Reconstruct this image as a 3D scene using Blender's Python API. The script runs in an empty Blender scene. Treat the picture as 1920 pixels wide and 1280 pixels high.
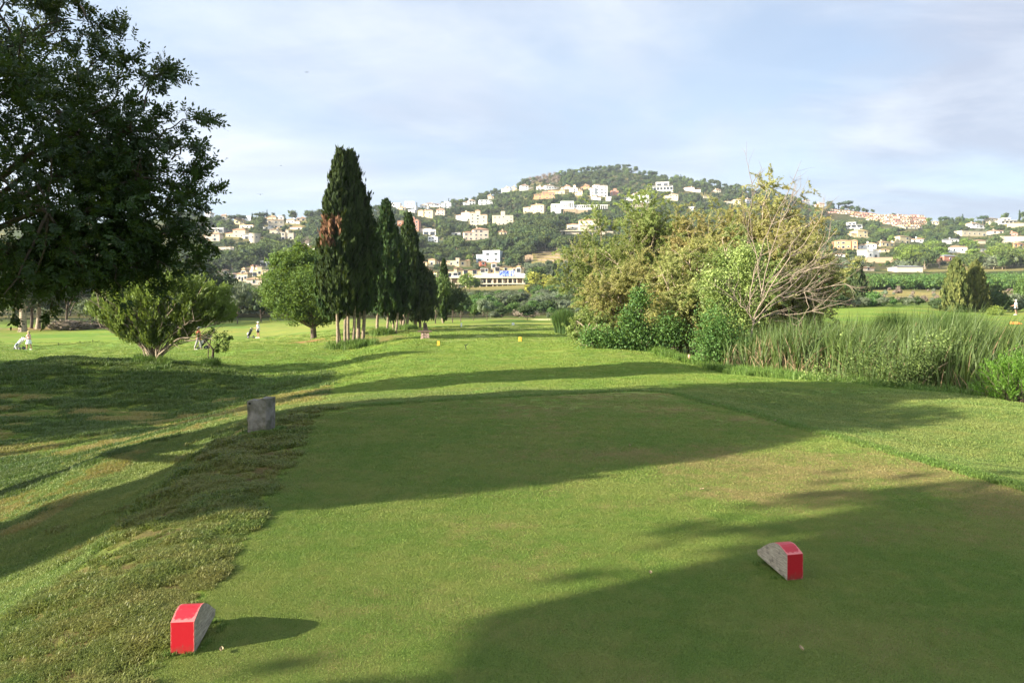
import bpy, math, random
import numpy as np
from mathutils import Vector, Matrix

# ------------------------------------------------------------------ camera, sky, sun, exposure
F = 1340.0            # focal length in photo pixels (1920 wide)
HZ = 575.0            # photo row of the horizon
EYE = 1.6
HAZE = True
scene = bpy.context.scene
col = scene.collection
cam_d = bpy.data.cameras.new('camera'); cam = bpy.data.objects.new('camera', cam_d); col.objects.link(cam)
cam.location = (0, 0, EYE); cam.rotation_euler = (math.radians(90), 0, 0)
cam_d.sensor_width = 36; cam_d.lens = 36 * F / 1920; cam_d.shift_y = -(640 - HZ) / 1920
cam_d.clip_start = 0.05; cam_d.clip_end = 20000
scene.camera = cam

SUN_EL = math.radians(18.5)
SUN_AZ = math.atan2(-0.925, -0.38)                 # direction towards the sun, from +Y clockwise
sdir = Vector((math.cos(SUN_EL) * math.sin(SUN_AZ), math.cos(SUN_EL) * math.cos(SUN_AZ), math.sin(SUN_EL)))
sun_d = bpy.data.lights.new('sun', 'SUN'); sun_d.energy = 4.2; sun_d.angle = math.radians(0.6); sun_d.color = (1.0, 0.91, 0.76)
sun = bpy.data.objects.new('sun', sun_d); col.objects.link(sun)
sun.rotation_euler = sdir.to_track_quat('Z', 'Y').to_euler()

world = bpy.data.worlds.new('World'); scene.world = world; world.use_nodes = True
wt = world.node_tree; wn = wt.nodes; wl = wt.links
for n in list(wn): wn.remove(n)
def W(t, **k):
    n = wn.new(t)
    for a, b in k.items(): setattr(n, a, b)
    return n
w_out = W('ShaderNodeOutputWorld'); w_bg = W('ShaderNodeBackground')
w_sky = W('ShaderNodeTexSky', sky_type='NISHITA'); w_sky.sun_disc = False
w_sky.sun_elevation = SUN_EL; w_sky.sun_rotation = SUN_AZ; w_sky.air_density = 1.0; w_sky.dust_density = 1.2; w_sky.ozone_density = 1.5
w_tc = W('ShaderNodeTexCoord'); w_sep = W('ShaderNodeSeparateXYZ'); wl.new(w_tc.outputs['Generated'], w_sep.inputs[0])
def wmath(op, a, b=None, clamp=False):
    n = W('ShaderNodeMath', operation=op); n.use_clamp = clamp
    for i, v in enumerate((a, b)):
        if v is None: continue
        if isinstance(v, (int, float)): n.inputs[i].default_value = v
        else: wl.new(v, n.inputs[i])
    return n.outputs[0]
zc = wmath('ADD', wmath('MAXIMUM', w_sep.outputs[2], 0.0), 0.16)
cu = wmath('DIVIDE', w_sep.outputs[0], zc); cv = wmath('DIVIDE', w_sep.outputs[1], zc)
w_comb = W('ShaderNodeCombineXYZ'); wl.new(cu, w_comb.inputs[0]); wl.new(cv, w_comb.inputs[1])
def wnoise(scale, loc, detail, rough, stretch=(1, 1, 1), dist=0.0, rot=0.0):
    m = W('ShaderNodeMapping'); m.inputs['Location'].default_value = loc; m.inputs['Scale'].default_value = stretch
    m.inputs['Rotation'].default_value = (0, 0, rot)
    wl.new(w_comb.outputs[0], m.inputs[0])
    n = W('ShaderNodeTexNoise'); n.inputs['Scale'].default_value = scale; n.inputs['Detail'].default_value = detail
    n.inputs['Roughness'].default_value = rough; n.inputs['Distortion'].default_value = dist
    wl.new(m.outputs[0], n.inputs['Vector']); return n.outputs['Fac']
def wramp(fac, stops):
    r = W('ShaderNodeValToRGB'); cr = r.color_ramp
    while len(cr.elements) < len(stops): cr.elements.new(0.5)
    for e, (p, c) in zip(cr.elements, stops):
        e.position = p; e.color = c if len(c) == 4 else (*c, 1)
    wl.new(fac, r.inputs[0]); return r.outputs[0]
def wmix(fac, a, b):
    n = W('ShaderNodeMix', data_type='RGBA')
    for i, v in zip((0, 6, 7), (fac, a, b)):
        if isinstance(v, (int, float)): n.inputs[i].default_value = v
        elif isinstance(v, tuple): n.inputs[i].default_value = (*v, 1)
        else: wl.new(v, n.inputs[i])
    return n.outputs[2]
SKY_K = 1.0
n1 = wnoise(0.6, (2.6, 5.1, 0), 9, 0.52, (1.0, 1.25, 1), 0.7, 0.35)
n2 = wnoise(1.5, (7.3, 1.2, 0), 7, 0.6, (0.8, 1.6, 1), 0.4, 0.5)
n3 = wnoise(0.42, (0.9, 3.9, 0), 6, 0.55, (0.8, 1.7, 1), 0.5, 0.6)
cloudcol = wmix(wmath('MULTIPLY', wramp(wmath('ADD', n3, wmath('MULTIPLY', wmath('MINIMUM', wmath('MAXIMUM', cu, -0.8), 1.6), 0.09)), [(0.42, (0, 0, 0)), (0.64, (1, 1, 1))]), 0.8),
                (0.200, 0.225, 0.264), (0.118, 0.134, 0.176))
wisp = wramp(n2, [(0.46, (0, 0, 0)), (0.74, (1, 1, 1))])
cloudcol = wmix(wmath('MULTIPLY', wisp, 0.62), cloudcol, (0.285, 0.297, 0.315))
cover = wmath('ADD', wmath('MULTIPLY', wramp(n1, [(0.40, (0, 0, 0)), (0.56, (1, 1, 1))]), 0.50), 0.43)
bluecol = W('ShaderNodeVectorMath', operation='SCALE'); wl.new(w_sky.outputs[0], bluecol.inputs[0]); bluecol.inputs['Scale'].default_value = 0.06
skycol = wmix(cover, bluecol.outputs[0], cloudcol)
w_dot = W('ShaderNodeVectorMath', operation='DOT_PRODUCT'); wl.new(w_tc.outputs['Generated'], w_dot.inputs[0]); w_dot.inputs[1].default_value = tuple(sdir)
glow = wmath('ADD', wmath('MULTIPLY', wmath('POWER', wmath('MAXIMUM', w_dot.outputs['Value'], 0.0), 2.0), 1.5), 1.0)   # thin cloud is brighter towards the sun
w_gl = W('ShaderNodeVectorMath', operation='SCALE')
hz = wmath('POWER', wmath('SUBTRACT', 1.0, wmath('MINIMUM', wmath('MAXIMUM', w_sep.outputs[2], 0.0), 1.0)), 9.0)
skycol = wmix(wmath('MULTIPLY', hz, 0.62), skycol, (0.180, 0.218, 0.264))
wl.new(skycol, w_gl.inputs[0]); wl.new(glow, w_gl.inputs['Scale']); wl.new(w_gl.outputs[0], w_bg.inputs[0]); w_bg.inputs[1].default_value = SKY_K
wl.new(w_bg.outputs[0], w_out.inputs[0])

scene.view_settings.view_transform = 'Standard'; scene.view_settings.look = 'None'
scene.view_settings.gamma = 1; scene.view_settings.use_curve_mapping = False
scene.view_settings.exposure = 2.0
scene.render.engine = 'CYCLES'
scene.cycles.use_denoising = True
scene.cycles.max_bounces = 6; scene.cycles.diffuse_bounces = 2; scene.cycles.glossy_bounces = 2
scene.cycles.transmission_bounces = 3; scene.cycles.transparent_max_bounces = 6
scene.cycles.volume_bounces = 0

# ------------------------------------------------------------------ numeric helpers
def hash2(ix, iy, seed):
    n = (ix.astype(np.int64) * 374761393 + iy.astype(np.int64) * 668265263 + seed * 1442695041) & 0xffffffff
    n = ((n ^ (n >> 13)) * 1274126177) & 0xffffffff
    return ((n ^ (n >> 16)) & 0xffffff) / float(0xffffff)
def vnoise(x, y, seed=0):
    ix = np.floor(x); iy = np.floor(y); fx = x - ix; fy = y - iy
    fx = fx * fx * (3 - 2 * fx); fy = fy * fy * (3 - 2 * fy)
    a = hash2(ix, iy, seed); b = hash2(ix + 1, iy, seed); c = hash2(ix, iy + 1, seed); d = hash2(ix + 1, iy + 1, seed)
    return (a * (1 - fx) + b * fx) * (1 - fy) + (c * (1 - fx) + d * fx) * fy
def fbm(x, y, seed=0, o=4):
    s = np.zeros(np.shape(x)); a = 0.5; t = 0
    for i in range(o):
        s = s + a * vnoise(x * 2 ** i, y * 2 ** i, seed + i * 17); t += a; a *= 0.5
    return s / t
def sstep(a, b, x):
    t = np.clip((x - a) / (b - a), 0, 1); return t * t * (3 - 2 * t)

# ------------------------------------------------------------------ ground heights
TEE = np.array([(-1.44, 2.2), (-1.72, 4.1), (-1.97, 5.75), (-2.6, 9.0), (-2.95, 10.9), (-2.5, 11.4), (-0.55, 12.4), (2.35, 13.5), (2.9, 13.2),
                (3.9, 8.75), (4.45, 6.2), (5.4, 1.5), (5.6, -3.5), (-1.2, -3.5)])
def polydist(x, y, P):
    """signed distance to polygon, negative inside"""
    x = np.asarray(x, float); y = np.asarray(y, float)
    d = np.full(x.shape, 1e9); inside = np.zeros(x.shape, bool); n = len(P)
    for i in range(n):
        ax, ay = P[i]; bx, by = P[(i + 1) % n]; ex, ey = bx - ax, by - ay
        t = np.clip(((x - ax) * ex + (y - ay) * ey) / (ex * ex + ey * ey), 0, 1)
        d = np.minimum(d, np.hypot(x - ax - t * ex, y - ay - t * ey))
        c = ((ay > y) != (by > y)) & (x < (bx - ax) * (y - ay) / ((by - ay) if by != ay else 1e-9) + ax)
        inside ^= c
    return np.where(inside, -d, d)

CP = []
def cpx(px, Y, z=None, py=None):
    if z is None: z = EYE - (py - HZ) * Y / F
    CP.append(((px - 960) * Y / F, Y, z))
for Y in (-3, 0, 2, 4, 6, 8, 10):
    ed = -1.44 - max(Y - 2.2, 0) * 0.172
    for d, z in ((1, -.2), (2.4, -.66), (4.1, -1.1), (6.5, -1.45), (9, -1.62), (14, -1.6)): CP.append((ed - d, Y, z))
    er = 5.4 - max(Y - 1.5, 0) * 0.19
    for d in (1, 3, 6): CP.append((er + d, Y, -0.08 - .035 * d))
    CP.append((er + 10, Y, -.9)); CP.append((er + 16, Y, -1.3))
for x, y, z in ((-2, 12.3, -.08), (0, 13.3, -.08), (2, 14.2, -.08), (-1, 15.5, -.2), (1.5, 16.5, -.22), (4, 15.5, -.15), (6, 13, -.2), (-3.6, 9.4, -.13), (-3.6, 11.3, -.12)): CP.append((x, y, z))
for a in range(100, 261, 20):
    for r, z in ((6, -.1), (15, -.4), (45, -.8), (160, -1), (600, 2), (3000, 10)):
        t = math.radians(a); CP.append((r * math.sin(t), r * math.cos(t), z))
for px, Y, py in (
    (0, 14.5, 880), (250, 18.5, 800), (400, 22, 757), (540, 27.7, 716), (600, 33.8, 690), (640, 40, 669),
    (400, 11.4, 806), (250, 10.6, 852), (120, 10.0, 900), (560, 12.0, 768), (620, 15, 748), (700, 19, 727), (700, 26, 693), (700, 35, 668), (800, 22, 706), (760, 38, 655),
    (0, 19, 801), (200, 20.5, 782), (320, 22.5, 765), (430, 25, 742), (-300, 20, 795), (-300, 28, 700),
    (0, 24.5, 735), (140, 25, 730), (280, 26.5, 718), (400, 28, 712),
    (-300, 33, 660), (0, 28.5, 686), (120, 29.5, 674), (286, 31.5, 678), (400, 32.5, 687), (470, 31.5, 702), (520, 30.5, 710),
    (0, 34, 688), (120, 35, 677), (286, 40, 672), (400, 40, 676), (480, 38, 674), (560, 38, 672),
    (480, 50, 652), (560, 50, 651), (400, 50, 660), (0, 60, 656), (45, 63, 655), (200, 60, 654), (378, 54, 655), (200, 48, 668), (-400, 50, 668), (-400, 70, 640),
    (585, 60, 636), (482, 78, 633), (300, 80, 634), (100, 80, 636), (650, 45, 652), (718, 57, 628), (640, 60, 628), (765, 70, 617), (700, 75, 613),
    (100, 105, 616), (-300, 105, 612), (300, 110, 608), (500, 110, 606), (200, 150, 596), (500, 150, 594), (-300, 150, 596), (200, 220, 580), (500, 220, 572), (-300, 220, 580), (650, 110, 600), (780, 90, 606),
    (797, 46, 634), (822, 42, 648), (975, 44, 640), (900, 34, 660), (1100, 36, 645), (1000, 26, 681), (1100, 21, 700), (850, 26, 685), (960, 58, 623), (860, 60, 619), (1050, 58, 622),
    (960, 50, 628), (960, 75, 609), (865, 75, 611), (1050, 75, 610), (960, 66, 615), (888, 100, 603), (985, 105, 601), (940, 120, 597), (1060, 100, 602), (1050, 130, 594),
    (900, 150, 594), (900, 190, 582), (900, 255, 556), (1080, 190, 575), (1080, 255, 548), (700, 190, 585), (700, 255, 562), (1300, 190, 570), (1300, 255, 546),
    (1250, 27, 672), (1180, 31, 658), (1400, 19.6, 705), (1500, 17.8, 716), (1600, 17.3, 723), (1700, 16.2, 732), (1800, 15.2, 743), (1920, 13.8, 762), (2200, 11.5, 800),
    (1300, 18, 715), (1300, 14.5, 737), (1500, 13, 758), (1700, 11, 790),
    (1150, 40, 648), (1250, 36, 660), (1320, 30, 684), (1450, 25, 712), (1650, 22, 738), (1850, 19.5, 765), (2100, 17, 800),
    (1150, 60, 632), (1400, 40, 655), (1700, 40, 658), (2100, 40, 660), (1400, 60, 612), (1700, 60, 606), (1500, 80, 588), (1700, 80, 590), (1900, 80, 592), (2300, 80, 594), (1500, 105, 580), (1900, 105, 582),
    (1600, 140, 564), (1900, 140, 568), (1600, 200, 548), (1900, 200, 548), (1600, 260, 536), (1900, 260, 535), (2300, 200, 550), (2300, 260, 536)):
    cpx(px, Y, py=py)
CP = np.array(CP)
def warp(x, y):
    r = np.hypot(x, y) + 1e-6; k = np.log1p(r / 2.0) / r
    return np.stack([x * k * 2.2, y * k * 2.2], -1)
_cq = warp(CP[:, 0], CP[:, 1]); _C = 0.12
def _ker(d2): return np.sqrt(d2 + _C * _C)
_A = _ker(((_cq[:, None] - _cq[None]) ** 2).sum(-1)); _n = len(CP)
_zr = CP[:, 2] / (1 + 0 * CP[:, 1])
_M = np.zeros((_n + 1, _n + 1)); _M[:_n, :_n] = _A - 0.004 * np.eye(_n); _M[_n, :_n] = 1; _M[:_n, _n] = 1
_w = np.linalg.solve(_M, np.append(_zr, 0))
def rbf(x, y):
    x = np.atleast_1d(np.asarray(x, float)); y = np.atleast_1d(np.asarray(y, float)); sh = x.shape
    q = warp(x.ravel(), y.ravel()); out = np.empty(len(q))
    for i in range(0, len(q), 20000):
        d2 = ((q[i:i + 20000, None] - _cq[None]) ** 2).sum(-1); out[i:i + 20000] = _ker(d2) @ _w[:_n] + _w[_n]
    return out.reshape(sh)

# far hillside: photo row of the bare ground as a function of column and depth
SIL = np.array([(-400, 430), (340, 412), (420, 411), (480, 411), (560, 412), (600, 408), (700, 398), (760, 389), (820, 385), (870, 380), (900, 372), (960, 356), (1000, 338), (1050, 327), (1100, 320),
                (1150, 316), (1200, 325), (1260, 335), (1300, 342), (1350, 350), (1400, 360), (1450, 370), (1500, 381), (1560, 391), (1620, 399), (1720, 408),
                (1740, 418), (1800, 416), (1850, 421), (1920, 413), (2300, 440)])
RDG = np.array([(-400, 620), (340, 650), (600, 700), (760, 800), (960, 980), (1150, 1100), (1350, 1050), (1560, 950), (1720, 880), (1920, 800), (2300, 700)])
BAS = np.array([(-400, 575), (340, 568), (600, 564), (900, 556), (1080, 548), (1300, 546), (1600, 536), (2300, 535)])
Y0 = 255.0
def far_py(px, Y):
    S = np.interp(px, SIL[:, 0], SIL[:, 1]); R = np.interp(px, RDG[:, 0], RDG[:, 1]); B = np.interp(px, BAS[:, 0], BAS[:, 1])
    t = np.clip((Y - Y0) / (R - Y0), 0, 1.4)
    g = np.where(t <= 1, np.clip(t, 0, 1) ** 0.8, 1 - (t - 1) * 0.8)
    return B + (S - B) * g
def ground(x, y):
    x = np.asarray(x, float); y = np.asarray(y, float)
    z = rbf(x, y).reshape(x.shape)
    near = np.hypot(x, y) < 40
    d = polydist(x, y, TEE)
    w = sstep(0.05, 1.6, d)
    lip = 0.05 * np.exp(-((d - 0.12) / 0.10) ** 2) * ((x > -1.5) | (y > 11.6))
    tee = np.where(d > 0, -0.035 * np.clip(d, 0, 2), 0.0)
    zn = tee * (1 - w) + z * w
    amp = sstep(0.1, 1.5, d)
    zn = zn + amp * ((fbm(x * 0.5, y * 0.5, 3, 3) - 0.5) * 0.16 + (fbm(x * 2.3, y * 2.3, 9, 3) - 0.5) * 0.035)
    zn = np.where(d > 0, zn + 0.016 * (1 - np.exp(-np.clip(d, 0, 9) / 0.05)) * np.exp(-np.clip(d, 0, 9) / 0.45) * ((x > -1.5) | (y > 11.3)), zn)
    z = zn
    # far hillside
    Yc = np.maximum(y, 1.0); px = 960 + x * F / Yc
    zf = EYE + (HZ - far_py(px, Yc)) * Yc / F
    zf = zf + (fbm(x * 0.012, y * 0.012, 21, 4) - 0.5) * 6.0 * sstep(300, 600, y)
    side = sstep(-900, -300, px) * (1 - sstep(2200, 2900, px)) * (y > 50)
    wf = sstep(205, 275, y) * side
    z = z * (1 - wf) + zf * wf
    return z
def gz(x, y): return float(ground(np.array([x]), np.array([y]))[0])
def at(px, Y):
    x = (px - 960) * Y / F; return (x, Y, gz(x, Y))
def depth(px, py):
    """depth of the hillside ground seen at a photo pixel"""
    R = np.interp(px, RDG[:, 0], RDG[:, 1]); Ys = np.linspace(Y0, R, 400)
    return float(np.interp(-py, -far_py(px, Ys), Ys))
# ------------------------------------------------------------------ object helpers
def tag(o, label=None, cat=None, group=None, kind=None):
    for k, v in (('label', label), ('category', cat), ('group', group), ('kind', kind)):
        if v: o[k] = v
    return o
def empty(name, loc, label, cat, group=None, rz=0.0):
    o = bpy.data.objects.new(name, None); col.objects.link(o); o.location = loc; o.rotation_euler = (0, 0, rz)
    o.empty_display_size = 0.2
    return tag(o, label, cat, group)
def link(name, me, parent=None, loc=None, rot=None, scl=None):
    o = bpy.data.objects.new(name, me); col.objects.link(o)
    if parent is not None: o.parent = parent
    if loc is not None: o.location = loc
    if rot is not None: o.rotation_euler = rot
    if scl is not None: o.scale = scl
    return o
def kids(o): return [c for c in o.children]
def dup(o, parent=None):
    c = o.copy(); col.objects.link(c); c.parent = parent
    for ch in kids(o): dup(ch, c)
    return c

def norm(a): return a / (np.linalg.norm(a, axis=-1, keepdims=True) + 1e-12)
class Geo:
    def __init__(s): s.v = []; s.q = []; s.t = []; s.tint = []; s.n = 0; s.qm = []; s.tm = []
    def add(s, v, q=None, t=None, tint=0.5, mat=0):
        v = np.asarray(v, float).reshape(-1, 3)
        if q is not None and len(q): q = np.asarray(q, int).reshape(-1, 4); s.q.append(q + s.n); s.qm.append(np.full(len(q), mat))
        if t is not None and len(t): t = np.asarray(t, int).reshape(-1, 3); s.t.append(t + s.n); s.tm.append(np.full(len(t), mat))
        s.v.append(v); s.tint.append(np.broadcast_to(np.asarray(tint, float).ravel() if np.ndim(tint) else tint, (len(v),))); s.n += len(v)
    def box(s, x0, x1, y0, y1, z0, z1, tint=0.5, mat=0):
        v = [(x, y, z) for z in (z0, z1) for y in (y0, y1) for x in (x0, x1)]
        s.add(v, [(0, 2, 3, 1), (4, 5, 7, 6), (0, 1, 5, 4), (1, 3, 7, 5), (3, 2, 6, 7), (2, 0, 4, 6)], tint=tint, mat=mat)
    def tube(s, P, R, k=6, tint=0.5, mat=0, cap=True):
        P = np.asarray(P, float); n = len(P); R = np.broadcast_to(np.asarray(R, float), (n,))
        T = norm(np.gradient(P, axis=0)); up = np.array([0.31, 0.22, 0.93]); up2 = np.array([1, 0.1, 0.05])
        U = np.cross(T, up); bad = np.linalg.norm(U, axis=1) < 0.15; U[bad] = np.cross(T[bad], up2); U = norm(U)
        for i in range(1, n):
            u = U[i - 1] - T[i] * (U[i - 1] @ T[i]); U[i] = u / (np.linalg.norm(u) + 1e-9)
        V = np.cross(T, U); a = np.arange(k) * 2 * math.pi / k
        ring = P[:, None] + R[:, None, None] * (np.cos(a)[None, :, None] * U[:, None] + np.sin(a)[None, :, None] * V[:, None])
        i = np.arange(n - 1)[:, None] * k; j = np.arange(k)[None]; j2 = (j + 1) % k
        q = np.stack([i + j, i + j2, i + k + j2, i + k + j], -1).reshape(-1, 4)
        s.add(ring, q, tint=tint, mat=mat)
        if cap: s.add(np.vstack([ring[-1], P[-1:]]), None, [(b, (b + 1) % k, k) for b in range(k)], tint=tint, mat=mat)
    def cards(s, C, A, B, tint=0.5, mat=0, fold=0.0):
        """diamond leaves: centres, half length vectors, half width vectors"""
        n = len(C)
        if n == 0: return
        tint = np.broadcast_to(tint, (n,)); N = norm(np.cross(A, B)) * (np.linalg.norm(B, axis=1)[:, None] * fold)
        v = np.stack([C - A, C - A * 0.1 + B + N, C + A, C - A * 0.1 - B + N], 1).reshape(-1, 3)
        s.add(v, np.arange(n * 4).reshape(n, 4), tint=np.repeat(tint, 4), mat=mat)
    def mesh(s, name, mats, smooth=False):
        me = bpy.data.meshes.new(name); v = np.concatenate(s.v).astype(np.float32)
        q = np.concatenate(s.q) if s.q else np.zeros((0, 4), int); t = np.concatenate(s.t) if s.t else np.zeros((0, 3), int)
        me.vertices.add(len(v)); me.vertices.foreach_set('co', v.ravel())
        nl = len(q) * 4 + len(t) * 3; me.loops.add(nl)
        me.loops.foreach_set('vertex_index', np.concatenate([q.ravel(), t.ravel()]).astype(np.int32))
        me.polygons.add(len(q) + len(t))
        me.polygons.foreach_set('loop_start', np.concatenate([np.arange(len(q)) * 4, len(q) * 4 + np.arange(len(t)) * 3]).astype(np.int32))
        mi = np.concatenate([np.concatenate(s.qm) if s.qm else np.zeros(0, int), np.concatenate(s.tm) if s.tm else np.zeros(0, int)])
        me.polygons.foreach_set('material_index', mi.astype(np.int32))
        me.polygons.foreach_set('use_smooth', np.full(len(mi), bool(smooth)))
        a = me.attributes.new('tint', 'FLOAT', 'POINT'); a.data.foreach_set('value', np.concatenate(s.tint).astype(np.float32))
        for m in (mats if isinstance(mats, (list, tuple)) else [mats]): me.materials.append(m)
        me.update(calc_edges=True); me.validate()
        return me

# ------------------------------------------------------------------ materials
MATS = {}
class NB:
    def __init__(s, name):
        s.m = bpy.data.materials.new(name); s.m.use_nodes = True; s.t = s.m.node_tree; s.t.nodes.clear()
        s.out = s.n('ShaderNodeOutputMaterial')
    def n(s, t, **k):
        x = s.t.nodes.new(t)
        for a, b in k.items(): setattr(x, a, b)
        return x
    def l(s, a, b): s.t.links.new(a, b)
    def put(s, sock, v):
        if isinstance(v, (int, float)): sock.default_value = v
        elif isinstance(v, (tuple, list)): sock.default_value = (*v, 1) if len(v) == 3 and sock.type == 'RGBA' else v
        else: s.l(v, sock)
    def mix(s, f, a, b, mode='MIX'):
        x = s.n('ShaderNodeMix', data_type='RGBA', blend_type=mode)
        for i, v in zip((0, 6, 7), (f, a, b)): s.put(x.inputs[i], v)
        return x.outputs[2]
    def math(s, op, a, b=0.0, clamp=False):
        x = s.n('ShaderNodeMath', operation=op); x.use_clamp = clamp; s.put(x.inputs[0], a); s.put(x.inputs[1], b); return x.outputs[0]
    def pos(s): return s.n('ShaderNodeNewGeometry').outputs['Position']
    def obj(s): return s.n('ShaderNodeTexCoord').outputs['Object']
    def noise(s, vec, scale, detail=4, rough=0.55, stretch=None, dist=0.0):
        if stretch:
            m = s.n('ShaderNodeMapping'); m.inputs['Scale'].default_value = stretch; s.l(vec, m.inputs[0]); vec = m.outputs[0]
        x = s.n('ShaderNodeTexNoise'); x.inputs['Scale'].default_value = scale; x.inputs['Detail'].default_value = detail
        x.inputs['Roughness'].default_value = rough; x.inputs['Distortion'].default_value = dist; s.l(vec, x.inputs['Vector']); return x.outputs['Fac']
    def ramp(s, f, stops):
        r = s.n('ShaderNodeValToRGB'); cr = r.color_ramp
        while len(cr.elements) < len(stops): cr.elements.new(0.5)
        for e, (p, c) in zip(cr.elements, stops):
            e.position = p; e.color = (c, c, c, 1) if isinstance(c, (int, float)) else (*c, 1)
        s.put(r.inputs[0], f); return r.outputs[0]
    def attr(s, name, out='Fac'):
        a = s.n('ShaderNodeAttribute'); a.attribute_name = name; return a.outputs[out]
    def bsdf(s, colr, rough=0.8, spec=0.3, bump=None, bstr=0.3, bdist=0.02, coat=0.0, metal=0.0):
        p = s.n('ShaderNodeBsdfPrincipled'); s.put(p.inputs['Base Color'], colr); s.put(p.inputs['Roughness'], rough)
        p.inputs['Specular IOR Level'].default_value = spec; p.inputs['Metallic'].default_value = metal
        p.inputs['Coat Weight'].default_value = coat
        if bump is not None:
            b = s.n('ShaderNodeBump'); b.inputs['Strength'].default_value = bstr; b.inputs['Distance'].default_value = bdist
            s.l(bump, b.inputs['Height']); s.l(b.outputs[0], p.inputs['Normal'])
        return p.outputs[0]
    def done(s, sh): s.l(sh, s.out.inputs[0]); return s.m
def plain(name, c, rough=0.7, var=0.12, scale=3.0, spec=0.3, bstr=0.2, metal=0.0, coat=0.0, bdist=0.01):
    b = NB(name); v = b.obj(); f = b.noise(v, scale, 6, 0.6)
    c1 = tuple(x * (1 - var) for x in c); c2 = tuple(min(1, x * (1 + var)) for x in c)
    colr = b.mix(b.ramp(f, [(0.3, 0.0), (0.7, 1.0)]), c1, c2)
    return b.done(b.bsdf(colr, rough, spec, f, bstr, bdist, coat, metal))
def leafmat(name, c1, c2, trans=0.35, rough=0.5, spec=0.35, orand=0.25, c3=None, pscale=0.35):
    """leaf colour from each leaf's own tint, a slow drift through the crown, and a shift per plant"""
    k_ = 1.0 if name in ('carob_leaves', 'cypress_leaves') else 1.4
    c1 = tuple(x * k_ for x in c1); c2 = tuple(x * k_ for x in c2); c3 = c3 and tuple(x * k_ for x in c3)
    b = NB(name); t = b.attr('tint'); colr = b.mix(t, c1, c2)
    pn = b.noise(b.obj(), pscale, 3, 0.5)
    colr = b.mix(b.math('MULTIPLY', b.ramp(pn, [(0.42, 0.0), (0.62, 1.0)]), 0.6), colr, c3 if c3 else tuple(x * 0.75 for x in c1))
    oi = b.n('ShaderNodeObjectInfo').outputs['Random']
    hs = b.n('ShaderNodeHueSaturation'); b.l(colr, hs.inputs['Color'])
    b.l(b.math('ADD', b.math('MULTIPLY', oi, orand), 1 - orand * 0.5), hs.inputs['Value'])
    b.l(b.math('ADD', b.math('MULTIPLY', oi, 0.03), 0.485), hs.inputs['Hue'])
    colr = hs.outputs[0]
    p = b.bsdf(colr, rough, spec); tr = b.n('ShaderNodeBsdfTranslucent'); b.l(b.mix(0.35, colr, (0.30, 0.36, 0.03)), tr.inputs[0])
    mx = b.n('ShaderNodeMixShader'); mx.inputs[0].default_value = trans; b.l(p, mx.inputs[1]); b.l(tr.outputs[0], mx.inputs[2])
    return b.done(mx.outputs[0])

M_bark = plain('bark', (0.10, 0.075, 0.055), 0.9, 0.45, 9, bstr=0.8, bdist=0.04)
M_palebark = plain('pale_bark', (0.30, 0.24, 0.17), 0.9, 0.4, 7, bstr=0.8, bdist=0.03)
M_cypbark = plain('cypress_bark', (0.24, 0.185, 0.125), 0.9, 0.5, 6, bstr=0.9, bdist=0.04)
M_dead = plain('dead_twigs', (0.24, 0.19, 0.14), 0.9, 0.3, 9)
L_carob = leafmat('carob_leaves', (0.013, 0.030, 0.008), (0.050, 0.092, 0.018), 0.22, 0.42, 0.3, 0.0)  # leaf colour darkened to carry the shade of the crown's near side
L_carob_lit = leafmat('round_tree_leaves', (0.030, 0.070, 0.012), (0.095, 0.165, 0.025), 0.3, 0.6, 0.2, 0.0)  # brighter copy of the carob leaves, sunlit tone put into the colour
L_cyp = leafmat('cypress_leaves', (0.016, 0.032, 0.010), (0.050, 0.080, 0.018), 0.1, 0.75, 0.1, 0.2)
L_cypbrown = leafmat('cypress_dead_leaves', (0.060, 0.035, 0.020), (0.16, 0.09, 0.045), 0.1, 0.85, 0.1, 0.0)
L_gold = leafmat('golden_cypress_leaves', (0.045, 0.062, 0.018), (0.125, 0.125, 0.036), 0.2, 0.7, 0.15, 0.15)
L_bush = leafmat('willowy_leaves', (0.06, 0.105, 0.020), (0.155, 0.225, 0.045), 0.35, 0.55, 0.3, 0.1)
L_tam_g = leafmat('tamarisk_green', (0.095, 0.140, 0.034), (0.27, 0.335, 0.105), 0.5, 0.6, 0.3, 0.1, (0.12, 0.115, 0.035))
L_tam_o = leafmat('tamarisk_ochre', (0.130, 0.145, 0.042), (0.35, 0.345, 0.125), 0.5, 0.6, 0.25, 0.1, (0.27, 0.20, 0.08))
L_ivy = leafmat('ivy_leaves', (0.10, 0.15, 0.035), (0.26, 0.33, 0.10), 0.35, 0.5, 0.35, 0.0)
L_pine = leafmat('pine_leaves', (0.032, 0.052, 0.016), (0.100, 0.125, 0.034), 0.15, 0.75, 0.15, 0.4)
L_dark = leafmat('dark_tree_leaves', (0.020, 0.038, 0.014), (0.06, 0.085, 0.028), 0.15, 0.7, 0.2, 0.4)
L_olive = leafmat('olive_leaves', (0.06, 0.08, 0.045), (0.15, 0.175, 0.10), 0.2, 0.65, 0.3, 0.3)
L_lime = leafmat('lime_tree_leaves', (0.07, 0.11, 0.02), (0.19, 0.25, 0.04), 0.35, 0.6, 0.3, 0.3)
L_mid = leafmat('green_tree_leaves', (0.035, 0.075, 0.018), (0.10, 0.165, 0.035), 0.3, 0.6, 0.3, 0.3)
L_poplar = leafmat('yellow_poplar_leaves', (0.18, 0.20, 0.03), (0.38, 0.36, 0.06), 0.35, 0.6, 0.3, 0.1)
L_bare = leafmat('bare_twig_haze', (0.10, 0.08, 0.06), (0.21, 0.17, 0.13), 0.1, 0.9, 0.1, 0.2)
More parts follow.
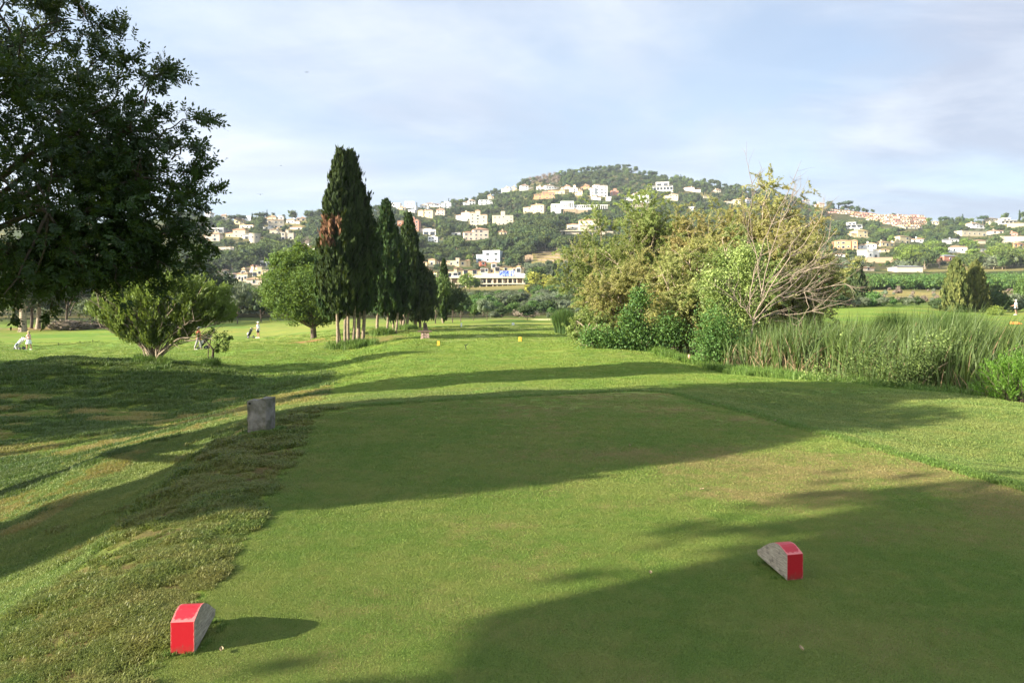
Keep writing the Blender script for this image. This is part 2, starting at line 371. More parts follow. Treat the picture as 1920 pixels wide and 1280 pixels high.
L_reed = leafmat('reed_blades', (0.018, 0.042, 0.010), (0.078, 0.122, 0.028), 0.3, 0.55, 0.3, 0.1, (0.06, 0.10, 0.03), 0.6)
L_reed_dry = leafmat('dry_reed_blades', (0.14, 0.10, 0.05), (0.34, 0.27, 0.15), 0.25, 0.7, 0.2, 0.1)

# ------------------------------------------------------------------ the ground sheet
def ground_colour(x, y):
    """true surface colour (albedo) of turf, dry grass, soil and scrub"""
    Yc = np.maximum(y, 1.0); px = 960 + x * F / Yc
    d = polydist(x, y, TEE); n1 = fbm(x * 0.35, y * 0.35, 5, 4); n2 = fbm(x * 1.7, y * 1.7, 8, 4); n3 = fbm(x * 0.06, y * 0.06, 12, 4)
    def L(a, b, w): return a + (np.asarray(b) - a) * w[..., None]
    c = np.zeros(x.shape + (3,)) + np.array([0.098, 0.150, 0.026])
    c = L(c, (0.135, 0.160, 0.040), sstep(0.45, 0.7, n1) * 0.55)
    c = L(c, (0.070, 0.125, 0.030), sstep(0.5, 0.75, n2) * 0.35)
    # mown fairways turn yellow-green further out
    c = L(c, (0.150, 0.192, 0.040), sstep(20, 55, y) * 0.75)
    c = L(c, (0.185, 0.185, 0.055), sstep(38, 60, y) * sstep(0.46, 0.6, n3) * 0.8)
    c = L(c, (0.085, 0.150, 0.030), sstep(12, 30, y) * sstep(0.50, 0.66, fbm(x * 0.11, y * 0.2, 37, 4)) * 0.65)
    c = L(c, (0.20, 0.185, 0.06), sstep(14, 30, y) * sstep(0.56, 0.68, fbm(x * 0.22, y * 0.4, 39, 5)) * 0.6)
    # swale and left bank, drier
    sw = sstep(-4.5, -7.5, x) * (1 - sstep(24, 32, y)) * (y > 0)
    c = L(c, (0.175, 0.170, 0.042), sw * sstep(0.40, 0.62, fbm(x * 0.25 + 3, y * 0.6, 31, 4)) * 0.75)
    c = L(c, (0.040, 0.080, 0.018), sw * sstep(0.56, 0.72, fbm(x * 0.8, y * 1.6, 33, 4)) * 0.6)
    # bluish short turf on the near slope left of the tee
    bs = sstep(0.9, 2.2, d) * (x < -2) * (1 - sstep(4.0, 5.5, d)) * (y < 13)
    c = L(c, (0.096, 0.135, 0.052), bs * 0.75)
    # tee surface
    tee = sstep(0.04, -0.06, d)
    tc = np.zeros(x.shape + (3,)) + np.array([0.104, 0.142, 0.040])
    worn = sstep(0.42, 0.62, fbm(x * 0.45 + 9, y * 0.45, 41, 4)) * sstep(-1.0, 3.5, x)
    tc = L(tc, (0.200, 0.185, 0.075), worn * 0.75)
    tc = L(tc, (0.160, 0.165, 0.060), sstep(0.5, 0.7, fbm(x * 1.3, y * 1.3, 43, 4)) * 0.55)
    tc = L(tc, (0.075, 0.125, 0.035), sstep(0.55, 0.72, fbm(x * 0.7, y * 0.9, 47, 4)) * 0.55)
    c = L(c, tc[...], tee) if False else c + (tc - c) * tee[..., None]
    # longer fringe round the tee
    fr = np.exp(-((d - 0.16) / 0.14) ** 2) * ((x > -1.3) | (y > 11.5))
    c = L(c, (0.055, 0.120, 0.022), fr * 0.75)
    # rough thatch strip on the left of the tee
    st = sstep(0.0, 0.12, d) * (1 - sstep(0.9, 1.8, d + (fbm(x, y, 51, 3) - .5) * 1.2)) * ((x < -1) & (y < 11.2))
    c = L(c, (0.125, 0.125, 0.038), st * 0.9); c = L(c, (0.075, 0.05, 0.028), st * sstep(0.54, 0.62, fbm(x * 3.6, y * 4.6, 53, 4)) * 0.9)
    # fringe fairway on the right
    rt = sstep(0.3, 1, d) * (x > 2) * (y < 30)
    c = L(c, (0.085, 0.130, 0.032), rt * 0.6); c = L(c, (0.150, 0.145, 0.055), rt * sstep(0.5, 0.66, fbm(x * 0.5 + 5, y * 0.5, 61, 4)) * 0.6)
    # pond edge, dark wet soil under the reeds
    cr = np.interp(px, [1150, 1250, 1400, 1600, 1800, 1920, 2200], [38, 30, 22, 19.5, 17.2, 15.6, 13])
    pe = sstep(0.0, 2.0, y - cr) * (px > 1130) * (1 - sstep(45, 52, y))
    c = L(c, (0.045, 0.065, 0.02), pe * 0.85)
    # bare soil scars
    for sx, sy, rx, ry, colr, k in ((580, 57, 2.6, 1.1, (0.22, 0.115, 0.075), 1), (610, 54, 2.2, .7, (0.22, 0.115, 0.075), 1), (90, 105, 9, 5, (0.26, 0.16, 0.10), 0.9), (690, 50, 3.4, 6, (0.15, 0.10, 0.05), 0.75),
                                    (720, 58, 3.0, 5, (0.15, 0.11, 0.05), 0.6), (765, 68, 4, 5, (0.16, 0.12, 0.05), 0.6), (470, 43, 1.8, 3.5, (0.19, 0.15, 0.06), 0.7), (940, 118, 14, 3.5, (0.27, 0.16, 0.11), 0.8)):
        cx = (sx - 960) * sy / F; r = np.hypot((x - cx) / rx, (y - sy) / ry) + (n2 - .5) * .8
        c = L(c, colr, (1 - sstep(0.6, 1.05, r)) * k)
    # next tees: closer-mown and paler
    for (ax, ay, w, h) in ((925, 49, 4.2, 4.5), (930, 73, 5.2, 4.5)):
        cx = (ax - 960) * ay / F; q = np.maximum(np.abs(x - cx) / w, np.abs(y - ay) / h)
        c = L(c, (0.205, 0.205, 0.078), (1 - sstep(0.93, 1.02, q)) * 0.75)
    # sand bunker at the far green
    cx = (1050 - 960) * 112 / F; r = np.hypot((x - cx) / 5.5, (y - 113) / 2.2); c = L(c, (0.55, 0.48, 0.36), 1 - sstep(0.85, 1.0, r))
    # beyond the course: dry fields, orchard earth, scrub hillside
    far = sstep(118, 150, y)
    fcol = np.zeros(x.shape + (3,)) + np.array([0.060, 0.075, 0.028])
    fcol = L(fcol, (0.10, 0.085, 0.045), sstep(0.42, 0.62, fbm(x * 0.03, y * 0.03, 71, 4)))
    fcol = L(fcol, (0.30, 0.23, 0.12), sstep(0.58, 0.66, fbm(x * 0.02, y * 0.045, 73, 5)) * 0.8)
    c = L(c, fcol, far)
    wob = (fbm(x * 0.03, y * 0.03, 99, 3) - 0.5) * 40
    dry = sstep(124, 146, y + wob) * (1 - sstep(205, 222, y + wob * .5)) * sstep(1390, 1460, px)
    c = L(c, (0.34, 0.255, 0.125), dry * (0.5 + 0.5 * sstep(0.35, 0.6, fbm(x * 0.08, y * 0.15, 75, 4))))
    ter = sstep(990, 1015, px + wob) * (1 - sstep(1110, 1130, px)) * sstep(350, 380, y + wob) * (1 - sstep(455, 480, y + wob))
    c = L(c, (0.36, 0.26, 0.115), ter * 0.85)
    red = np.exp(-((px - 1500) / 60) ** 2) * sstep(820, 850, y) * (1 - sstep(930, 950, y))
    c = L(c, (0.22, 0.085, 0.06), red * 0.8)
    return np.clip(c * np.where(y > 118, 1.0, 1.5)[..., None] * np.array([0.88, 1.0, 0.74]), 0, 1)

def polar(thetas, rs, closed=False):
    T, R = np.meshgrid(thetas, rs); x = R * np.sin(T); y = R * np.cos(T); return x, y
def grid_quads(nr, nc):
    i = np.arange(nr - 1)[:, None] * nc; j = np.arange(nc - 1)[None]
    return np.stack([i + j, i + j + 1, i + nc + j + 1, i + nc + j], -1).reshape(-1, 4)
half = math.atan(960 / F) + 0.035
th_front = np.linspace(-half, half, 490)
th_back = np.linspace(half, 2 * math.pi - half, 90)[1:]
th = np.concatenate([th_front, th_back])
r1 = np.geomspace(0.6, 2.2, 6)[:-1]; r2 = np.geomspace(2.2, 1250, 335)[:-1]; r3 = np.geomspace(1250, 9000, 12)
rr = np.concatenate([r1, r2, r3])
gx, gy = polar(th, rr); gzv = ground(gx, gy)
g = Geo(); V = np.stack([gx, gy, gzv], -1).reshape(-1, 3)
V = np.vstack([V, [[0, 0, gz(0, 0)]]])
fan = [(i, (i + 1), len(V) - 1) for i in range(len(th) - 1)]
g.add(V, grid_quads(len(rr), len(th)), [(a, c_, b) for a, b, c_ in fan])
def turf_mat():
    b = NB('turf'); p = b.pos(); base = b.attr('gcol', 'Color')
    fine = b.noise(p, 55, 5, 0.7); mid = b.noise(p, 9, 5, 0.62, (1, 0.7, 1)); big = b.noise(p, 1.1, 5, 0.6)
    colr = b.mix(b.ramp(mid, [(0.35, 0.0), (0.68, 0.55)]), base, b.mix(1.0, base, (1.35, 1.12, 0.95), 'MULTIPLY'))
    colr = b.mix(b.ramp(big, [(0.40, 0.0), (0.66, 0.5)]), colr, b.mix(1.0, colr, (0.78, 0.92, 0.85), 'MULTIPLY'))
    colr = b.mix(b.ramp(fine, [(0.30, 0.75), (0.60, 0.0)]), colr, b.mix(1.0, colr, (0.55, 0.60, 0.5), 'MULTIPLY'))
    huge = b.noise(p, 0.22, 6, 0.65, (1, 1.8, 1)); streak = b.noise(p, 0.9, 6, 0.7, (0.5, 2.2, 1))
    colr = b.mix(b.ramp(huge, [(0.42, 0.0), (0.60, 0.7)]), colr, b.mix(1.0, colr, (1.22, 1.03, 0.95), 'MULTIPLY'))
    colr = b.mix(b.ramp(streak, [(0.46, 0.0), (0.66, 0.8)]), colr, b.mix(1.0, colr, (0.62, 0.74, 0.66), 'MULTIPLY'))
    h = b.math('ADD', b.math('MULTIPLY', fine, 0.35), b.math('MULTIPLY', mid, 1.0))
    bs = b.bsdf(colr, 0.9, 0.12, h, 0.75, 0.035)
    sh = b.n('ShaderNodeBsdfSheen') if False else None
    return b.done(bs)
M_turf = turf_mat()
me = g.mesh('ground', M_turf, True)
ca = me.attributes.new('gcol', 'FLOAT_COLOR', 'POINT')
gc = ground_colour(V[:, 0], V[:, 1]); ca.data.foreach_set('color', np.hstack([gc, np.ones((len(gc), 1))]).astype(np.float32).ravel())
tag(link('ground', me), kind='structure')
# ------------------------------------------------------------------ plant builders
def rdir(rng, n):
    v = rng.normal(size=(n, 3)); return norm(v)
def path(rng, p, d, L, n=6, wig=0.25, grav=0.0, gain=0.0):
    pts = [np.array(p, float)]; d = np.array(d, float); d /= np.linalg.norm(d)
    for i in range(n):
        d = d + rng.normal(size=3) * wig / n ** 0.5 * 0.6 + np.array([0, 0, (gain - grav)]) / n
        d /= np.linalg.norm(d); pts.append(pts[-1] + d * L / n)
    return np.array(pts), d
def leaf_cloud(g, rng, C, out, size, asp=0.5, tint=None, mat=0, updir=0.0, jit=0.9, sj=0.3):
    n = len(C); N = norm(out * 0.55 + rdir(rng, n) * jit); A = np.cross(N, rdir(rng, n)); A = norm(A)
    if updir: A = norm(A * (1 - abs(updir)) + np.array([0, 0, updir]))
    B = norm(np.cross(N, A)); s = size * (1 + rng.uniform(-sj, sj, n))[:, None]
    g.cards(C, A * s * 0.5, B * s * 0.5 * asp, tint=rng.random(n) if tint is None else tint, mat=mat)
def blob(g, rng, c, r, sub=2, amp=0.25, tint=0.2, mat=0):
    """closed irregular lump filling a crown, tinted dark like its shaded inside"""
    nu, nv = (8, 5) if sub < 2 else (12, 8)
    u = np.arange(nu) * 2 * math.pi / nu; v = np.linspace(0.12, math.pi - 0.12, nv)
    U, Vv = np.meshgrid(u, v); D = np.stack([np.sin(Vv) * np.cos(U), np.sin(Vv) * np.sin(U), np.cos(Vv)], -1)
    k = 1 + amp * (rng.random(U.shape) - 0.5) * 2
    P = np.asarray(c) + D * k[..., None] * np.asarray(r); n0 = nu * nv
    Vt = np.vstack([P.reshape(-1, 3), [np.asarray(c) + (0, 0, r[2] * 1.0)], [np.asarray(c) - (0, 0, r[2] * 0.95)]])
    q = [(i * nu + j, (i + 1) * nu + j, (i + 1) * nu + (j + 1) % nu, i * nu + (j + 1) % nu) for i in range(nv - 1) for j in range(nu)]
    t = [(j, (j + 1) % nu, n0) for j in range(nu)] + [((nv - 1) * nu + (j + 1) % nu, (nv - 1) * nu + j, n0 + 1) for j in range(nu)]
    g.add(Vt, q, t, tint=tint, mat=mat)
def crown(g, rng, lobes, n, size, asp=0.55, clump=26, csig=0.16, core=0.72, mat=0, updir=0.0, under=0.35, tmix=0.6):
    """leaves in clumps over a set of ellipsoid lobes (cx,cy,cz,rx,ry,rz)"""
    lobes = np.array(lobes, float); ar = (lobes[:, 3] * lobes[:, 4] + lobes[:, 3] * lobes[:, 5] * 2) ; pr = ar / ar.sum()
    nc = max(6, n // clump); li = rng.choice(len(lobes), nc, p=pr); D = rdir(rng, nc)
    low = (D[:, 2] < -0.2) & (rng.random(nc) > under); D[low, 2] *= -1
    rad = rng.uniform(0.72, 1.05, nc)[:, None]
    CC = lobes[li, :3] + D * rad * lobes[li, 3:6]
    # drop clumps buried inside another lobe
    keep = np.ones(nc, bool)
    for k, L in enumerate(lobes):
        q = (((CC - L[:3]) / L[3:6]) ** 2).sum(1); keep &= ~((q < 0.45) & (li != k))
    CC, D, li = CC[keep], D[keep], li[keep]; nc = len(CC)
    ct = rng.random(nc)
    idx = rng.integers(0, nc, n); sc = lobes[li[idx], 3:6].mean(1)[:, None] * csig
    off = rng.normal(size=(n, 3)) * sc; off[:, 2] *= 0.75
    C = CC[idx] + off
    leaf_cloud(g, rng, C, D[idx], size, asp, tint=np.clip(ct[idx] * tmix + rng.random(n) * (1 - tmix), 0, 1), mat=mat, updir=updir)
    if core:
        for L in lobes: blob(g, rng, L[:3], L[3:6] * core, 1 if len(lobes) > 3 else 2, 0.2, 0.15, mat)  # solid filler cores, dark tint stands in for shade inside the crown
def trunk(g, rng, base, top, r0, r1, bend=0.12, k=7, n=7, flare=1.5, mat=0):
    base = np.array(base, float); top = np.array(top, float); t = np.linspace(0, 1, n); L = np.linalg.norm(top - base)
    P = base + (top - base) * t[:, None]; w = rng.normal(size=3) * bend * L; w[2] *= 0.2
    P = P + np.sin(t * math.pi)[:, None] * w
    R = r0 + (r1 - r0) * t; R[0] *= flare; R[1] *= 1 + (flare - 1) * 0.3
    g.tube(P, R, k, mat=mat); return P

# simple distant / middle trees: returns (trunk mesh, crown mesh) built round the origin for height 1 m-units
def tree_round(name, seed, H, Wd, leaf, n, size, leafm, barkm, trunkh=0.25, lobes=9, asp=0.6, clump=24, flat=0.8, core=0.62, r=None):
    rng = np.random.default_rng(seed); g = Geo(); t = Geo(); R = Wd / 2; ch = H * (1 - trunkh); cz = H * trunkh + ch * 0.5
    lb = [(0, 0, cz, R * 0.72, R * 0.72, ch * 0.42)]
    for i in range(lobes):
        a = i * 2.4 + rng.random(); zz = rng.uniform(-0.75, 0.85); q = math.sqrt(max(0.05, 1 - zz * zz)) * 0.62 * R
        s = rng.uniform(0.30, 0.48)
        lb.append((q * math.cos(a), q * math.sin(a), cz + zz * ch * 0.33, R * s, R * s, max(R * s * flat, ch * 0.16)))
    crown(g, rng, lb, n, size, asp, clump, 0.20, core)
    r = r or H * 0.022
    P = trunk(t, rng, (0, 0, -0.4), (rng.normal() * 0.03 * H, rng.normal() * 0.03 * H, cz), r, r * 0.5, 0.05)
    for i in range(5):
        a = i * 1.3 + rng.random(); z0 = H * (trunkh * 0.8 + 0.05 * i); p0 = P[0] + (P[-1] - P[0]) * min(1, (z0 + .4) / (cz + .4))
        trunk(t, rng, p0, (R * 0.6 * math.cos(a), R * 0.6 * math.sin(a), min(H * .9, z0 + ch * 0.35)), r * 0.5, r * 0.15, 0.1, 5, 5, 1.0)
    return t.mesh(name + '_trunk', barkm, True), g.mesh(name + '_crown', leafm)
def put_tree(name, meshes, loc, label, cat, s=1.0, rz=0.0, group=None, sx=None):
    o = empty(name, loc, label, cat, group, rz); o.scale = (sx or s, sx or s, s)
    link('trunk', meshes[0], o); link('crown', meshes[1], o); return o

# ------------------------------------------------------------------ the big carob at the left edge
def sprigs(g, rng, P, D, L=0.17, ll=0.055, k=9, mat=0):
    """compound leaves: a stalk direction D at P with k leaflets"""
    n = len(P); S = norm(np.cross(D, rdir(rng, n))); N = norm(np.cross(S, D))
    L = L * rng.uniform(0.7, 1.25, n)
    tb = rng.random(n)
    for j in range(k):
        side = 1 if j % 2 else -1; f = (j // 2) / (k / 2)
        if j == k - 1: side = 0; f = 1.0
        c = P + D * (L * (0.15 + 0.85 * f))[:, None]; a = norm(S * side * 0.85 + D * 0.6 + N * rng.normal(size=(n, 1)) * 0.25)
        b = norm(np.cross(N + rng.normal(size=(n, 3)) * 0.25, a)); s = ll * rng.uniform(0.75, 1.25, n)[:, None]
        g.cards(c + a * s * 0.5, a * s * 0.6, b * s * 0.27, tint=np.clip(tb * 0.6 + rng.random(n) * 0.4, 0, 1), mat=mat, fold=0.3)
def carob_in_frame():
    rng = np.random.default_rng(11)
    def w(px, py, Y): return np.array([(px - 960) * Y / F, Y, EYE + (HZ - py) * Y / F])
    spec = [(25, 175, 10, 1.15), (140, 245, 9.6, 0.95), (205, 290, 10, 0.55), (245, 245, 9.7, 0.24), (258, 335, 9.5, 0.36), (215, 410, 10, 0.95), (90, 400, 9, 1.2), (260, 410, 10.3, 0.38), (248, 455, 10, 0.30),
            (-100, 300, 9, 2.0), (25, 75, 10.5, 0.8), (-60, -20, 10.5, 1.2), (20, 465, 9.5, 0.72), (150, 462, 9.7, 0.52), (222, 480, 9.9, 0.34), (100, 300, 10.6, 1.3)]
    g = Geo(); t = Geo(); lob = []
    for px, py, Y, r in spec: lob.append((*w(px, py, Y), r, r, r * 0.85))
    hid = [(-11.2, 7.2, 4.2, 2.3, 2.1, 1.8), (-9.5, 8.4, 6.0, 2.0, 1.9, 1.4), (-8.6, 7.2, 4.0, 1.5, 1.4, 1.5), (-9.8, 5.4, 4.3, 2.0, 2.0, 1.7), (-8.3, 5.9, 3.4, 1.3, 1.3, 1.1), (-11.8, 5.2, 4.4, 2.0, 1.8, 1.6), (-8.6, 4.0, 2.7, 1.3, 1.2, 1.0), (-7.4, 5.0, 2.3, 0.9, .9, .8), (-9.7, 4.1, 3.6, 1.5, 1.4, 1.3)]
    base = np.array([-10.6, 9.6, gz(-10.6, 9.6)])
    P0 = trunk(t, rng, base - (0, 0, .3), base + (0.3, 0.1, 2.3), 0.34, 0.24, 0.05, 10)
    node = P0[-1]
    allL = np.array(lob + hid)
    # limbs to every lobe
    for L in allL:
        c = L[:3]; mid = (node + c) / 2 + rng.normal(size=3) * 0.3 + (0, 0, 0.3)
        tt = np.linspace(0, 1, 8)[:, None]; P = node * (1 - tt) ** 2 + 2 * mid * tt * (1 - tt) + c * tt ** 2 + rng.normal(size=(8, 3)) * 0.05
        t.tube(P, np.linspace(0.11, 0.025, 8), 6)
        for k in range(7):
            d = rdir(rng, 1)[0]; Q, _ = path(rng, c, d, L[3] * 1.0, 5, 0.5); t.tube(Q, np.linspace(0.022, 0.006, 6), 4)
    # leafy twigs on the lobe shells
    nS = 0
    for L in allL[:len(lob)]:
        n = int(560 * L[3] ** 1.8) + 70; D = rdir(rng, n); r = rng.uniform(0.45, 1.0, n) ** 0.5
        C = L[:3] + D * L[3:6] * r[:, None]; clump = (fbm(C[:, 0] * 1.9 + 50, C[:, 2] * 1.9 + C[:, 1], 7, 2) > 0.36); C = C[clump]; D = D[clump]
        sprigs(g, rng, C, norm(D + rdir(rng, len(D)) * 0.8 + (0, 0, -0.1)))
        m = max(7, int(12 * L[3]))
        for k in range(m):                                      # spray twigs reaching out of the crown
            d = rdir(rng, 1)[0]; d[2] = d[2] * 0.7 + 0.1
            Q, _ = path(rng, L[:3] + d * L[3] * 0.75, d, rng.uniform(0.22, 0.55), 6, 0.4, 0.25); t.tube(Q, np.linspace(0.008, 0.003, 7), 3)
            pp = Q[rng.integers(1, 7, 16)] + rng.normal(size=(16, 3)) * 0.02
            sprigs(g, rng, pp, norm(rdir(rng, 16) * 0.8 + d * 0.6))
    for L in allL[len(lob):]:
        n = 3800; D = rdir(rng, n); C = L[:3] + D * L[3:6] * (rng.uniform(0.35, 1.0, n) ** 0.5)[:, None]
        leaf_cloud(g, rng, C, D, 0.20, 0.6)
    # long single sprays seen against the sky
    for (a, b, Y, a2, b2) in ((110, 85, 10.4, 245, 78), (0, 20, 10.5, 90, 2), (60, 60, 10.5, 195, 45), (250, 180, 9.8, 335, 140), (210, 190, 9.8, 240, 120), (300, 260, 9.7, 380, 228), (320, 300, 9.6, 372, 282), (310, 370, 9.6, 384, 372), (330, 330, 9.6, 375, 345),
                              (320, 400, 10, 392, 425), (300, 440, 10, 388, 462), (290, 470, 10, 365, 500), (250, 480, 9.8, 325, 515), (190, 480, 9.8, 235, 560), (120, 480, 9.6, 145, 560), (40, 500, 9.4, 30, 570), (80, 500, 9.4, 95, 575), (240, 500, 9.9, 290, 545), (160, 30, 10.4, 120, -15),
                              (270, 200, 9.8, 300, 128), (160, 150, 10, 190, 108), (0, 540, 9.4, -30, 575), (150, 520, 9.7, 190, 545)):
        p, q = w(a, b, Y), w(a2, b2, Y + rng.normal() * .3); tt = np.linspace(0, 1, 9)[:, None]
        Q = p + (q - p) * tt + rng.normal(size=(9, 3)) * 0.02 + np.array([0, 0, 0.12]) * np.sin(tt * 3.14); t.tube(Q, np.linspace(0.014, 0.003, 9), 4)
        for rep in range(1):
            ii = rng.integers(2, 9, 13); sprigs(g, rng, Q[ii] + rng.normal(size=(13, 3)) * .03, norm((q - p) * 1.0 + rdir(rng, 13) * np.linalg.norm(q - p) * 0.9))
        for k in range(5):
            i = rng.integers(2, 8); d = norm((q - p) + rdir(rng, 1)[0] * np.linalg.norm(q - p) * 1.1); Q2, _ = path(rng, Q[i], d, 0.26, 4, 0.4); t.tube(Q2, np.linspace(0.006, 0.002, 5), 3)
            sprigs(g, rng, Q2[rng.integers(1, 5, 9)] , norm(d + rdir(rng, 9) * 0.8))
    o = empty('carob_tree', tuple(base), 'large dark leafy tree whose crown fills the upper left corner of the view', 'tree')
    inv = Matrix.Translation(-Vector(base))
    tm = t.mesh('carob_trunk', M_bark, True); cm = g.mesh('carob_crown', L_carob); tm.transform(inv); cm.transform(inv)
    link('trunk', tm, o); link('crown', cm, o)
carob_in_frame()
# neighbouring trees of the same belt; they stand outside the picture and shade the tee
def belt_tree():
    rng = np.random.default_rng(31); g = Geo(); t = Geo()
    lb = [(0, 0, 5, 3.2, 3.2, 2.2)] + [(2.6 * math.cos(a), 2.6 * math.sin(a), 4.4 + 1.3 * math.sin(a * 2.3), 1.9, 1.9, 1.5) for a in np.arange(0, 6.2, 0.9)] + [(0.6, -.5, 6.8, 2.0, 2.0, 1.3)]
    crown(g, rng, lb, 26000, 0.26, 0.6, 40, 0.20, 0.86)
    P = trunk(t, rng, (0, 0, -.4), (0.2, 0, 3.6), 0.32, 0.2, 0.05, 9)
    for L in lb: trunk(t, rng, P[-2], L[:3], 0.12, 0.03, 0.08, 5, 6, 1)
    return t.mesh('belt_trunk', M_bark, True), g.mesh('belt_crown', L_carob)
BT = belt_tree()
BT2 = []
for m_ in BT:
    m2 = m_.copy(); BT2.append(m2)
co_ = np.empty(len(BT2[0].vertices) * 3, np.float32); BT2[0].vertices.foreach_get('co', co_); co_ = co_.reshape(-1, 3); co_[:, 2] += 2.3 * sstep(0.3, 3.0, co_[:, 2]); BT2[0].vertices.foreach_set('co', co_.ravel())
BT2[1].transform(Matrix.Translation((0, 0, 2.3)))
put_tree('carob_tree', BT2, (-7.2, -3.35, gz(-7.2, -3.35)), 'tall dark leafy tree behind the front tee, left of the player', 'tree', 1.06, 0.3, 'dark trees of the left belt')
put_tree('carob_tree', BT2, (-21.2, 11.9, gz(-21.2, 11.9)), 'tall narrow leafy tree beyond the slope left of the large carob', 'tree', 1.1, 1.9, 'dark trees of the left belt', .52)
put_tree('carob_tree', BT2, (-25.4, -1.4, gz(-25.4, -1.4)), 'slender dark leafy tree standing alone far left of the front tee', 'tree', 1.0, .9, 'dark trees of the left belt', .38)
for x, y, s, rz, lab in (
                         (-29.5, 16.0, 1.05, 1.2, 'dark leafy tree beyond the left mound, nearest the lower fairway'),
                         (-44.0, 30.0, 1.0, 2.2, 'dark leafy tree farthest beyond the lower left fairway'),
                         (-27.5, 20.5, 0.85, 2.9, 'leafy tree at the top of the slope left of the large bush'),
                         (-35.0, 12.0, 1.2, 5.1, 'largest dark leafy tree beyond the left slope'),
                         (-34.0, 26.0, 0.9, 3.9, 'smallest dark leafy tree left of the bush mound')):
    put_tree('carob_tree', BT, (x, y, gz(x, y)), lab, 'tree', s, rz, 'dark trees of the left belt')

# ------------------------------------------------------------------ tee furniture
def wood_red():
    b = NB('red_paint'); v = b.obj(); n = b.noise(v, 40, 5, 0.6); e = b.attr('tint')
    worn = b.math('MULTIPLY', b.ramp(b.math('ADD', b.math('MULTIPLY', n, 0.55), b.math('MULTIPLY', e, 0.75)), [(0.72, 0.0), (0.82, 1.0)]), 0.75)
    colr = b.mix(worn, (0.44, 0.010, 0.020), (0.66, 0.20, 0.18)); sp = b.n('ShaderNodeSeparateXYZ'); b.l(v, sp.inputs[0]); dirt = b.math('MULTIPLY', b.ramp(b.math('ADD', sp.outputs[2], b.math('MULTIPLY', b.noise(v, 30, 5, .7), 0.09)), [(0.035, 1.0), (0.085, 0.0)]), 0.75); colr = b.mix(dirt, colr, (0.10, 0.065, 0.035)); colr = b.mix(b.ramp(b.noise(v, 60, 4, .7, (1, 1, .25)), [(.62, 0.0), (.70, 0.5)]), colr, (0.22, 0.12, 0.09)); return b.done(b.bsdf(colr, 0.38, 0.5, n, 0.15, 0.002))
def wood_end():
    b = NB('weathered_wood'); v = b.obj(); n = b.noise(v, 14, 6, 0.65, (1, 1.2, 9)); m = b.noise(v, 22, 4, 0.6)
    colr = b.mix(b.ramp(n, [(0.35, 0.0), (0.65, 1.0)]), (0.22, 0.19, 0.155), (0.46, 0.405, 0.32)); colr = b.mix(b.ramp(m, [(0.55, 0.0), (0.72, 0.8)]), colr, (0.12, 0.10, 0.085))
    return b.done(b.bsdf(colr, 0.85, 0.2, n, 0.6, 0.004))
M_red = wood_red(); M_wood = wood_end()
def tee_marker(px, py, label, wood_left, yaw, Lk=1.0):
    Y = EYE * F / (py - HZ); x = (px - 960) * Y / F
    o = empty('tee_marker', (x, Y, 0.004), label, 'tee marker', 'red tee markers', yaw)
    wd = 0.104; prof = [(0, 0.0), (0, 0.148)]
    for a in np.linspace(0.05, 1, 14): prof.append((0.31 * Lk * a, 0.148 + 0.047 * math.sin(min(1, a * 1.9) * math.pi * 0.5) * (1 if a < .5 else 1) - 0.155 * max(0, a - 0.22) ** 1.6 * 1.2))
    prof[-1] = (0.312 * Lk, prof[-1][1] + 0.008); prof.append((0.306 * Lk, 0.048))
    prof = np.array(prof); n = len(prof)
    red = Geo(); wood = Geo(); bv = 0.0035
    # painted skin: front face and arch down to the back tip
    def strip(gg, pts, x0, x1, flip, tints=None):
        v = []; 
        for (yy, zz) in pts: v += [(x0, yy, zz), (x1, yy, zz)]
        q = [(2 * i, 2 * i + 1, 2 * i + 3, 2 * i + 2) for i in range(len(pts) - 1)]
        gg.add(v, q, tint=tints if tints is not None else 0.2)
    # front face with subdivided rows so worn edges can sit on it
    rows = 8; cols = 7; xs = np.linspace(0, wd, cols); zs = np.linspace(0, 0.148, rows)
    XX, ZZ = np.meshgrid(xs, zs); ed = np.minimum(np.minimum(XX, wd - XX) / 0.008, np.minimum(ZZ, 9) / 0.012)
    red.add(np.stack([XX, XX * 0, ZZ], -1), grid_quads(rows, cols), tint=np.clip(1 - ed * 0.8, 0.05, .75).ravel())
    top = prof[1:-1]; strip(wood, top, 0, wd, False); top = top[top[:, 0] < 0.20 * Lk]; m = len(top); XX, I = np.meshgrid(xs, np.arange(m)); YY = top[:, 0][I]; ZZ = top[:, 1][I]
    s = YY; ed = np.minimum(np.minimum(np.minimum(XX, wd - XX) / 0.010, (s + 0.001) / 0.035), (s.max() - s) / 0.03)
    red.add(np.stack([XX, YY, ZZ], -1), grid_quads(m, cols), tint=np.clip(1.05 - ed * 0.7, 0.08, 0.95).ravel())
    # sides as fans and the split underside
    for X, f in ((0, 1), (wd, -1)):
        c = (X, 0.15 * Lk, 0.085); v = [c] + [(X, a, b_) for a, b_ in prof]
        wood.add(v, None, [(0, 1 + i, 1 + (i + 1) % n) for i in range(n)])
    strip(wood, [prof[-2], prof[-1], prof[0]], 0, wd, False)
    body = link('wooden_body', wood.mesh('marker_wood', M_wood), o); paint = link('painted_face', red.mesh('marker_paint', M_red), o)
    paint.location = (-0.0, -0.0015, 0.0012)
    st = Geo(); st.tube([(wd / 2, 0.20 * Lk, 0.06), (wd / 2, 0.20 * Lk, -0.1)], 0.008, 6); link('spike', st.mesh('marker_spike', M_bark), o)
    return o
tee_marker(320, 1229, 'red wooden tee marker beside the rough strip, casting a long shadow', False, 0.10)
tee_marker(1476, 1089, 'red wooden tee marker on the shaded right half of the tee, showing pale wood', True, 0.23)
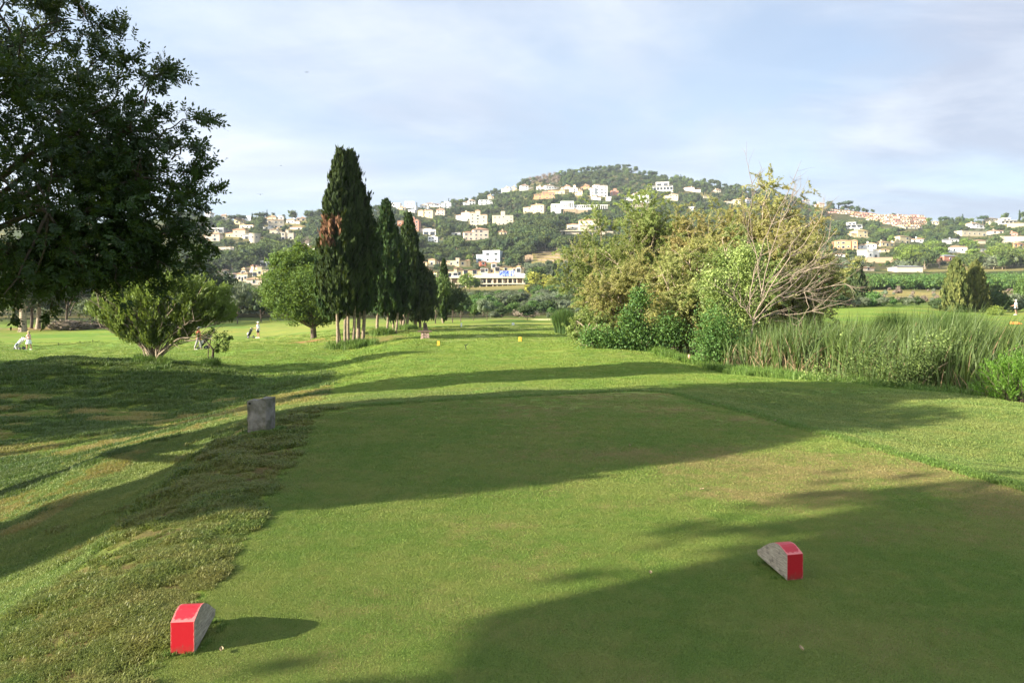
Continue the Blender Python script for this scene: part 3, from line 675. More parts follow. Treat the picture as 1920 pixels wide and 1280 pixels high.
def concrete_block():
    b = NB('old_concrete'); v = b.obj(); n = b.noise(v, 9, 7, 0.65); m = b.noise(v, 6.0, 5, 0.65)
    colr = b.mix(b.ramp(n, [(0.3, 0.0), (0.7, 1.0)]), (0.17, 0.155, 0.135), (0.32, 0.295, 0.26)); colr = b.mix(b.ramp(m, [(0.42, 0.0), (0.6, 0.8)]), colr, (0.085, 0.085, 0.05))
    mat = b.done(b.bsdf(colr, 0.92, 0.15, n, 0.8, 0.015))
    Y = 9.25; x, y, z = at(490, Y); rng = np.random.default_rng(4)
    o = empty('concrete_block', (x, y, z), 'worn grey concrete block standing at the left edge of the tee', 'block', None, -0.12)
    g = Geo(); nz, k = 9, 28
    rings = []
    for i in range(nz):
        f = i / (nz - 1); z_ = -0.05 + f * 0.485; hw = 0.152 * (1 - 0.05 * (1 - f) - 0.05 * max(0, f - .9) * 10 * 0.3); hd = 0.11
        if i == 0: hw *= 0.85; hd *= .85
        ring = []
        for j in range(k):
            a = j / k * 2 * math.pi; c, s_ = math.cos(a), math.sin(a); p = 9.0
            r = (abs(c) ** p + abs(s_) ** p) ** (-1 / p); ring.append((c * r * hw + rng.normal() * .0025, s_ * r * hd + rng.normal() * .0025, z_ + rng.normal() * .003 + (0.02 * (c > 0) - 0.012 * (c < -.6)) * (i == nz - 1)))
        rings.append(ring)
    rings = np.array(rings); i = np.arange(nz - 1)[:, None] * k; j = np.arange(k)[None]; j2 = (j + 1) % k
    g.add(rings, np.stack([i + j, i + j2, i + k + j2, i + k + j], -1).reshape(-1, 4))
    topc = rings[-1].mean(0); inner = rings[-1] * .5 + topc * .5 - (0, 0, 0.004)
    g.add(np.vstack([rings[-1], inner, [topc]]), [(q, (q + 1) % k, k + (q + 1) % k, k + q) for q in range(k)], [(k + q, k + (q + 1) % k, 2 * k) for q in range(k)])
    link('body', g.mesh('block_body', mat), o)
    d = Geo(); d.box(-0.118, -0.088, -0.1145, -0.105, 0.375, 0.405); link('notch', d.mesh('block_notch', plain('hole_shade', (.02, .018, .015))), o, (0, -0.0, 0))  # small raised dark box painted as the shade inside a hole
concrete_block()
M_yel = plain('yellow_paint', (0.85, 0.46, 0.06), 0.5, 0.05); M_white = plain('white_paint', (0.78, 0.78, 0.74), 0.5, 0.05)
M_pinkpaint = plain('faded_red_paint', (0.62, 0.17, 0.12), 0.6, 0.2, 20); M_black = plain('black_plastic', (0.015, 0.015, 0.016), 0.5, 0.1)
M_pinkwood = plain('bare_stake_wood', (0.55, 0.28, 0.20), 0.7, 0.25, 12)
def small_block(px, Y, w, h, mat, label, grp, name='tee_marker'):
    x, y, z = at(px, Y); o = empty(name, (x, y, z), label, 'tee marker', grp, 0.1)
    g = Geo(); P = [(-w / 2, -w * .4), (w / 2, -w * .4), (w / 2, w * .4), (-w / 2, w * .4)]
    v = [(a, b_, 0) for a, b_ in P] + [(a, b_, h * 0.9) for a, b_ in P] + [(a * .85, b_ * .7, h) for a, b_ in P]
    g.add(v, [(0, 1, 5, 4), (1, 2, 6, 5), (2, 3, 7, 6), (3, 0, 4, 7), (4, 5, 9, 8), (5, 6, 10, 9), (6, 7, 11, 10), (7, 4, 8, 11), (8, 9, 10, 11)])
    link('body', g.mesh('small_marker', mat), o)
    s = Geo(); s.tube([(0, 0, 0.05), (0, 0, -.15)], 0.01, 6); link('spike', s.mesh('spike', M_black), o)
small_block(822, 42, 0.16, 0.26, M_yel, 'yellow tee marker on the middle tee, left one of the pair', 'yellow tee markers')
small_block(975, 44, 0.17, 0.28, M_yel, 'yellow tee marker on the middle tee, right one of the pair', 'yellow tee markers')
small_block(865, 71, 0.14, 0.42, M_white, 'slim white tee marker at the left corner of the far tee', 'white tee markers')
small_block(962, 74, 0.26, 0.24, M_white, 'squat white tee marker at the back of the far tee', 'white tee markers')
def stake(px, Y, h, r, mat, label, top=None):
    x, y, z = at(px, Y); o = empty('hazard_stake', (x, y, z), label, 'stake', 'red water hazard stakes')
    g = Geo(); g.tube([(0, 0, -.2), (0, 0, h * .5), (0.01, 0, h)], r, 10); link('post', g.mesh('stake_post', mat, True), o)
    t = Geo(); t.tube([(0.01, 0, h - 0.002), (0.01, 0, h + 0.012)], r * 1.08, 10); link('cap', t.mesh('stake_cap', M_pinkwood), o)
stake(1292, 26.5, 0.36, 0.045, M_pinkwood, 'short weathered hazard stake in grass below the tangled trees')
stake(1851, 15.4, 0.31, 0.036, M_pinkpaint, 'short red hazard stake beside the bright green shrub')
# far red stakes the photograph shows only as specks are left to the right fairway
def forked_stake():
    x, y, z = at(874, 37); o = empty('forked_stake', (x, y, z), 'small dark forked stake in the grass before the yellow markers', 'stake')
    g = Geo(); g.tube([(0, 0, -.1), (-0.01, 0, .1), (-.03, 0, .24)], [0.014, .018, .022], 6); link('post', g.mesh('fork_post', M_black), o)
    for d in ((0.17, 0, 0.13), (-0.11, 0, 0.07), (0.10, 0, 0.02)):
        a = Geo(); a.tube([(-.03, 0, .22), (-.03 + d[0] * .5, 0, .23 + d[2] * .45), (-.03 + d[0], 0, .22 + d[2])], [0.018, 0.014, 0.006], 5); link('prong', a.mesh('fork_prong', M_black), o)
forked_stake()
def pedestal():
    x, y, z = at(797, 46); o = empty('stone_stand', (x, y, z), 'pinkish stone stand with a slab and dark post beside the middle tee', 'stone stand', None, 0.1)
    M_stone = plain('pink_stone', (0.40, 0.28, 0.23), 0.9, 0.35, 9, bstr=0.8, bdist=0.03); M_slab = plain('brown_slab', (0.16, 0.11, 0.08), 0.85, 0.3, 8); rng = np.random.default_rng(8)
    k = 0
    for lay in range(3):
        for q in range(3):
            g = Geo(); w = 0.56 - lay * .03; x0 = -w / 2 + q * w / 3; g.box(x0 + .006, x0 + w / 3 - .006, -.26, .26, lay * .17 - .08, lay * .17 + .082); me_ = g.mesh('stone', M_stone)
            for v in me_.vertices: v.co += Vector(rng.normal(size=3) * 0.012)
            link('stone', me_, o)
    g = Geo(); g.box(-.46, .44, -.34, .34, .43, .50); link('slab', g.mesh('stand_slab', M_slab), o)
    g = Geo(); g.add([(-.12, -.1, .5), (.2, -.1, .5), (.2, .12, .5), (-.12, .12, .5), (-.12, -.07, 1.02), (.09, -.07, 1.02), (.09, .1, 1.02), (-.12, .1, 1.02)], [(0, 1, 5, 4), (1, 2, 6, 5), (2, 3, 7, 6), (3, 0, 4, 7), (4, 5, 6, 7), (3, 2, 1, 0)])
    link('post', g.mesh('stand_post', plain('dark_post', (0.05, 0.038, 0.03), 0.8)), o)
pedestal()
# fallen leaves and a few bits lying on the tee
M_dryleaf = plain('dry_leaf', (0.36, 0.28, 0.16), 0.7, 0.3, 30); rngl = np.random.default_rng(77)
for px, py, lab in ((1181, 838, 'pale dry leaf lying in the shaded middle of the tee'), (1316, 921, 'pale dry leaf lying on the sunlit part of the tee'), (1220, 1080, 'brown dry leaf on the shadow edge left of the right marker'),
                    (1337, 760, 'pale leaf near the far right corner of the tee'), (415, 1226, 'curled tan leaf at the foot of the left red marker'), (776, 789, 'white speck of leaf on the left part of the shaded tee'),
                    (1503, 1224, 'brown leaf on the tee below the right red marker'), (1453, 791, 'pale leaf against the right edge of the tee')):
    Y = EYE * F / (py - HZ); x = (px - 960) * Y / F; g = Geo(); s = 0.015 + 0.003 * Y / 4
    n = 7; a = np.linspace(-1, 1, n); wv = np.sqrt(1 - a * a) * .5 + .03; cz_ = 0.012 + 0.3 * s * a * a
    v = np.concatenate([np.stack([a * s, wv * s, cz_ + .008], 1), np.stack([a * s, a * 0, cz_ - .001], 1), np.stack([a * s, -wv * s, cz_ + .008], 1)])
    q = [(r * n + i, r * n + i + 1, (r + 1) * n + i + 1, (r + 1) * n + i) for r in range(2) for i in range(n - 1)]
    g.add(v, q); o = link('dry_leaf', g.mesh('dry_leaf', M_dryleaf), None, (x, Y, gz(x, Y) + 0.006), (0, 0, rngl.uniform(0, 6))); tag(o, lab, 'leaf', 'fallen leaves on the tee')
# ------------------------------------------------------------------ turf blades near the camera (instanced tufts)
def scatter(name, P, S, RZ, IDX, protos, mat=None, tilt=None):
    me = bpy.data.meshes.new(name); me.vertices.add(len(P)); me.vertices.foreach_set('co', np.asarray(P, np.float32).ravel())
    for nm, arr, ty in (('scl', S, 'FLOAT'), ('rz', RZ, 'FLOAT'), ('idx', IDX, 'INT')):
        a = me.attributes.new(nm, ty, 'POINT'); a.data.foreach_set('value', np.asarray(arr, np.float32 if ty == 'FLOAT' else np.int32))
    o = bpy.data.objects.new(name, me); col.objects.link(o)
    ng = bpy.data.node_groups.new(name + '_nodes', 'GeometryNodeTree')
    ng.interface.new_socket('Geometry', in_out='INPUT', socket_type='NodeSocketGeometry'); ng.interface.new_socket('Geometry', in_out='OUTPUT', socket_type='NodeSocketGeometry')
    N = ng.nodes.new; gi, go = N('NodeGroupInput'), N('NodeGroupOutput'); ip = N('GeometryNodeInstanceOnPoints'); j = N('GeometryNodeGeometryToInstance')
    for p in reversed(protos):
        oi = N('GeometryNodeObjectInfo'); oi.inputs['Object'].default_value = p; oi.inputs['As Instance'].default_value = False
        gt = j if False else N('GeometryNodeGeometryToInstance'); ng.links.new(oi.outputs['Geometry'], gt.inputs[0])
        p['_gt'] = 1; protos[protos.index(p)] = (p, gt)
    jn = N('GeometryNodeJoinGeometry')
    for p, gt in reversed(protos): ng.links.new(gt.outputs[0], jn.inputs[0])
    def attr(nm, ty):
        a = N('GeometryNodeInputNamedAttribute'); a.data_type = ty; a.inputs['Name'].default_value = nm; return a.outputs['Attribute']
    cx = N('ShaderNodeCombineXYZ'); ng.links.new(attr('rz', 'FLOAT'), cx.inputs[2])
    ng.links.new(gi.outputs[0], ip.inputs['Points']); ng.links.new(jn.outputs[0], ip.inputs['Instance']); ip.inputs['Pick Instance'].default_value = True
    ng.links.new(attr('idx', 'INT'), ip.inputs['Instance Index']); ng.links.new(cx.outputs[0], ip.inputs['Rotation']); ng.links.new(attr('scl', 'FLOAT'), ip.inputs['Scale'])
    ng.links.new(ip.outputs[0], go.inputs[0])
    m = o.modifiers.new('scatter', 'NODES'); m.node_group = ng
    return tag(o, kind='stuff')
def proto(name, me): return bpy.data.objects.new(name, me)     # never linked: only a shape to copy
def tuft(seed, n, rad, h, w, lean, segs=2):
    rng = np.random.default_rng(seed); g = Geo(); a = rng.uniform(0, 6.28, n); r = rad * np.sqrt(rng.random(n)); b = np.stack([r * np.cos(a), r * np.sin(a), np.zeros(n)], 1)
    hh = h * rng.uniform(0.5, 1.2, n); d = rng.uniform(0, 6.28, n); ln = lean * rng.uniform(0.2, 1.3, n); dv = np.stack([np.cos(d), np.sin(d), 0 * d], 1); wv = np.stack([-np.sin(d), np.cos(d), 0 * d], 1) * w
    p1 = b + dv * (ln * hh * 0.35)[:, None] + np.array([0, 0, 1]) * (hh * 0.62)[:, None]; p2 = b + dv * (ln * hh)[:, None] + np.array([0, 0, 1]) * (hh * np.clip(1.05 - ln * .35, .4, 1))[:, None]
    z = np.array([0, 0, -0.004]); v = np.stack([b - wv + z, b + wv + z, p1 + wv * .8, p1 - wv * .8, p2], 1).reshape(-1, 3); i = np.arange(n)[:, None] * 5
    g.add(v, i + np.array([[0, 1, 2, 3]]), i + np.array([[3, 2, 4]]), tint=np.repeat(rng.random(n), 5)); return g
def blade_mat(name, c1, c2, dry, amt=0.3):
    b = NB(name); t = b.attr('tint'); p = b.pos(); n = b.noise(p, 0.9, 4, 0.6); n2 = b.noise(p, 6, 3, 0.6)
    colr = b.mix(t, c1, c2); colr = b.mix(b.math('MULTIPLY', b.ramp(n, [(0.42, 0.0), (0.62, 1.0)]), amt), colr, dry)
    colr = b.mix(b.math('MULTIPLY', b.ramp(n2, [(0.45, 0.0), (0.7, 1.0)]), amt), colr, dry)
    bs = b.bsdf(colr, 0.55, 0.3); tr = b.n('ShaderNodeBsdfTranslucent'); b.l(colr, tr.inputs[0]); m = b.n('ShaderNodeMixShader'); m.inputs[0].default_value = 0.3; b.l(bs, m.inputs[1]); b.l(tr.outputs[0], m.inputs[2])
    return b.done(m.outputs[0])
B_tee = blade_mat('mown_blades', (0.088, 0.165, 0.024), (0.225, 0.325, 0.056), (0.33, 0.32, 0.09), 0.35)
B_rough = blade_mat('rough_blades', (0.055, 0.105, 0.016), (0.18, 0.235, 0.042), (0.26, 0.21, 0.065), 0.4)
B_bank = blade_mat('bank_blades', (0.085, 0.150, 0.034), (0.21, 0.29, 0.062), (0.32, 0.31, 0.09), 0.35)
B_lush = blade_mat('lush_blades', (0.07, 0.145, 0.022), (0.17, 0.28, 0.05), (0.22, 0.25, 0.06), 0.2)
rng = np.random.default_rng(5)
def sample(n, ymin, ymax, power=1.0, xlim=None):
    """points in the view wedge, evenly spread over the picture rather than the ground"""
    u = rng.random(n); y = (ymin ** (-power) * (1 - u) + ymax ** (-power) * u) ** (-1 / power) if power else ymin + (ymax - ymin) * u
    px = rng.uniform(-60, 1980, n); return (px - 960) * y / F, y
teeT = [proto('mown_tuft', tuft(i, 70, 0.055, 0.0095, 0.0016, 1.1).mesh('mown_tuft', B_tee)) for i in range(3)]
x, y = sample(100000, 2.85, 13.2, 0.6); d = polydist(x, y, TEE); k = d < -0.01; x, y, d = x[k], y[k], d[k]
worn = fbm(x * 0.8, y * 0.8, 91, 3); sc = (0.75 + 0.5 * rng.random(len(x))) * np.clip(y / 5.5, .8, 1.5) * (0.8 + 0.4 * worn)
B_worn = blade_mat('worn_blades', (0.15, 0.175, 0.040), (0.34, 0.32, 0.10), (0.36, 0.27, 0.12), 0.5)
teeT += [proto('worn_tuft', tuft(10 + i, 60, 0.055, 0.008, 0.0016, 1.2).mesh('worn_tuft', B_worn)) for i in range(3)]
wm_ = np.clip(sstep(0.40, 0.62, fbm(x * 0.45 + 9, y * 0.45, 41, 4)) * sstep(-1.5, 3.0, x) * .95 + .35 * sstep(.55, .7, fbm(x * 1.1, y * 1.4, 44, 4)) + .3 * sstep(8, 12, y), 0, .92)
scatter('mown_grass', np.stack([x, y, ground(x, y)], 1), sc, rng.uniform(0, 6.28, len(x)), rng.integers(0, 3, len(x)) + 3 * (rng.random(len(x)) < wm_), teeT)
roughT = [proto('rough_tuft', tuft(20 + i, 60, 0.05, 0.027, 0.0024, 1.2).mesh('rough_tuft', B_rough)) for i in range(3)]
x, y = sample(90000, 2.7, 12, 0.8); d = polydist(x, y, TEE); k = (d > 0.0) & (x < -1) & (y < 11.3); x, y, d = x[k], y[k], d[k]
lim = 1.5 + (fbm(x * 1.6, y * 1.6, 51, 4) - .5) * 2.2; hole = fbm(x * 3.6, y * 4.6, 53, 4)
keep = (d < lim) & (rng.random(len(x)) < np.where(hole > 0.565, 0.06, np.clip(1.35 - d / lim, 0.12, 1))); x, y, d, hole = x[keep], y[keep], d[keep], hole[keep]
scatter('rough_grass', np.stack([x, y, ground(x, y)], 1), (0.55 + 1.0 * sstep(.35, .65, fbm(x * 4, y * 6, 97, 3)) * np.clip((0.62 - hole) * 5, 0.2, 1) + 0.3 * rng.random(len(x))) * np.clip(y / 5, 1, 1.5), rng.uniform(0, 6.28, len(x)), rng.integers(0, 3, len(x)), roughT)
bankT = [proto('bank_tuft', tuft(40 + i, 60, 0.065, 0.0125, 0.0022, 1.1).mesh('bank_tuft', B_bank)) for i in range(3)]
x, y = sample(120000, 3.0, 19, 0.5); d = polydist(x, y, TEE); k = (rng.random(len(x)) > sstep(9, 18.5, y)) & (d > 0.02) & ~((x < -1) & (d < 1.1) & (y < 11)); x, y, d = x[k], y[k], d[k]
scatter('bank_grass', np.stack([x, y, ground(x, y)], 1), (0.7 + 0.6 * rng.random(len(x))) * np.clip(y / 7, .85, 1.8), rng.uniform(0, 6.28, len(x)), rng.integers(0, 3, len(x)), bankT)
lushT = [proto('lush_tuft', tuft(60 + i, 46, 0.05, 0.026, 0.0022, 0.8).mesh('lush_tuft', B_lush)) for i in range(3)]
x, y = sample(70000, 4.5, 14.5, 0.3); d = polydist(x, y, TEE); k = (d > 0.0) & (d < 0.19) & ((x > -1.3) | (y > 11.5)); x, y, d = x[k], y[k], d[k]
scatter('fringe_grass', np.stack([x, y, ground(x, y)], 1), 0.8 + 0.7 * rng.random(len(x)), rng.uniform(0, 6.28, len(x)), rng.integers(0, 3, len(x)), lushT)
# taller grass: swale line, pond verge, feet of trees
tallT = [proto('tall_tuft', tuft(80 + i, 60, 0.16, 0.30, 0.006, 0.7).mesh('tall_tuft', B_lush)) for i in range(3)]
PX = []; PY = []; PS = []
def tall(px, Y, n, spx, sY, s):
    q = rng.normal(px, spx, n); w = rng.normal(Y, sY, n); w = np.maximum(w, 5); PX.extend((q - 960) * w / F); PY.extend(w); PS.extend(s * rng.uniform(.5, 1.3, n))
for t_ in np.linspace(0, 1, 26): tall(380 + 190 * t_, 22.5 + 7 * t_, 5, 9, .8, 0.3 + .45 * (t_ > .55) * (t_ < .9))
tall(395, 34, 60, 7, .3, 1.2); tall(286, 31.5, 70, 18, .35, 1.0); tall(655, 45, 170, 18, .5, 1.5); tall(718, 57, 80, 8, .5, 1.8); tall(765, 69, 60, 8, .6, 1.8); tall(100, 26, 10, 60, 2, .2)
for px in range(1120, 2050, 7):
    cr = float(np.interp(px, [1150, 1250, 1400, 1600, 1800, 1920, 2200], [37, 28.5, 20.6, 18.4, 16.2, 14.6, 12.5])); tall(px, cr + 0.8, 8, 5, .6, 0.9 if px < 1500 else 0.6); tall(px, cr + 1.6, 5, 5, .5, 1.1)
x = np.array(PX); y = np.array(PY)
scatter('tall_grass', np.stack([x, y, ground(x, y)], 1), np.array(PS), rng.uniform(0, 6.28, len(x)), rng.integers(0, 3, len(x)), tallT)

x, y = sample(60000, 15, 75, 0.9); cr = np.interp(960 + x * F / y, [1100, 1150, 1250, 1400, 1600, 1800, 1920, 2200], [90, 37, 28.5, 20.6, 18.4, 16.2, 14.6, 12.5]); k = (y < cr) & (rng.random(len(x)) < .35 + .65 * fbm(x * .5, y * .3, 95, 4)); x, y = x[k], y[k]; q_ = ground_colour(x, y); k = q_[:, 0] < q_[:, 1] * 1.02; x, y = x[k], y[k]
scatter('fairway_grass', np.stack([x, y, ground(x, y)], 1), (0.8 + 0.8 * rng.random(len(x))) * np.clip(y / 12, 1.3, 4.5), rng.uniform(0, 6.28, len(x)), rng.integers(0, 3, len(x)), [proto('fairway_tuft', tuft(90 + i, 60, 0.065, 0.0115, 0.0024, 1.1).mesh('fairway_tuft', blade_mat('fairway_blades', (0.088, 0.170, 0.022), (0.215, 0.325, 0.048), (0.30, 0.31, 0.07), 0.4))) for i in range(3)])

# shaggier turf in the hollow and on the mound left of the tee
S_dark = [proto('hollow_tuft', tuft(120 + i, 55, 0.09, 0.05, 0.0036, 1.0).mesh('hollow_tuft', blade_mat('hollow_blades', (0.035, 0.085, 0.014), (0.13, 0.20, 0.035), (0.15, 0.17, 0.04), 0.3))) for i in range(3)]
S_dry = [proto('dry_tuft', tuft(130 + i, 55, 0.09, 0.04, 0.0036, 1.2).mesh('dry_tuft', blade_mat('dry_blades', (0.16, 0.17, 0.035), (0.34, 0.33, 0.075), (0.36, 0.28, 0.10), 0.5))) for i in range(3)]
x, y = sample(150000, 7.5, 33, 0.7); px_ = 960 + x * F / y; d = polydist(x, y, TEE); m = (d > 2.6) & (px_ < 620) & (y < 33) & (x < -3.6); x, y, px_ = x[m], y[m], px_[m]
n_ = fbm(x * .45, y * .8, 101, 4); edge = sstep(-3.6, -6.5, x) * (1 - sstep(29, 33, y)); m = (rng.random(len(x)) < edge * np.clip(.35 + 2.2 * np.abs(n_ - .5) * 2, .2, 1)); x, y, n_ = x[m], y[m], n_[m]
dryk = (n_ > .53) & (y < 24); idx_ = np.where(dryk, 3, 0) + rng.integers(0, 3, len(x)); sc_ = np.where(dryk, .8, 1.0) * (0.5 + 0.7 * rng.random(len(x))) * np.clip(y / 14, .8, 2.0) * (.5 + 1.1 * sstep(.35, .6, fbm(x * 1.6, y * 2.4, 103, 3)))
scatter('hollow_grass', np.stack([x, y, ground(x, y)], 1), sc_, rng.uniform(0, 6.28, len(x)), idx_, S_dark + S_dry)

# longer blades against the feet of the markers and the block
PX, PY, PS = [], [], []
for cx_, cy_, hw_, hd_, n_, s_ in ((-1.53, 3.45, .08, .15, 60, .8), (1.60, 4.34, .08, .12, 50, .7), (-3.25, 9.25, .20, .16, 150, 2.0)):
    t_ = rng.uniform(0, 2 * math.pi, n_); PX.extend(cx_ + hw_ * np.clip(1.3 * np.cos(t_), -1, 1) * rng.uniform(.95, 1.25, n_)); PY.extend(cy_ + hd_ * np.clip(1.3 * np.sin(t_), -1, 1) * rng.uniform(.95, 1.25, n_)); PS.extend(s_ * rng.uniform(.5, 1.2, n_))
x, y = np.array(PX), np.array(PY)
scatter('foot_grass', np.stack([x, y, ground(x, y)], 1), PS, rng.uniform(0, 6.28, len(x)), rng.integers(0, 3, len(x)), [proto('foot_tuft', tuft(150 + i, 30, 0.02, 0.028, 0.0018, 0.8).mesh('foot_tuft', B_lush)) for i in range(3)])
# ------------------------------------------------------------------ middle distance trees
def mpx(px_w, Y): return px_w * Y / F
def cypress_shape(g, rng, H, R, z0, n, size, cx=0.0, cy=0.0, brown=None, prof=None, ragged=0.14, mat=0, bmat=1):
    """flame shaped sprays over a spindle; brown=(zlo,zhi,angle) turns one patch dead"""
    prof = prof or [(0, .30), (.08, .72), (.22, .97), (.40, 1.0), (.58, .82), (.75, .58), (.88, .34), (.96, .16), (1, .02)]
    pz, pr = zip(*prof); nc = n // 26; a = rng.uniform(0, 2 * math.pi, nc); zz = rng.random(nc) ** 0.9
    rad = np.interp(zz, pz, pr) * R * (1 + rng.normal(size=nc) * ragged)
    C = np.stack([cx + rad * np.cos(a), cy + rad * np.sin(a), z0 + zz * (H - z0)], 1)
    idx = rng.integers(0, nc, n); out = np.stack([np.cos(a[idx]), np.sin(a[idx]), 0.2 + 0 * a[idx]], 1)
    fl = rng.normal(size=(n, 3)) * np.array([0.10, 0.10, 0.26]) * R * 0.8
    hgt = rng.random(n); fl[:, 2] += hgt * R * 0.30; shrink = (1 - 0.5 * hgt)[:, None]; P = C[idx] + fl * shrink + out * (0.06 * R * (1 - hgt))[:, None]
    N = norm(out * 0.7 + rdir(rng, n) * 0.6); A = norm(np.cross(N, rdir(rng, n)) * 0.45 + np.array([0, 0, 1.0]) + out * 0.25); B = norm(np.cross(N, A)); s = (size * rng.uniform(.6, 1.3, n))[:, None]
    ct = rng.random(nc); tint = np.clip(ct[idx] * 0.65 + rng.random(n) * 0.35, 0, 1); v = (P, A * s * 0.6, B * s * 0.24)
    if brown is not None:
        ang = (np.arctan2(out[:, 1], out[:, 0]) - brown[2] + math.pi) % (2 * math.pi) - math.pi
        m = (P[:, 2] > brown[0]) & (P[:, 2] < brown[1]) & (np.abs(ang) < brown[3]) & (rng.random(n) < 0.9)
        g.cards(P[m], v[1][m], v[2][m], tint=tint[m], mat=bmat); m = ~m
    else: m = np.ones(n, bool)
    g.cards(P[m], v[1][m], v[2][m], tint=tint[m], mat=mat)
    # closed inner mass, tinted dark for the shade between the sprays
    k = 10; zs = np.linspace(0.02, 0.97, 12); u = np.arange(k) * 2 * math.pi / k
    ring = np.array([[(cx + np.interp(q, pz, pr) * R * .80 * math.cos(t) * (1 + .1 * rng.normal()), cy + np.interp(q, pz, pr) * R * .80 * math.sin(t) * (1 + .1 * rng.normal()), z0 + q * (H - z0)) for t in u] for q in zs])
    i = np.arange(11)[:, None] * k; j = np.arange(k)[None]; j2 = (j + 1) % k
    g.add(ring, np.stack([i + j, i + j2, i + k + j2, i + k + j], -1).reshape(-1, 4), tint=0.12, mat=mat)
def cypress(px, Y, top_py, wpx, base_trunks, z0f, label, n=9000, size=0.26, brown=None, prof=None, group=None, ragged=0.20, mats=None, seed=0, name='cypress_tree', cat='cypress', lean=0.0):
    x, y, z = at(px, Y); H = EYE + (HZ - top_py) * Y / F - z; R = mpx(wpx, Y) / 2; rng = np.random.default_rng(seed + int(px * 7 + Y)); g = Geo()
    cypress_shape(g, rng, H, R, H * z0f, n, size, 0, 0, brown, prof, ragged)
    o = empty(name, (x, y, z), label, cat, group)
    link('crown', g.mesh('cypress_crown', mats or [L_cyp, L_cypbrown]), o)
    for dx, dy, r, ln in base_trunks:
        t = Geo(); b0 = np.array([dx, dy, -.3]); b1 = np.array([dx + ln, dy * .6, H * (z0f + 0.12)]); q_ = rng.uniform(.7, 1.35); b1 = b1 + (rng.normal() * .12, 0, 0); P = trunk(t, rng, b0, b1, r * q_, r * q_ * .7, 0.02, 9, 10, 1.5)
        link('trunk', t.mesh('cypress_trunk', M_cypbark, True), o)
    return o
CG1 = 'cypress clump at the foot of the middle tee'; CG2 = 'second cypress clump behind the first'; CG3 = 'third cypress clump further on'
cypress(637, 45.0, 290, 62, [(-.1, 0, .115, -.18), (.30, .1, .11, -.05)], .195, 'tall dark cypress forming the left tip of the big clump, with a brown dead patch', 15000, .30, (6.4, 8.3, -2.3, 1.0), group=CG1, prof=[(0, .22), (.08, .85), (.25, 1.05), (.45, 1.0), (.60, .86), (.74, .62), (.88, .34), (.96, .16), (1, .03)])
cypress(656, 45.6, 294, 66, [(-.05, 0, .12, .05), (.22, -.1, .10, .04)], .195, 'tallest broad cypress in the middle of the big clump', 16000, .30, group=CG1, prof=[(0, .3), (.08, .8), (.3, 1.0), (.5, .93), (.7, .72), (.85, .5), (.95, .30), (1, .05)])
cypress(674, 46.5, 352, 62, [(-.12, 0, .13, .02), (.16, .1, .11, -.08)], .20, 'dark cypress making the right flank of the big clump', 13000, .30, group=CG1)
cypress(624, 46.0, 410, 54, [(.50, .4, .09, -.1)], .24, 'lower cypress on the left flank of the big clump', 11000, .28, group=CG1, prof=[(0, .4), (.12, .85), (.35, 1.0), (.6, .8), (.8, .5), (1, .05)])
cypress(724, 57, 383, 58, [(0, 0, .12, .05), (.7, .1, .11, .02)], .17, 'ragged dark cypress just right of the big clump', 12000, .34, group=CG2, ragged=.26, prof=[(0, .55), (.15, 1.0), (.4, .95), (.55, .8), (.7, .48), (.8, .42), (.9, .25), (1, .03)])
cypress(706, 58, 430, 44, [(.1, 0, .10, -.1)], .2, 'narrow dark cypress squeezed between the big clump and the ragged one', 8000, .32, group=CG2)
cypress(742, 59, 445, 52, [(-.2, 0, .12, 0)], .16, 'low dark cypress right of the ragged one', 9000, .32, group=CG2, ragged=.2)
cypress(766, 69, 408, 46, [(-.5, 0, .15, 0), (-.2, .2, .16, .1)], .16, 'pointed dark cypress with the sharp tip above the red house', 10000, .38, group=CG3, ragged=.18)
cypress(748, 71, 470, 50, [(.2, 0, .16, 0)], .16, 'stout dark cypress left in the third clump', 9000, .38, group=CG3)
cypress(784, 72, 500, 54, [(-.3, 0, .14, 0), (.2, 0, .12, 0)], .16, 'short stout cypress with a green right side in the third clump', 9000, .38, group=CG3, ragged=.2, mats=[L_dark, L_cypbrown], prof=[(0, .6), (.2, 1.0), (.5, 1.0), (.8, .7), (1, .2)])
cypress(832, 92, 490, 20, [(0, 0, .15, 0)], .06, 'slim dark cypress standing before the yellow town houses', 4500, .45, group='single cypresses on the course')
cypress(1607, 112, 497, 36, [(0, 0, .2, 0)], .04, 'dark conical cypress on the far side of the right fairway', 5000, .55, group='single cypresses on the course', ragged=.25, mats=[L_dark, L_cypbrown], prof=[(0, .8), (.2, 1.0), (.45, .7), (.7, .45), (.9, .25), (1, .03)])
cypress(1793, 92, 491, 38, [(0, 0, .2, 0)], .03, 'golden olive cypress, left of the twin pair beyond the reeds', 11000, .36, group='golden cypresses beyond the reeds', ragged=.22, mats=[L_gold, L_cypbrown], prof=[(0, .9), (.2, 1.0), (.5, .85), (.75, .6), (.9, .35), (1, .05)])
cypress(1829, 94, 495, 34, [(0, 0, .2, 0)], .03, 'golden olive cypress, right of the twin pair beyond the reeds', 11000, .36, group='golden cypresses beyond the reeds', ragged=.22, mats=[L_gold, L_cypbrown], prof=[(0, .9), (.2, 1.0), (.5, .85), (.75, .6), (.9, .35), (1, .05)])
cypress(1041, 268, 490, 7, [(0, 0, .3, 0)], .03, 'thin dark cypress between the two yellow poplars', 900, 1.0, group='single cypresses on the course')

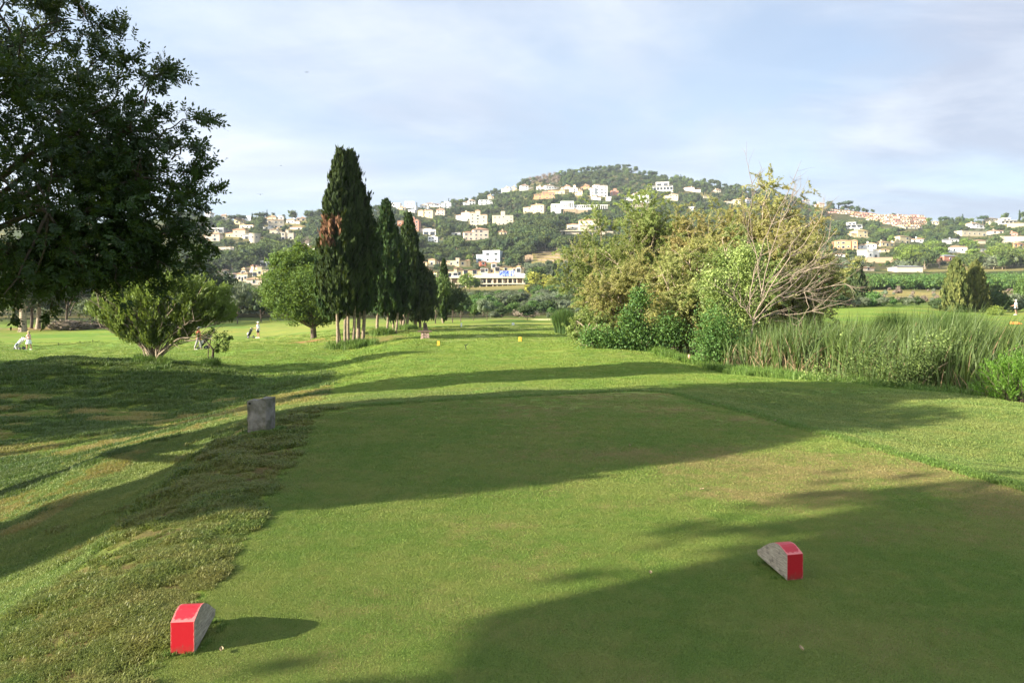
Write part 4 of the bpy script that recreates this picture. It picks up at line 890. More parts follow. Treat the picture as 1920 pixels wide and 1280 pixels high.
# round carob right of the walkers
def round_carob():
    x, y, z = at(588, 60); rng = np.random.default_rng(66); g = Geo(); t = Geo()
    def w(px, py, dY=0.0): Y = 60 + dY; return np.array([(px - 960) * Y / F - x, Y - y, EYE + (HZ - py) * Y / F - z])
    lb = []
    for px, py, dY, r in ((560, 545, 0, 2.4), (520, 530, -.3, 1.3), (505, 560, 0, .9), (540, 495, 0, 1.3), (575, 490, .4, 1.3), (530, 570, -1, 1.4), (600, 580, -.5, 1.4), (555, 585, -1.2, 1.2), (610, 540, .3, 1.8), (585, 530, -1.6, 1.6), (515, 490, .5, .7), (612, 595, .2, .9), (560, 470, .6, .7)):
        lb.append((*w(px, py, dY), r, r, r * .85))
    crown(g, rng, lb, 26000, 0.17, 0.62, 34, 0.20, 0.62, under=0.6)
    P = trunk(t, rng, (0, 0, -.3), (-.05, 0, 1.0), .26, .22, .03, 10)
    for L in lb: trunk(t, rng, P[-1] - (0, 0, .1), np.array(L[:3]) * (1, 1, .92), .12, .03, .07, 6, 6, 1)
    o = empty('round_tree', (x, y, z), 'round bright leafy tree on a short dark trunk left of the tall cypress clump', 'tree')
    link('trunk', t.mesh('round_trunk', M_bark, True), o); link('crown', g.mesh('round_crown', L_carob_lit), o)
round_carob()

# multi-stemmed bush on the left mound
def mound_bush():
    x, y, z = at(288, 31.5); rng = np.random.default_rng(12); g = Geo(); t = Geo(); S = 31.5 / F
    def w(px, py, dy=0.): return np.array([(px - 288) * S, dy, (680 - py) * S])
    tips = []
    for i in range(40):
        a = rng.uniform(-1, 1); tgt = w(288 + a * 105 + 15, 640 - 75 * rng.random() - 35 * (1 - abs(a)), rng.uniform(-1.8, 1.8)); p0 = np.array([rng.normal() * .12, rng.normal() * .12, -.1])
        tt = np.linspace(0, 1, 7)[:, None]; m = tgt * np.array([.30, .3, .5]) + np.array([0, 0, .45]); P = p0 * (1 - tt) ** 2 + 2 * m * tt * (1 - tt) + tgt * tt ** 2 + rng.normal(size=(7, 3)) * .04
        t.tube(P, np.linspace(.042, .012, 7) * rng.uniform(.5, 1.2), 5)
        for k in range(6):
            d = norm((P[-1] - P[2])[None])[0] + rdir(rng, 1)[0] * .7; d[2] += .2; Q, _ = path(rng, P[rng.integers(3, 7)], d, rng.uniform(.5, 1.1), 5, .4); t.tube(Q, np.linspace(.016, .005, 6), 3); tips.append((Q[-1], d))
    lb = []
    for px, py, r in ((240, 590, .95), (200, 585, .55), (285, 575, 1.1), (330, 570, 1.15), (380, 580, .95), (412, 592, .5), (300, 545, .8), (350, 548, .8), (260, 555, .75), (290, 610, .7), (350, 605, .7), (225, 560, .55), (395, 560, .6), (240, 620, .5), (255, 635, .4), (330, 632, .4), (290, 640, .4), (215, 600, .5)):
        for dy in (-.8, .7): lb.append((*w(px, py, dy * r), r, r * .9, r * .8))
    # thin upright leaves in sprays
    lb = np.array(lb); n = 62000; nc = 2300; li = rng.integers(0, len(lb), nc); CC = lb[li, :3] + rdir(rng, nc) * lb[li, 3:6] * rng.uniform(.3, 1.1, nc)[:, None]
    idx = rng.integers(0, nc, n); dirc = norm(norm(CC * (1, 1, .6)) + np.array([0, 0, .6]) + rdir(rng, nc) * .5); s = rng.random(n)[:, None]
    P = CC[idx] + dirc[idx] * s * .40 + rng.normal(size=(n, 3)) * .045; A = norm(dirc[idx] + rdir(rng, n) * .55) * .085; B = norm(np.cross(A, rdir(rng, n))) * .022
    g.cards(P, A, B, tint=np.clip(rng.random(nc)[idx] * .6 + rng.random(n) * .4, 0, 1))
    o = empty('large_bush', (x, y, z), 'large feathery green bush with many pale stems on the left mound', 'bush')
    link('stems', t.mesh('bush_stems', M_palebark, True), o); link('foliage', g.mesh('bush_foliage', L_bush), o)
mound_bush()
def sapling():
    x, y, z = at(398, 34); rng = np.random.default_rng(3); g = Geo(); t = Geo(); S = 34 / F
    def w(px, py, dy=0.): return np.array([(px - 398) * S, dy, (672 - py) * S])
    t.tube([w(398, 676), w(399, 655), w(400, 643)], [.07, .055, .05], 7); t.tube([w(400, 643), w(393, 635), w(388, 628), w(375, 620)], [.045, .035, .03, .015], 6)
    t.tube([w(400, 643), w(404, 640), w(412, 632), w(420, 622)], [.035, .03, .02, .01], 6); t.tube([w(393, 636), w(395, 625), w(392, 614)], [.03, .02, .01], 5)
    t.tube([w(394, 668), w(390, 655), w(391, 643), w(394, 630)], [.03, .025, .02, .012], 5)
    for px, py, r in ((415, 617, .22), (405, 622, .2), (424, 630, .18), (410, 636, .15), (395, 615, .2), (385, 617, .15), (418, 642, .12), (428, 622, .10), (400, 608, .16), (372, 616, .12), (405, 645, .1)):
        c = w(px, py, rng.normal() * .15); n = 110; P = c + rng.normal(size=(n, 3)) * r * .55; leaf_cloud(g, rng, P, norm(P - c), .085, .6)
    o = empty('sapling', (x, y, z), 'small crooked sapling with a dark forked trunk right of the large bush', 'tree')
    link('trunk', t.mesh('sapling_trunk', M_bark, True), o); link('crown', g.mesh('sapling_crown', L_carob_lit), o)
sapling()

# tree kinds for the background, one set of shapes per kind
KIND = {}
def kindset(key, n, f): KIND[key] = [f(i) for i in range(n)]
kindset('dark', 4, lambda i: tree_round('dark', 200 + i, 1.0, 0.95, .05, 1500, .060, L_dark, M_bark, .16, 9, .7, 16, .8))
kindset('olive', 3, lambda i: tree_round('olive', 220 + i, 1.0, 1.15, .05, 1500, .055, L_olive, M_bark, .2, 9, .6, 16, .75))
kindset('mid', 3, lambda i: tree_round('mid', 240 + i, 1.0, 0.95, .05, 1700, .055, L_mid, M_bark, .18, 9, .7, 16, .8))
kindset('lime', 3, lambda i: tree_round('lime', 260 + i, 1.0, 1.25, .05, 1300, .065, L_lime, M_bark, .2, 9, .7, 16, .7))
def at_base(px, py):
    """ground point seen at a photo pixel in the middle distance"""
    Ys = np.geomspace(30, 254, 240); xs = (px - 960) * Ys / F; z = ground(xs, Ys); p = HZ + (EYE - z) * F / Ys
    return float(Ys[int(np.argmin(np.abs(p - py)))])
def bgtree(kind, px, Y, top_py, wpx, label, group, i=0, name='tree', sink=0.0):
    x, y, z = at(px, Y); H = EYE + (HZ - top_py) * Y / F - z; Wd = mpx(wpx, Y); sets = KIND[kind]; m = sets[i % len(sets)]
    k = {'dark': .95, 'olive': 1.15, 'mid': .95, 'lime': 1.25}[kind]
    o = put_tree(name, m, (x, y, z - sink), label, 'tree', H, i * 1.7 + px, group, Wd / k); return o
GL = 'trees along the far side of the left fairway'
rows = [('dark', -60, 98, 430, 150, 'dark tree at the far left edge, largest of the fairway row'), ('dark', 45, 105, 455, 160, 'dark tree with a bare straight trunk near the left picture edge'), ('dark', 130, 118, 470, 130, 'dark tree over the heather mound, second from the left edge'),
        ('dark', 215, 122, 490, 120, 'dark tree behind the left half of the large bush'), ('olive', 172, 112, 553, 44, 'grey-green olive beside the brown heather mound'), ('dark', 290, 126, 470, 130, 'dark tree rising behind the middle of the large bush'),
        ('dark', 355, 122, 478, 110, 'dark tree behind the right half of the large bush'), ('dark', 405, 128, 500, 80, 'dark tree just right of the large bush top'), ('olive', 446, 112, 527, 62, 'grey-green leaning olive beside the white-shirted golfer'),
        ('dark', 492, 118, 540, 60, 'dark tree half hidden by the round leafy tree'), ('dark', 540, 125, 535, 70, 'dark tree behind the crown of the round leafy tree'), ('dark', 620, 130, 530, 60, 'dark tree seen between the round tree and the cypress clump')]
for i, (k, px, Y, tp, wp, lab) in enumerate(rows): bgtree(k, px, Y, tp, wp, lab, GL, i)
def bare_trunks():
    for i, (px, Y, h, r, lab, ln) in enumerate(((43, 96, 2.6, .42, 'straight pale trunk of a tall dark pine near the left edge', 0), (71, 104, 1.6, .3, 'thin dark trunk right of the straight pale one', .1))):
        x, y, z = at(px, Y); t = Geo(); trunk(t, np.random.default_rng(i), (0, 0, -.3), (ln, 0, h + 3.5), r, r * .8, .02, 9)
        g = Geo(); crown(g, np.random.default_rng(50 + i), [(0, 0, h + 4.2, 4.2, 3, 2.6), (2.5, 0, h + 3.6, 2.4, 2, 1.6), (-2.6, 0, h + 3.8, 2.5, 2, 1.7)], 5000, .5, .6, 20, .22, .75)
        o = empty('pine_tree', (x, y, z), lab, 'tree', GL); link('trunk', t.mesh('bare_trunk', M_palebark, True), o); link('crown', g.mesh('bare_crown', L_dark), o)
bare_trunks()
GC = 'trees round the far greens'
rows = [('mid', 818, 88, 508, 58, 'fresh green tree right of the third cypress clump'), ('dark', 852, 94, 530, 50, 'dark bushy tree right of the slim cypress'), ('dark', 866, 100, 548, 44, 'dark low tree before the unfinished building'),
        ('mid', 888, 106, 567, 30, 'small light green tree on the far tee bank, left of three'), ('olive', 912, 104, 556, 40, 'small grey-green tree on the far tee bank, middle of three'), ('dark', 986, 106, 570, 36, 'small dark round tree right of the far tee'),
        ('mid', 905, 150, 548, 56, 'green tree below the unfinished building, leftmost'), ('olive', 945, 160, 545, 50, 'olive tree below the middle of the unfinished building'), ('dark', 968, 158, 552, 42, 'dark tree below the right end of the unfinished building'), ('olive', 1005, 165, 556, 40, 'olive tree just right of the unfinished building foot'),
        ('mid', 925, 142, 562, 34, 'low green tree on the far bank before the building'), ('olive', 1020, 172, 550, 44, 'wide olive under the yellow poplars'), ('dark', 1048, 176, 555, 44, 'dark tree at the foot of the right poplar'), ('olive', 1065, 165, 560, 34, 'olive tree beside the left end of the tangled thicket'), ('dark', 1085, 180, 540, 50, 'dark tree behind the left end of the tangled thicket'),
        ('lime', 882, 262, 511, 46, 'bright round pine standing against the unfinished building'), ('dark', 810, 150, 548, 60, 'dark tree behind the fresh green one'), ('dark', 940, 128, 574, 22, 'dark low shrub on the red soil bank'), ('olive', 1028, 105, 586, 10, 'tiny tree right of the small dark round tree')]
for i, (k, px, Y, tp, wp, lab) in enumerate(rows): bgtree(k, px, Y, tp, wp, lab, GC, i)
# bushes on the far bank
rng = np.random.default_rng(19)
def bush_mesh(seed, mat, n=900):
    r_ = np.random.default_rng(seed); g = Geo(); crown(g, r_, [(0, 0, .42, .42, .42, .42), (.3, .1, .34, .3, .3, .3), (-.32, .05, .32, .3, .3, .28)], n, .10, .6, 14, .22, .8); return g.mesh('low_bush', mat)
BM = {k: [bush_mesh(i + 7, m) for i in range(2)] for k, m in (('dark', L_dark), ('olive', L_olive), ('mid', L_mid), ('brown', L_bare), ('lime', L_lime))}
for i, (k, px, Y, w, h, lab) in enumerate((('brown', 128, 100, 95, 22, 'long brown heathery mound of scrub beyond the left fairway'), ('brown', 190, 104, 60, 16, 'smaller brown scrub patch right of the heathery mound'), ('brown', 985, 128, 60, 16, 'brown reedy scrub behind the small dark round tree'), ('olive', 930, 134, 40, 16, 'grey scrub left of the brown reedy scrub'),
        ('olive', 790, 110, 50, 16, 'low grey scrub behind the third cypress clump'), ('dark', 1560, 105, 60, 34, 'dark bush left of the conical cypress'), ('dark', 1586, 108, 44, 30, 'dark bush touching the conical cypress'), ('mid', 1640, 110, 50, 28, 'green bush right of the conical cypress'), ('dark', 1500, 108, 60, 30, 'dark bush behind the bare branches'),
        ('dark', 1866, 96, 60, 44, 'dark bush right of the golden cypresses'), ('olive', 1905, 100, 60, 36, 'grey-green bush at the right edge behind the white cart'), ('lime', 1868, 82, 40, 18, 'yellow-green shrub on the far right fairway'), ('dark', 1765, 100, 40, 20, 'low dark bush at the foot of the golden cypresses'), ('mid', 1918, 104, 50, 60, 'tall green bush cut by the right picture edge'),
        ('brown', 1700, 130, 60, 12, 'dry scrub hump in the tan field'), ('brown', 1886, 150, 50, 16, 'grey dry scrub on the tan field at the right'))):
    x, y, z = at(px, Y); o = link('bush', BM[k][i % 2], None, (x, y, z - .1), (0, 0, i * 1.3), (mpx(w, Y) / 1.3, mpx(w, Y) / 1.5, mpx(h, Y) / .85)); tag(o, lab, 'bush')
# yellow poplars
for px, tp, wp, lab in ((1003, 508, 24, 'yellow poplar left of the thin cypress'), (1026, 514, 26, 'yellow poplar right of the thin cypress'), (994, 535, 22, 'short yellow-green poplar beside the unfinished building')):
    Y = 262; x, y, z = at(px, Y); H = EYE + (HZ - tp) * Y / F - z; R = mpx(wp, Y) / 2; rg = np.random.default_rng(px); g = Geo(); t = Geo()
    crown(g, rg, [(0, 0, H * .5, R * .8, R * .8, H * .38), (R * .3, 0, H * .35, R * .8, R * .8, H * .28), (-R * .3, 0, H * .65, R * .55, R * .6, H * .28)], 1500, .8, .7, 14, .22, .75); trunk(t, rg, (0, 0, -1), (0, 0, H * .5), .3, .2, .02, 6)
    o = empty('poplar_tree', (x, y, z), lab, 'tree', 'yellow poplars'); link('trunk', t.mesh('poplar_trunk', M_palebark), o); link('crown', g.mesh('poplar_crown', L_poplar), o)

# ------------------------------------------------------------------ tangled thicket right of the middle tee
def thicket_tree(px, Y, top_py, wpx, label, leaf, seed, nst=9, dens=1.0, leanx=0.0, barem=None, bpx=None, droop=0.25, ll=0.075, mat2=None):
    """many arching stems, twigs and tiny leaves; crown about wpx wide at px, stems from bpx"""
    x, y, z = at(bpx or px, Y); H = EYE + (HZ - top_py) * Y / F - z; Wd = mpx(wpx, Y); cx = mpx(px - (bpx or px), Y); rng = np.random.default_rng(seed); t = Geo(); g = Geo(); LP = []; LD = []; LT = []
    for i in range(nst):
        a = rng.uniform(0, 2 * math.pi); rr_ = math.sqrt(rng.random()) * Wd * .42; hz_ = H * (1 - .50 * (rr_ / (Wd * .5)) ** 2) * rng.uniform(.72, .97)
        tip = np.array([cx + rr_ * math.cos(a) + leanx, rr_ * math.sin(a) * .8, hz_]); b0 = np.array([rng.normal() * Wd * .05, rng.normal() * .3, -.3]); tt = np.linspace(0, 1, 9)[:, None]
        m = tip * np.array([.35, .35, .62]) + rng.normal(size=3) * .25; P = b0 * (1 - tt) ** 2 + 2 * m * tt * (1 - tt) + tip * tt ** 2 + rng.normal(size=(9, 3)) * .05
        t.tube(P, np.linspace(.075, .018, 9) * rng.uniform(.6, 1.2), 5)
        for k in range(int(12 * (H / 6))):
            j = rng.integers(2, 9); d = norm((P[min(j, 8)] - P[j - 1])[None])[0] * .7 + rdir(rng, 1)[0]; d[2] += .25; Q, dd = path(rng, P[j], d, rng.uniform(.8, 1.7) * H / 7, 6, .35, droop); t.tube(Q, np.linspace(.02, .007, 7), 3)
            for q in range(7):
                jj = rng.integers(1, 7); d2 = norm((Q[jj] - Q[jj - 1])[None])[0] * .8 + rdir(rng, 1)[0] * .9; d2[2] += .1; R_, _ = path(rng, Q[jj], d2, rng.uniform(.35, .8), 3, .5, droop * 1.4); t.tube(R_, np.linspace(.008, .003, 4), 3, cap=False)
                nl = int(36 * dens); f = rng.random(nl) * 2.99; i0 = f.astype(int); fr = (f - i0)[:, None]; LP.append(R_[i0] * (1 - fr) + R_[i0 + 1] * fr); LD.append(R_[i0 + 1] - R_[i0]); LT.append(np.full(nl, rng.random()))
    LP = np.concatenate(LP); LD = norm(np.concatenate(LD)); LT = np.concatenate(LT); n = len(LP); kp = LP[:, 2] > .1; LP = LP[kp]; LD = LD[kp]; LT = LT[kp]; n = len(LP)
    LP = LP + rng.normal(size=(n, 3)) * .03; A = norm(LD * .5 + rdir(rng, n) * .8) * ll * rng.uniform(.6, 1.3, n)[:, None]; B = norm(np.cross(A, rdir(rng, n))) * ll * .27
    g.cards(LP, A, B, tint=np.clip(LT * .55 + rng.random(n) * .45, 0, 1), mat=0)
    o = empty('tamarisk_tree', (x, y, z), label, 'tree', 'tangled trees along the pond')
    link('stems', t.mesh('thicket_stems', barem or M_palebark, True), o); link('foliage', g.mesh('thicket_foliage', leaf), o); return o
thicket_tree(1135, 42, 405, 170, 'green feathery tree at the left end of the pond thicket', L_tam_g, 1, 15, 1.25)
thicket_tree(1215, 39, 358, 170, 'green-gold feathery tree, second from the left in the thicket', L_tam_g, 2, 16, 1.25)
thicket_tree(1170, 36, 480, 190, 'ochre leafy tree low in front of the thicket left half', L_tam_o, 3, 14, 1.3)
thicket_tree(1320, 37, 368, 180, 'tall ochre tree in the middle of the thicket', L_tam_o, 4, 17, 1.1)
thicket_tree(1275, 33, 440, 170, 'brownish ochre tree low in the middle of the thicket', L_tam_o, 5, 13, 1.25)
thicket_tree(1425, 36, 342, 190, 'tallest wispy tree with a sparse crown against the sky', L_tam_o, 6, 17, .95)
thicket_tree(1380, 31, 430, 170, 'green tree in front of the thicket right half', L_tam_g, 7, 13, 1.15)
thicket_tree(1488, 34, 400, 150, 'thin brown tree at the right end of the thicket', L_tam_o, 8, 16, 1.2)
thicket_tree(1105, 34, 575, 110, 'low bright tangled bush at the left foot of the thicket', L_tam_g, 9, 10, 1.3)
def dead_tree():
    Y = 26; bx = 1408; x, y, z = at(bx, Y); rng = np.random.default_rng(17); t = Geo(); S = Y / F; base_py = HZ + (EYE - z) * F / Y
    def w(px, py, dy=0.): return np.array([(px - bx) * S, dy, (base_py - py) * S])
    main = [((1408, 640), (1412, 600), (1432, 550), (1470, 480), (1500, 420)), ((1412, 600), (1440, 565), (1500, 520), (1560, 478), (1600, 462)), ((1410, 605), (1405, 570), (1420, 520), (1440, 440), (1462, 372)), ((1413, 598), (1455, 570), (1520, 548), (1565, 535)),
            ((1432, 550), (1462, 540), (1510, 500), (1550, 440)), ((1412, 600), (1395, 575), (1378, 560)), ((1425, 560), (1440, 500), (1452, 440), (1490, 350)), ((1408, 615), (1430, 590), (1470, 590), (1520, 585)), ((1440, 540), (1475, 520), (1530, 495), (1590, 505)), ((1420, 575), (1450, 520), (1480, 470), (1540, 410)),
            ((1470, 560), (1500, 545), (1510, 580), (1500, 610)), ((1460, 555), (1520, 560), (1545, 600)), ((1430, 555), (1428, 500), (1410, 430), (1405, 350))]
    for i, mp in enumerate(main):
        P = np.array([w(a, b, rng.normal() * .25 * j) for j, (a, b) in enumerate(mp)]); n = 12; u = np.linspace(0, len(P) - 1, n); Q = np.stack([np.interp(u, np.arange(len(P)), P[:, c]) for c in range(3)], 1) + rng.normal(size=(n, 3)) * .035
        r0 = .036 if i == 0 else .018; t.tube(Q, np.linspace(r0, .010, n), 6)
        for k in range(9):
            j = rng.integers(3, n); d = norm((Q[j] - Q[j - 1])[None])[0] + rdir(rng, 1)[0] * .7 + (0.25, 0, .1); q, _ = path(rng, Q[j], d, rng.uniform(.5, 1.5), 6, .35); t.tube(q, np.linspace(.013, .004, 7), 4)
            for e in range(3): jj = rng.integers(2, 7); q2, _ = path(rng, q[jj], norm((q[jj] - q[jj - 1])[None])[0] + rdir(rng, 1)[0] * .8, rng.uniform(.3, .7), 4, .4); t.tube(q2, np.linspace(.006, .003, 5), 3, cap=False)
    o = link('dead_branches', t.mesh('dead_branches', M_dead, True), None, (x, y, z)); tag(o, 'bare pale leaning tree with fanned dead branches right of the ivy', 'dead tree')
dead_tree()
def leafy_patch(name, pts, Y0_, n, size, mat, label, cat, sig=.22, depthv=.5, seed=0, up=0.0):
    """creeper: leaf clumps along a run of picture points at distance Y"""
    rng = np.random.default_rng(seed); g = Geo(); px, py, r = np.array(pts, float).T; i = rng.integers(0, len(pts), n); sig = sig * 1.9; cl = rng.normal(size=(260, 3)) * sig; ci = rng.integers(0, 220, n)
    Y = Y0_ + rng.normal(size=n) * 0.0; P = np.stack([(px[i] - 960) * Y0_ / F, np.full(n, Y0_), EYE + (HZ - py[i]) * Y0_ / F], 1)
    D = rdir(rng, n); P = P + D * (r[i] * rng.uniform(.55, 1.05, n) ** .5)[:, None] * np.array([1, depthv, 1]) + cl[ci] * .5; leaf_cloud(g, rng, P, D, size, .7)
    if cat: 
        x, y = (px.mean() - 960) * Y0_ / F, Y0_; z = gz(x, y); me = g.mesh(name, mat); me.transform(Matrix.Translation((-x, -y, -z))); o = link(name, me, None, (x, y, z)); tag(o, label, cat)
leafy_patch('ivy', [(1395, 500, .35), (1400, 520, .35), (1405, 545, .4), (1395, 570, .45), (1385, 590, .5), (1370, 600, .5), (1405, 600, .4), (1350, 590, .4), (1400, 480, .2), (1390, 620, .4), (1360, 625, .45), (1345, 545, .25), (1348, 565, .25), (1340, 525, .2)], 27.5, 15000, .085, L_ivy, 'pale ivy climbing the trunks left of the bare branches', 'ivy', seed=1)
leafy_patch('creeper', [(1130, 638, .3), (1150, 640, .3), (1175, 636, .35), (1200, 640, .35), (1225, 632, .4), (1250, 640, .35), (1270, 625, .4), (1195, 620, .3), (1250, 610, .35), (1105, 634, .2), (1180, 600, .35), (1200, 560, .3)], 31.5, 13000, .10, L_mid, 'bright leafy creeper spilling along the left foot of the thicket', 'creeper', seed=2)
leafy_patch('bramble', [(1330, 660, .4), (1350, 650, .45), (1345, 625, .3), (1370, 645, .35), (1390, 655, .3), (1340, 600, .4), (1365, 670, .4), (1400, 680, .35), (1325, 640, .3)], 25.5, 12000, .07, L_mid, 'dark brambles below the ivy at the left end of the reeds', 'bramble', seed=3)
leafy_patch('bindweed', [(1592, 700, .10), (1600, 690, .13), (1612, 680, .14), (1625, 673, .12), (1640, 670, .12), (1655, 674, .10), (1620, 700, .12), (1640, 705, .13), (1665, 700, .12), (1690, 694, .12), (1710, 684, .12), (1722, 672, .12), (1738, 662, .12), (1752, 652, .10), (1702, 706, .12), (1606, 664, .06), (1672, 682, .08), (1590, 712, .1), (1728, 690, .08), (1530, 706, .06), (1545, 690, .05), (1650, 715, .1), (1765, 645, .06)], 18.2, 4200, .05, L_ivy, 'light green bindweed draped over the reeds near the pond verge', 'bindweed', seed=4)

# ------------------------------------------------------------------ reeds
def blades(g, rng, B, H, lean, width, tint, mat=0, bendp=2.0):
    n = len(B); segs = 3; d = lean; out = []
    wv = norm(np.cross(d + np.array([0, 0, 2.0]), rdir(rng, n))) * width[:, None]
    for s in range(segs + 1):
        f = s / segs; c = B + np.array([0, 0, 1.0]) * (H * f * (1 - .12 * f))[:, None] + d * (H * f ** bendp)[:, None]; ww = wv * (1 - f) ** .6 * (1 if s < segs else .05); out += [c - ww, c + ww]
    v = np.stack(out, 1).reshape(-1, 3); i = np.arange(n)[:, None] * (segs * 2 + 2)
    q = np.concatenate([i + np.array([[2 * s, 2 * s + 1, 2 * s + 3, 2 * s + 2]]) for s in range(segs)]); g.add(v, q, tint=np.repeat(tint, segs * 2 + 2), mat=mat)
def reed_bed():
    rng = np.random.default_rng(23); g = Geo(); n = 40000
    px = rng.uniform(1325, 2100, n); cr = np.interp(px, [1250, 1400, 1600, 1800, 1920, 2200], [30, 23.0, 20.2, 17.6, 16.0, 13.5]); dp = rng.random(n) ** 1.3 * np.interp(px, [1300, 1500, 1700, 2100], [9, 10, 9, 9])
    y = cr + dp; x = (px - 960) * y / F
    top = np.interp(px, [1325, 1400, 1500, 1600, 1700, 1800, 1850, 1920, 2100], [622, 612, 600, 598, 603, 606, 622, 618, 622]) + (fbm(px * .03, y * .3, 81, 3) - .5) * 34
    z = ground(x, y); front = np.clip(dp / 2.0, 0.0, 1.0); H = np.clip((EYE + (HZ - top) * y / F - z), .8, 3.4) * (.82 + .18 * front) * rng.uniform(.62, 1.22, n) * (.84 + .62 * fbm(x * .9, y * .9, 85, 3))
    clump = fbm(x * 1.2, y * 1.2, 83, 3); keep = rng.random(n) < np.clip(clump * 3.4 - 1.0, .06, 1); keep &= ~((np.abs(px - 1900) < 20) & (dp < 1.0))
    x, y, z, H, clump, px = x[keep], y[keep], z[keep], H[keep], clump[keep], px[keep]; m = len(x)
    lean = np.stack([rng.normal(.06, .14, m) + .10 * (px > 1600), rng.normal(0, .14, m), -.02 * np.ones(m)], 1); dry = rng.random(m) < np.clip(.50 - (px - 1500) / 1100, .22, .55) * (0.4 + 1.2 * fbm(x * .8, y * .8, 89, 3))
    wd = rng.uniform(.014, .036, m); tint = np.clip(rng.random(m) * .6 + clump * .4, 0, 1); B = np.stack([x, y, z - .1], 1)
    blades(g, rng, B[~dry], H[~dry], lean[~dry], wd[~dry], tint[~dry], 0); blades(g, rng, B[dry], H[dry] * rng.uniform(.3, .9, dry.sum()), lean[dry] * 2.0, wd[dry] * .9, tint[dry], 1)
    # cigar-brown seed heads
    s = rng.choice(m, 260, replace=False)
    for k in s[:30]:
        p = B[k] + (lean[k][0] * H[k] * .55, 0, H[k] * .66); g.tube([p, p + (.02, 0, .14)], .009, 5, tint=.2, mat=2)
    tag(link('reeds', g.mesh('reeds', [L_reed, L_reed_dry, plain('cattail_brown', (.16, .09, .05))])), kind='stuff')
reed_bed()
def reed_clump(px, Y, w, top, label, n, mats, seed, sp=.55, wd=(.008, .016), name='reed_clump', cat='reed clump'):
    x, y, z = at(px, Y); H = EYE + (HZ - top) * Y / F - z; R = mpx(w, Y) / 2; rng = np.random.default_rng(seed); g = Geo(); a = rng.uniform(0, 6.28, n); r = np.sqrt(rng.random(n)); out = np.stack([np.cos(a), np.sin(a), 0 * a], 1)
    B = out * (r * R * .55)[:, None] + rng.normal(size=(n, 3)) * .03; B[:, 2] = -.1; blades(g, rng, B, H * (1 - .28 * r ** 2) * rng.uniform(.7, 1.05, n), out * (r * sp)[:, None] * (R / H) + rng.normal(size=(n, 3)) * .04, rng.uniform(*wd, n), rng.random(n), 0)
    tag(link(name, g.mesh(name, mats), None, (x, y, z)), label, cat)
reed_clump(1785, 29, 165, 552, 'big dark green dome of cane behind the reeds', 9000, L_reed, 1)
reed_clump(1680, 33, 110, 556, 'smaller cane clump left of the big dome', 4500, L_reed, 2)
reed_clump(1735, 31, 90, 575, 'low cane tuft between the two cane clumps', 3000, L_reed, 6)
reed_clump(1058, 56, 60, 565, 'dark reed clump at the left end of the thicket', 3500, L_reed, 3, .5, (.015, .03))
reed_clump(1092, 50, 60, 585, 'pale leaning grass clump beside the dark reed clump', 2500, L_reed, 4, .7, (.012, .022))
def bright_shrub():
    Y = 14.6; x, y, z = at(1905, Y); rng = np.random.default_rng(9); g = Geo(); t = Geo(); n = 16000; nc = 420; D = rdir(rng, nc); D[:, 2] = np.abs(D[:, 2]); CC = np.array([.12, .1, .05]) + D * np.array([.80, .6, .95]) * rng.uniform(.35, 1, nc)[:, None]
    idx = rng.integers(0, nc, n); dr = norm(D + (0, 0, 1.1) + rdir(rng, nc) * .3); s = rng.random(n)[:, None]; P = CC[idx] + dr[idx] * s * .26 + rng.normal(size=(n, 3)) * .018; A = norm(dr[idx] * .8 + rdir(rng, n) * .7) * .030; B = norm(np.cross(A, rdir(rng, n))) * .0075
    g.cards(P, A, B, tint=rng.random(n))
    for k in range(60): d = rdir(rng, 1)[0]; d[2] = abs(d[2]) + .6; q, _ = path(rng, (rng.normal() * .1, rng.normal() * .1, -.05), d, .9, 5, .25); t.tube(q, np.linspace(.010, .003, 6), 4)
    o = empty('bright_shrub', (x, y, z), 'bright green feathery shrub at the right edge beside the red stake', 'shrub'); link('stems', t.mesh('shrub_stems', M_bark), o); link('foliage', g.mesh('shrub_foliage', leafmat('fresh_shrub_leaves', (.045, .10, .012), (.13, .24, .03), .4, .5, .3, 0.)), o)
bright_shrub()

# wood and scrub between the far greens and the hill foot
def mid_wood():
    rng = np.random.default_rng(57); P = []; S_ = []; ID = []; pr = []; off = {}
    for k in ('dark', 'olive', 'mid', 'lime'):
        off[k] = len(pr)
        for tm, cm in KIND[k]:
            pr.append(proto('wood_' + k, cm))
    def put(px, Y, h, kinds, ps):
        x = (px - 960) * Y / F; k = rng.choice(kinds, p=ps); P.append((x, Y, gz(x, Y) - .12 * h)); S_.append(h); ID.append(off[k] + rng.integers(0, len(KIND[k])))
    for _ in range(330):
        px = rng.uniform(690, 1110); Y = rng.uniform(138, 252)
        if 780 < px < 1000 and Y > 200: h = rng.uniform(1.5, 3.2)
        elif Y < 165: h = rng.uniform(1.6, 3.6)
        else: h = rng.uniform(2.2, 5.0)
        put(px, Y, h, ['dark', 'olive', 'mid', 'lime'], [.3, .4, .25, .05])
    for _ in range(150): put(rng.uniform(300, 720), rng.uniform(140, 252), rng.uniform(3.5, 8), ['dark', 'olive', 'mid'], [.5, .3, .2])
    for _ in range(60): put(rng.uniform(-60, 420), rng.uniform(125, 190), rng.uniform(5, 10), ['dark', 'mid'], [.8, .2])
    for _ in range(40): px = rng.uniform(1420, 1960); put(px, rng.uniform(106, 118), rng.uniform(.8, 2.0), ['dark', 'olive', 'mid'], [.45, .3, .25])
    for _ in range(60): px = rng.uniform(1090, 1500); put(px, rng.uniform(130, 250), rng.uniform(3, 6), ['dark', 'olive', 'mid'], [.4, .3, .3])
    scatter('middle_wood', np.array(P), S_, rng.uniform(0, 6, len(P)), ID, pr)
mid_wood()
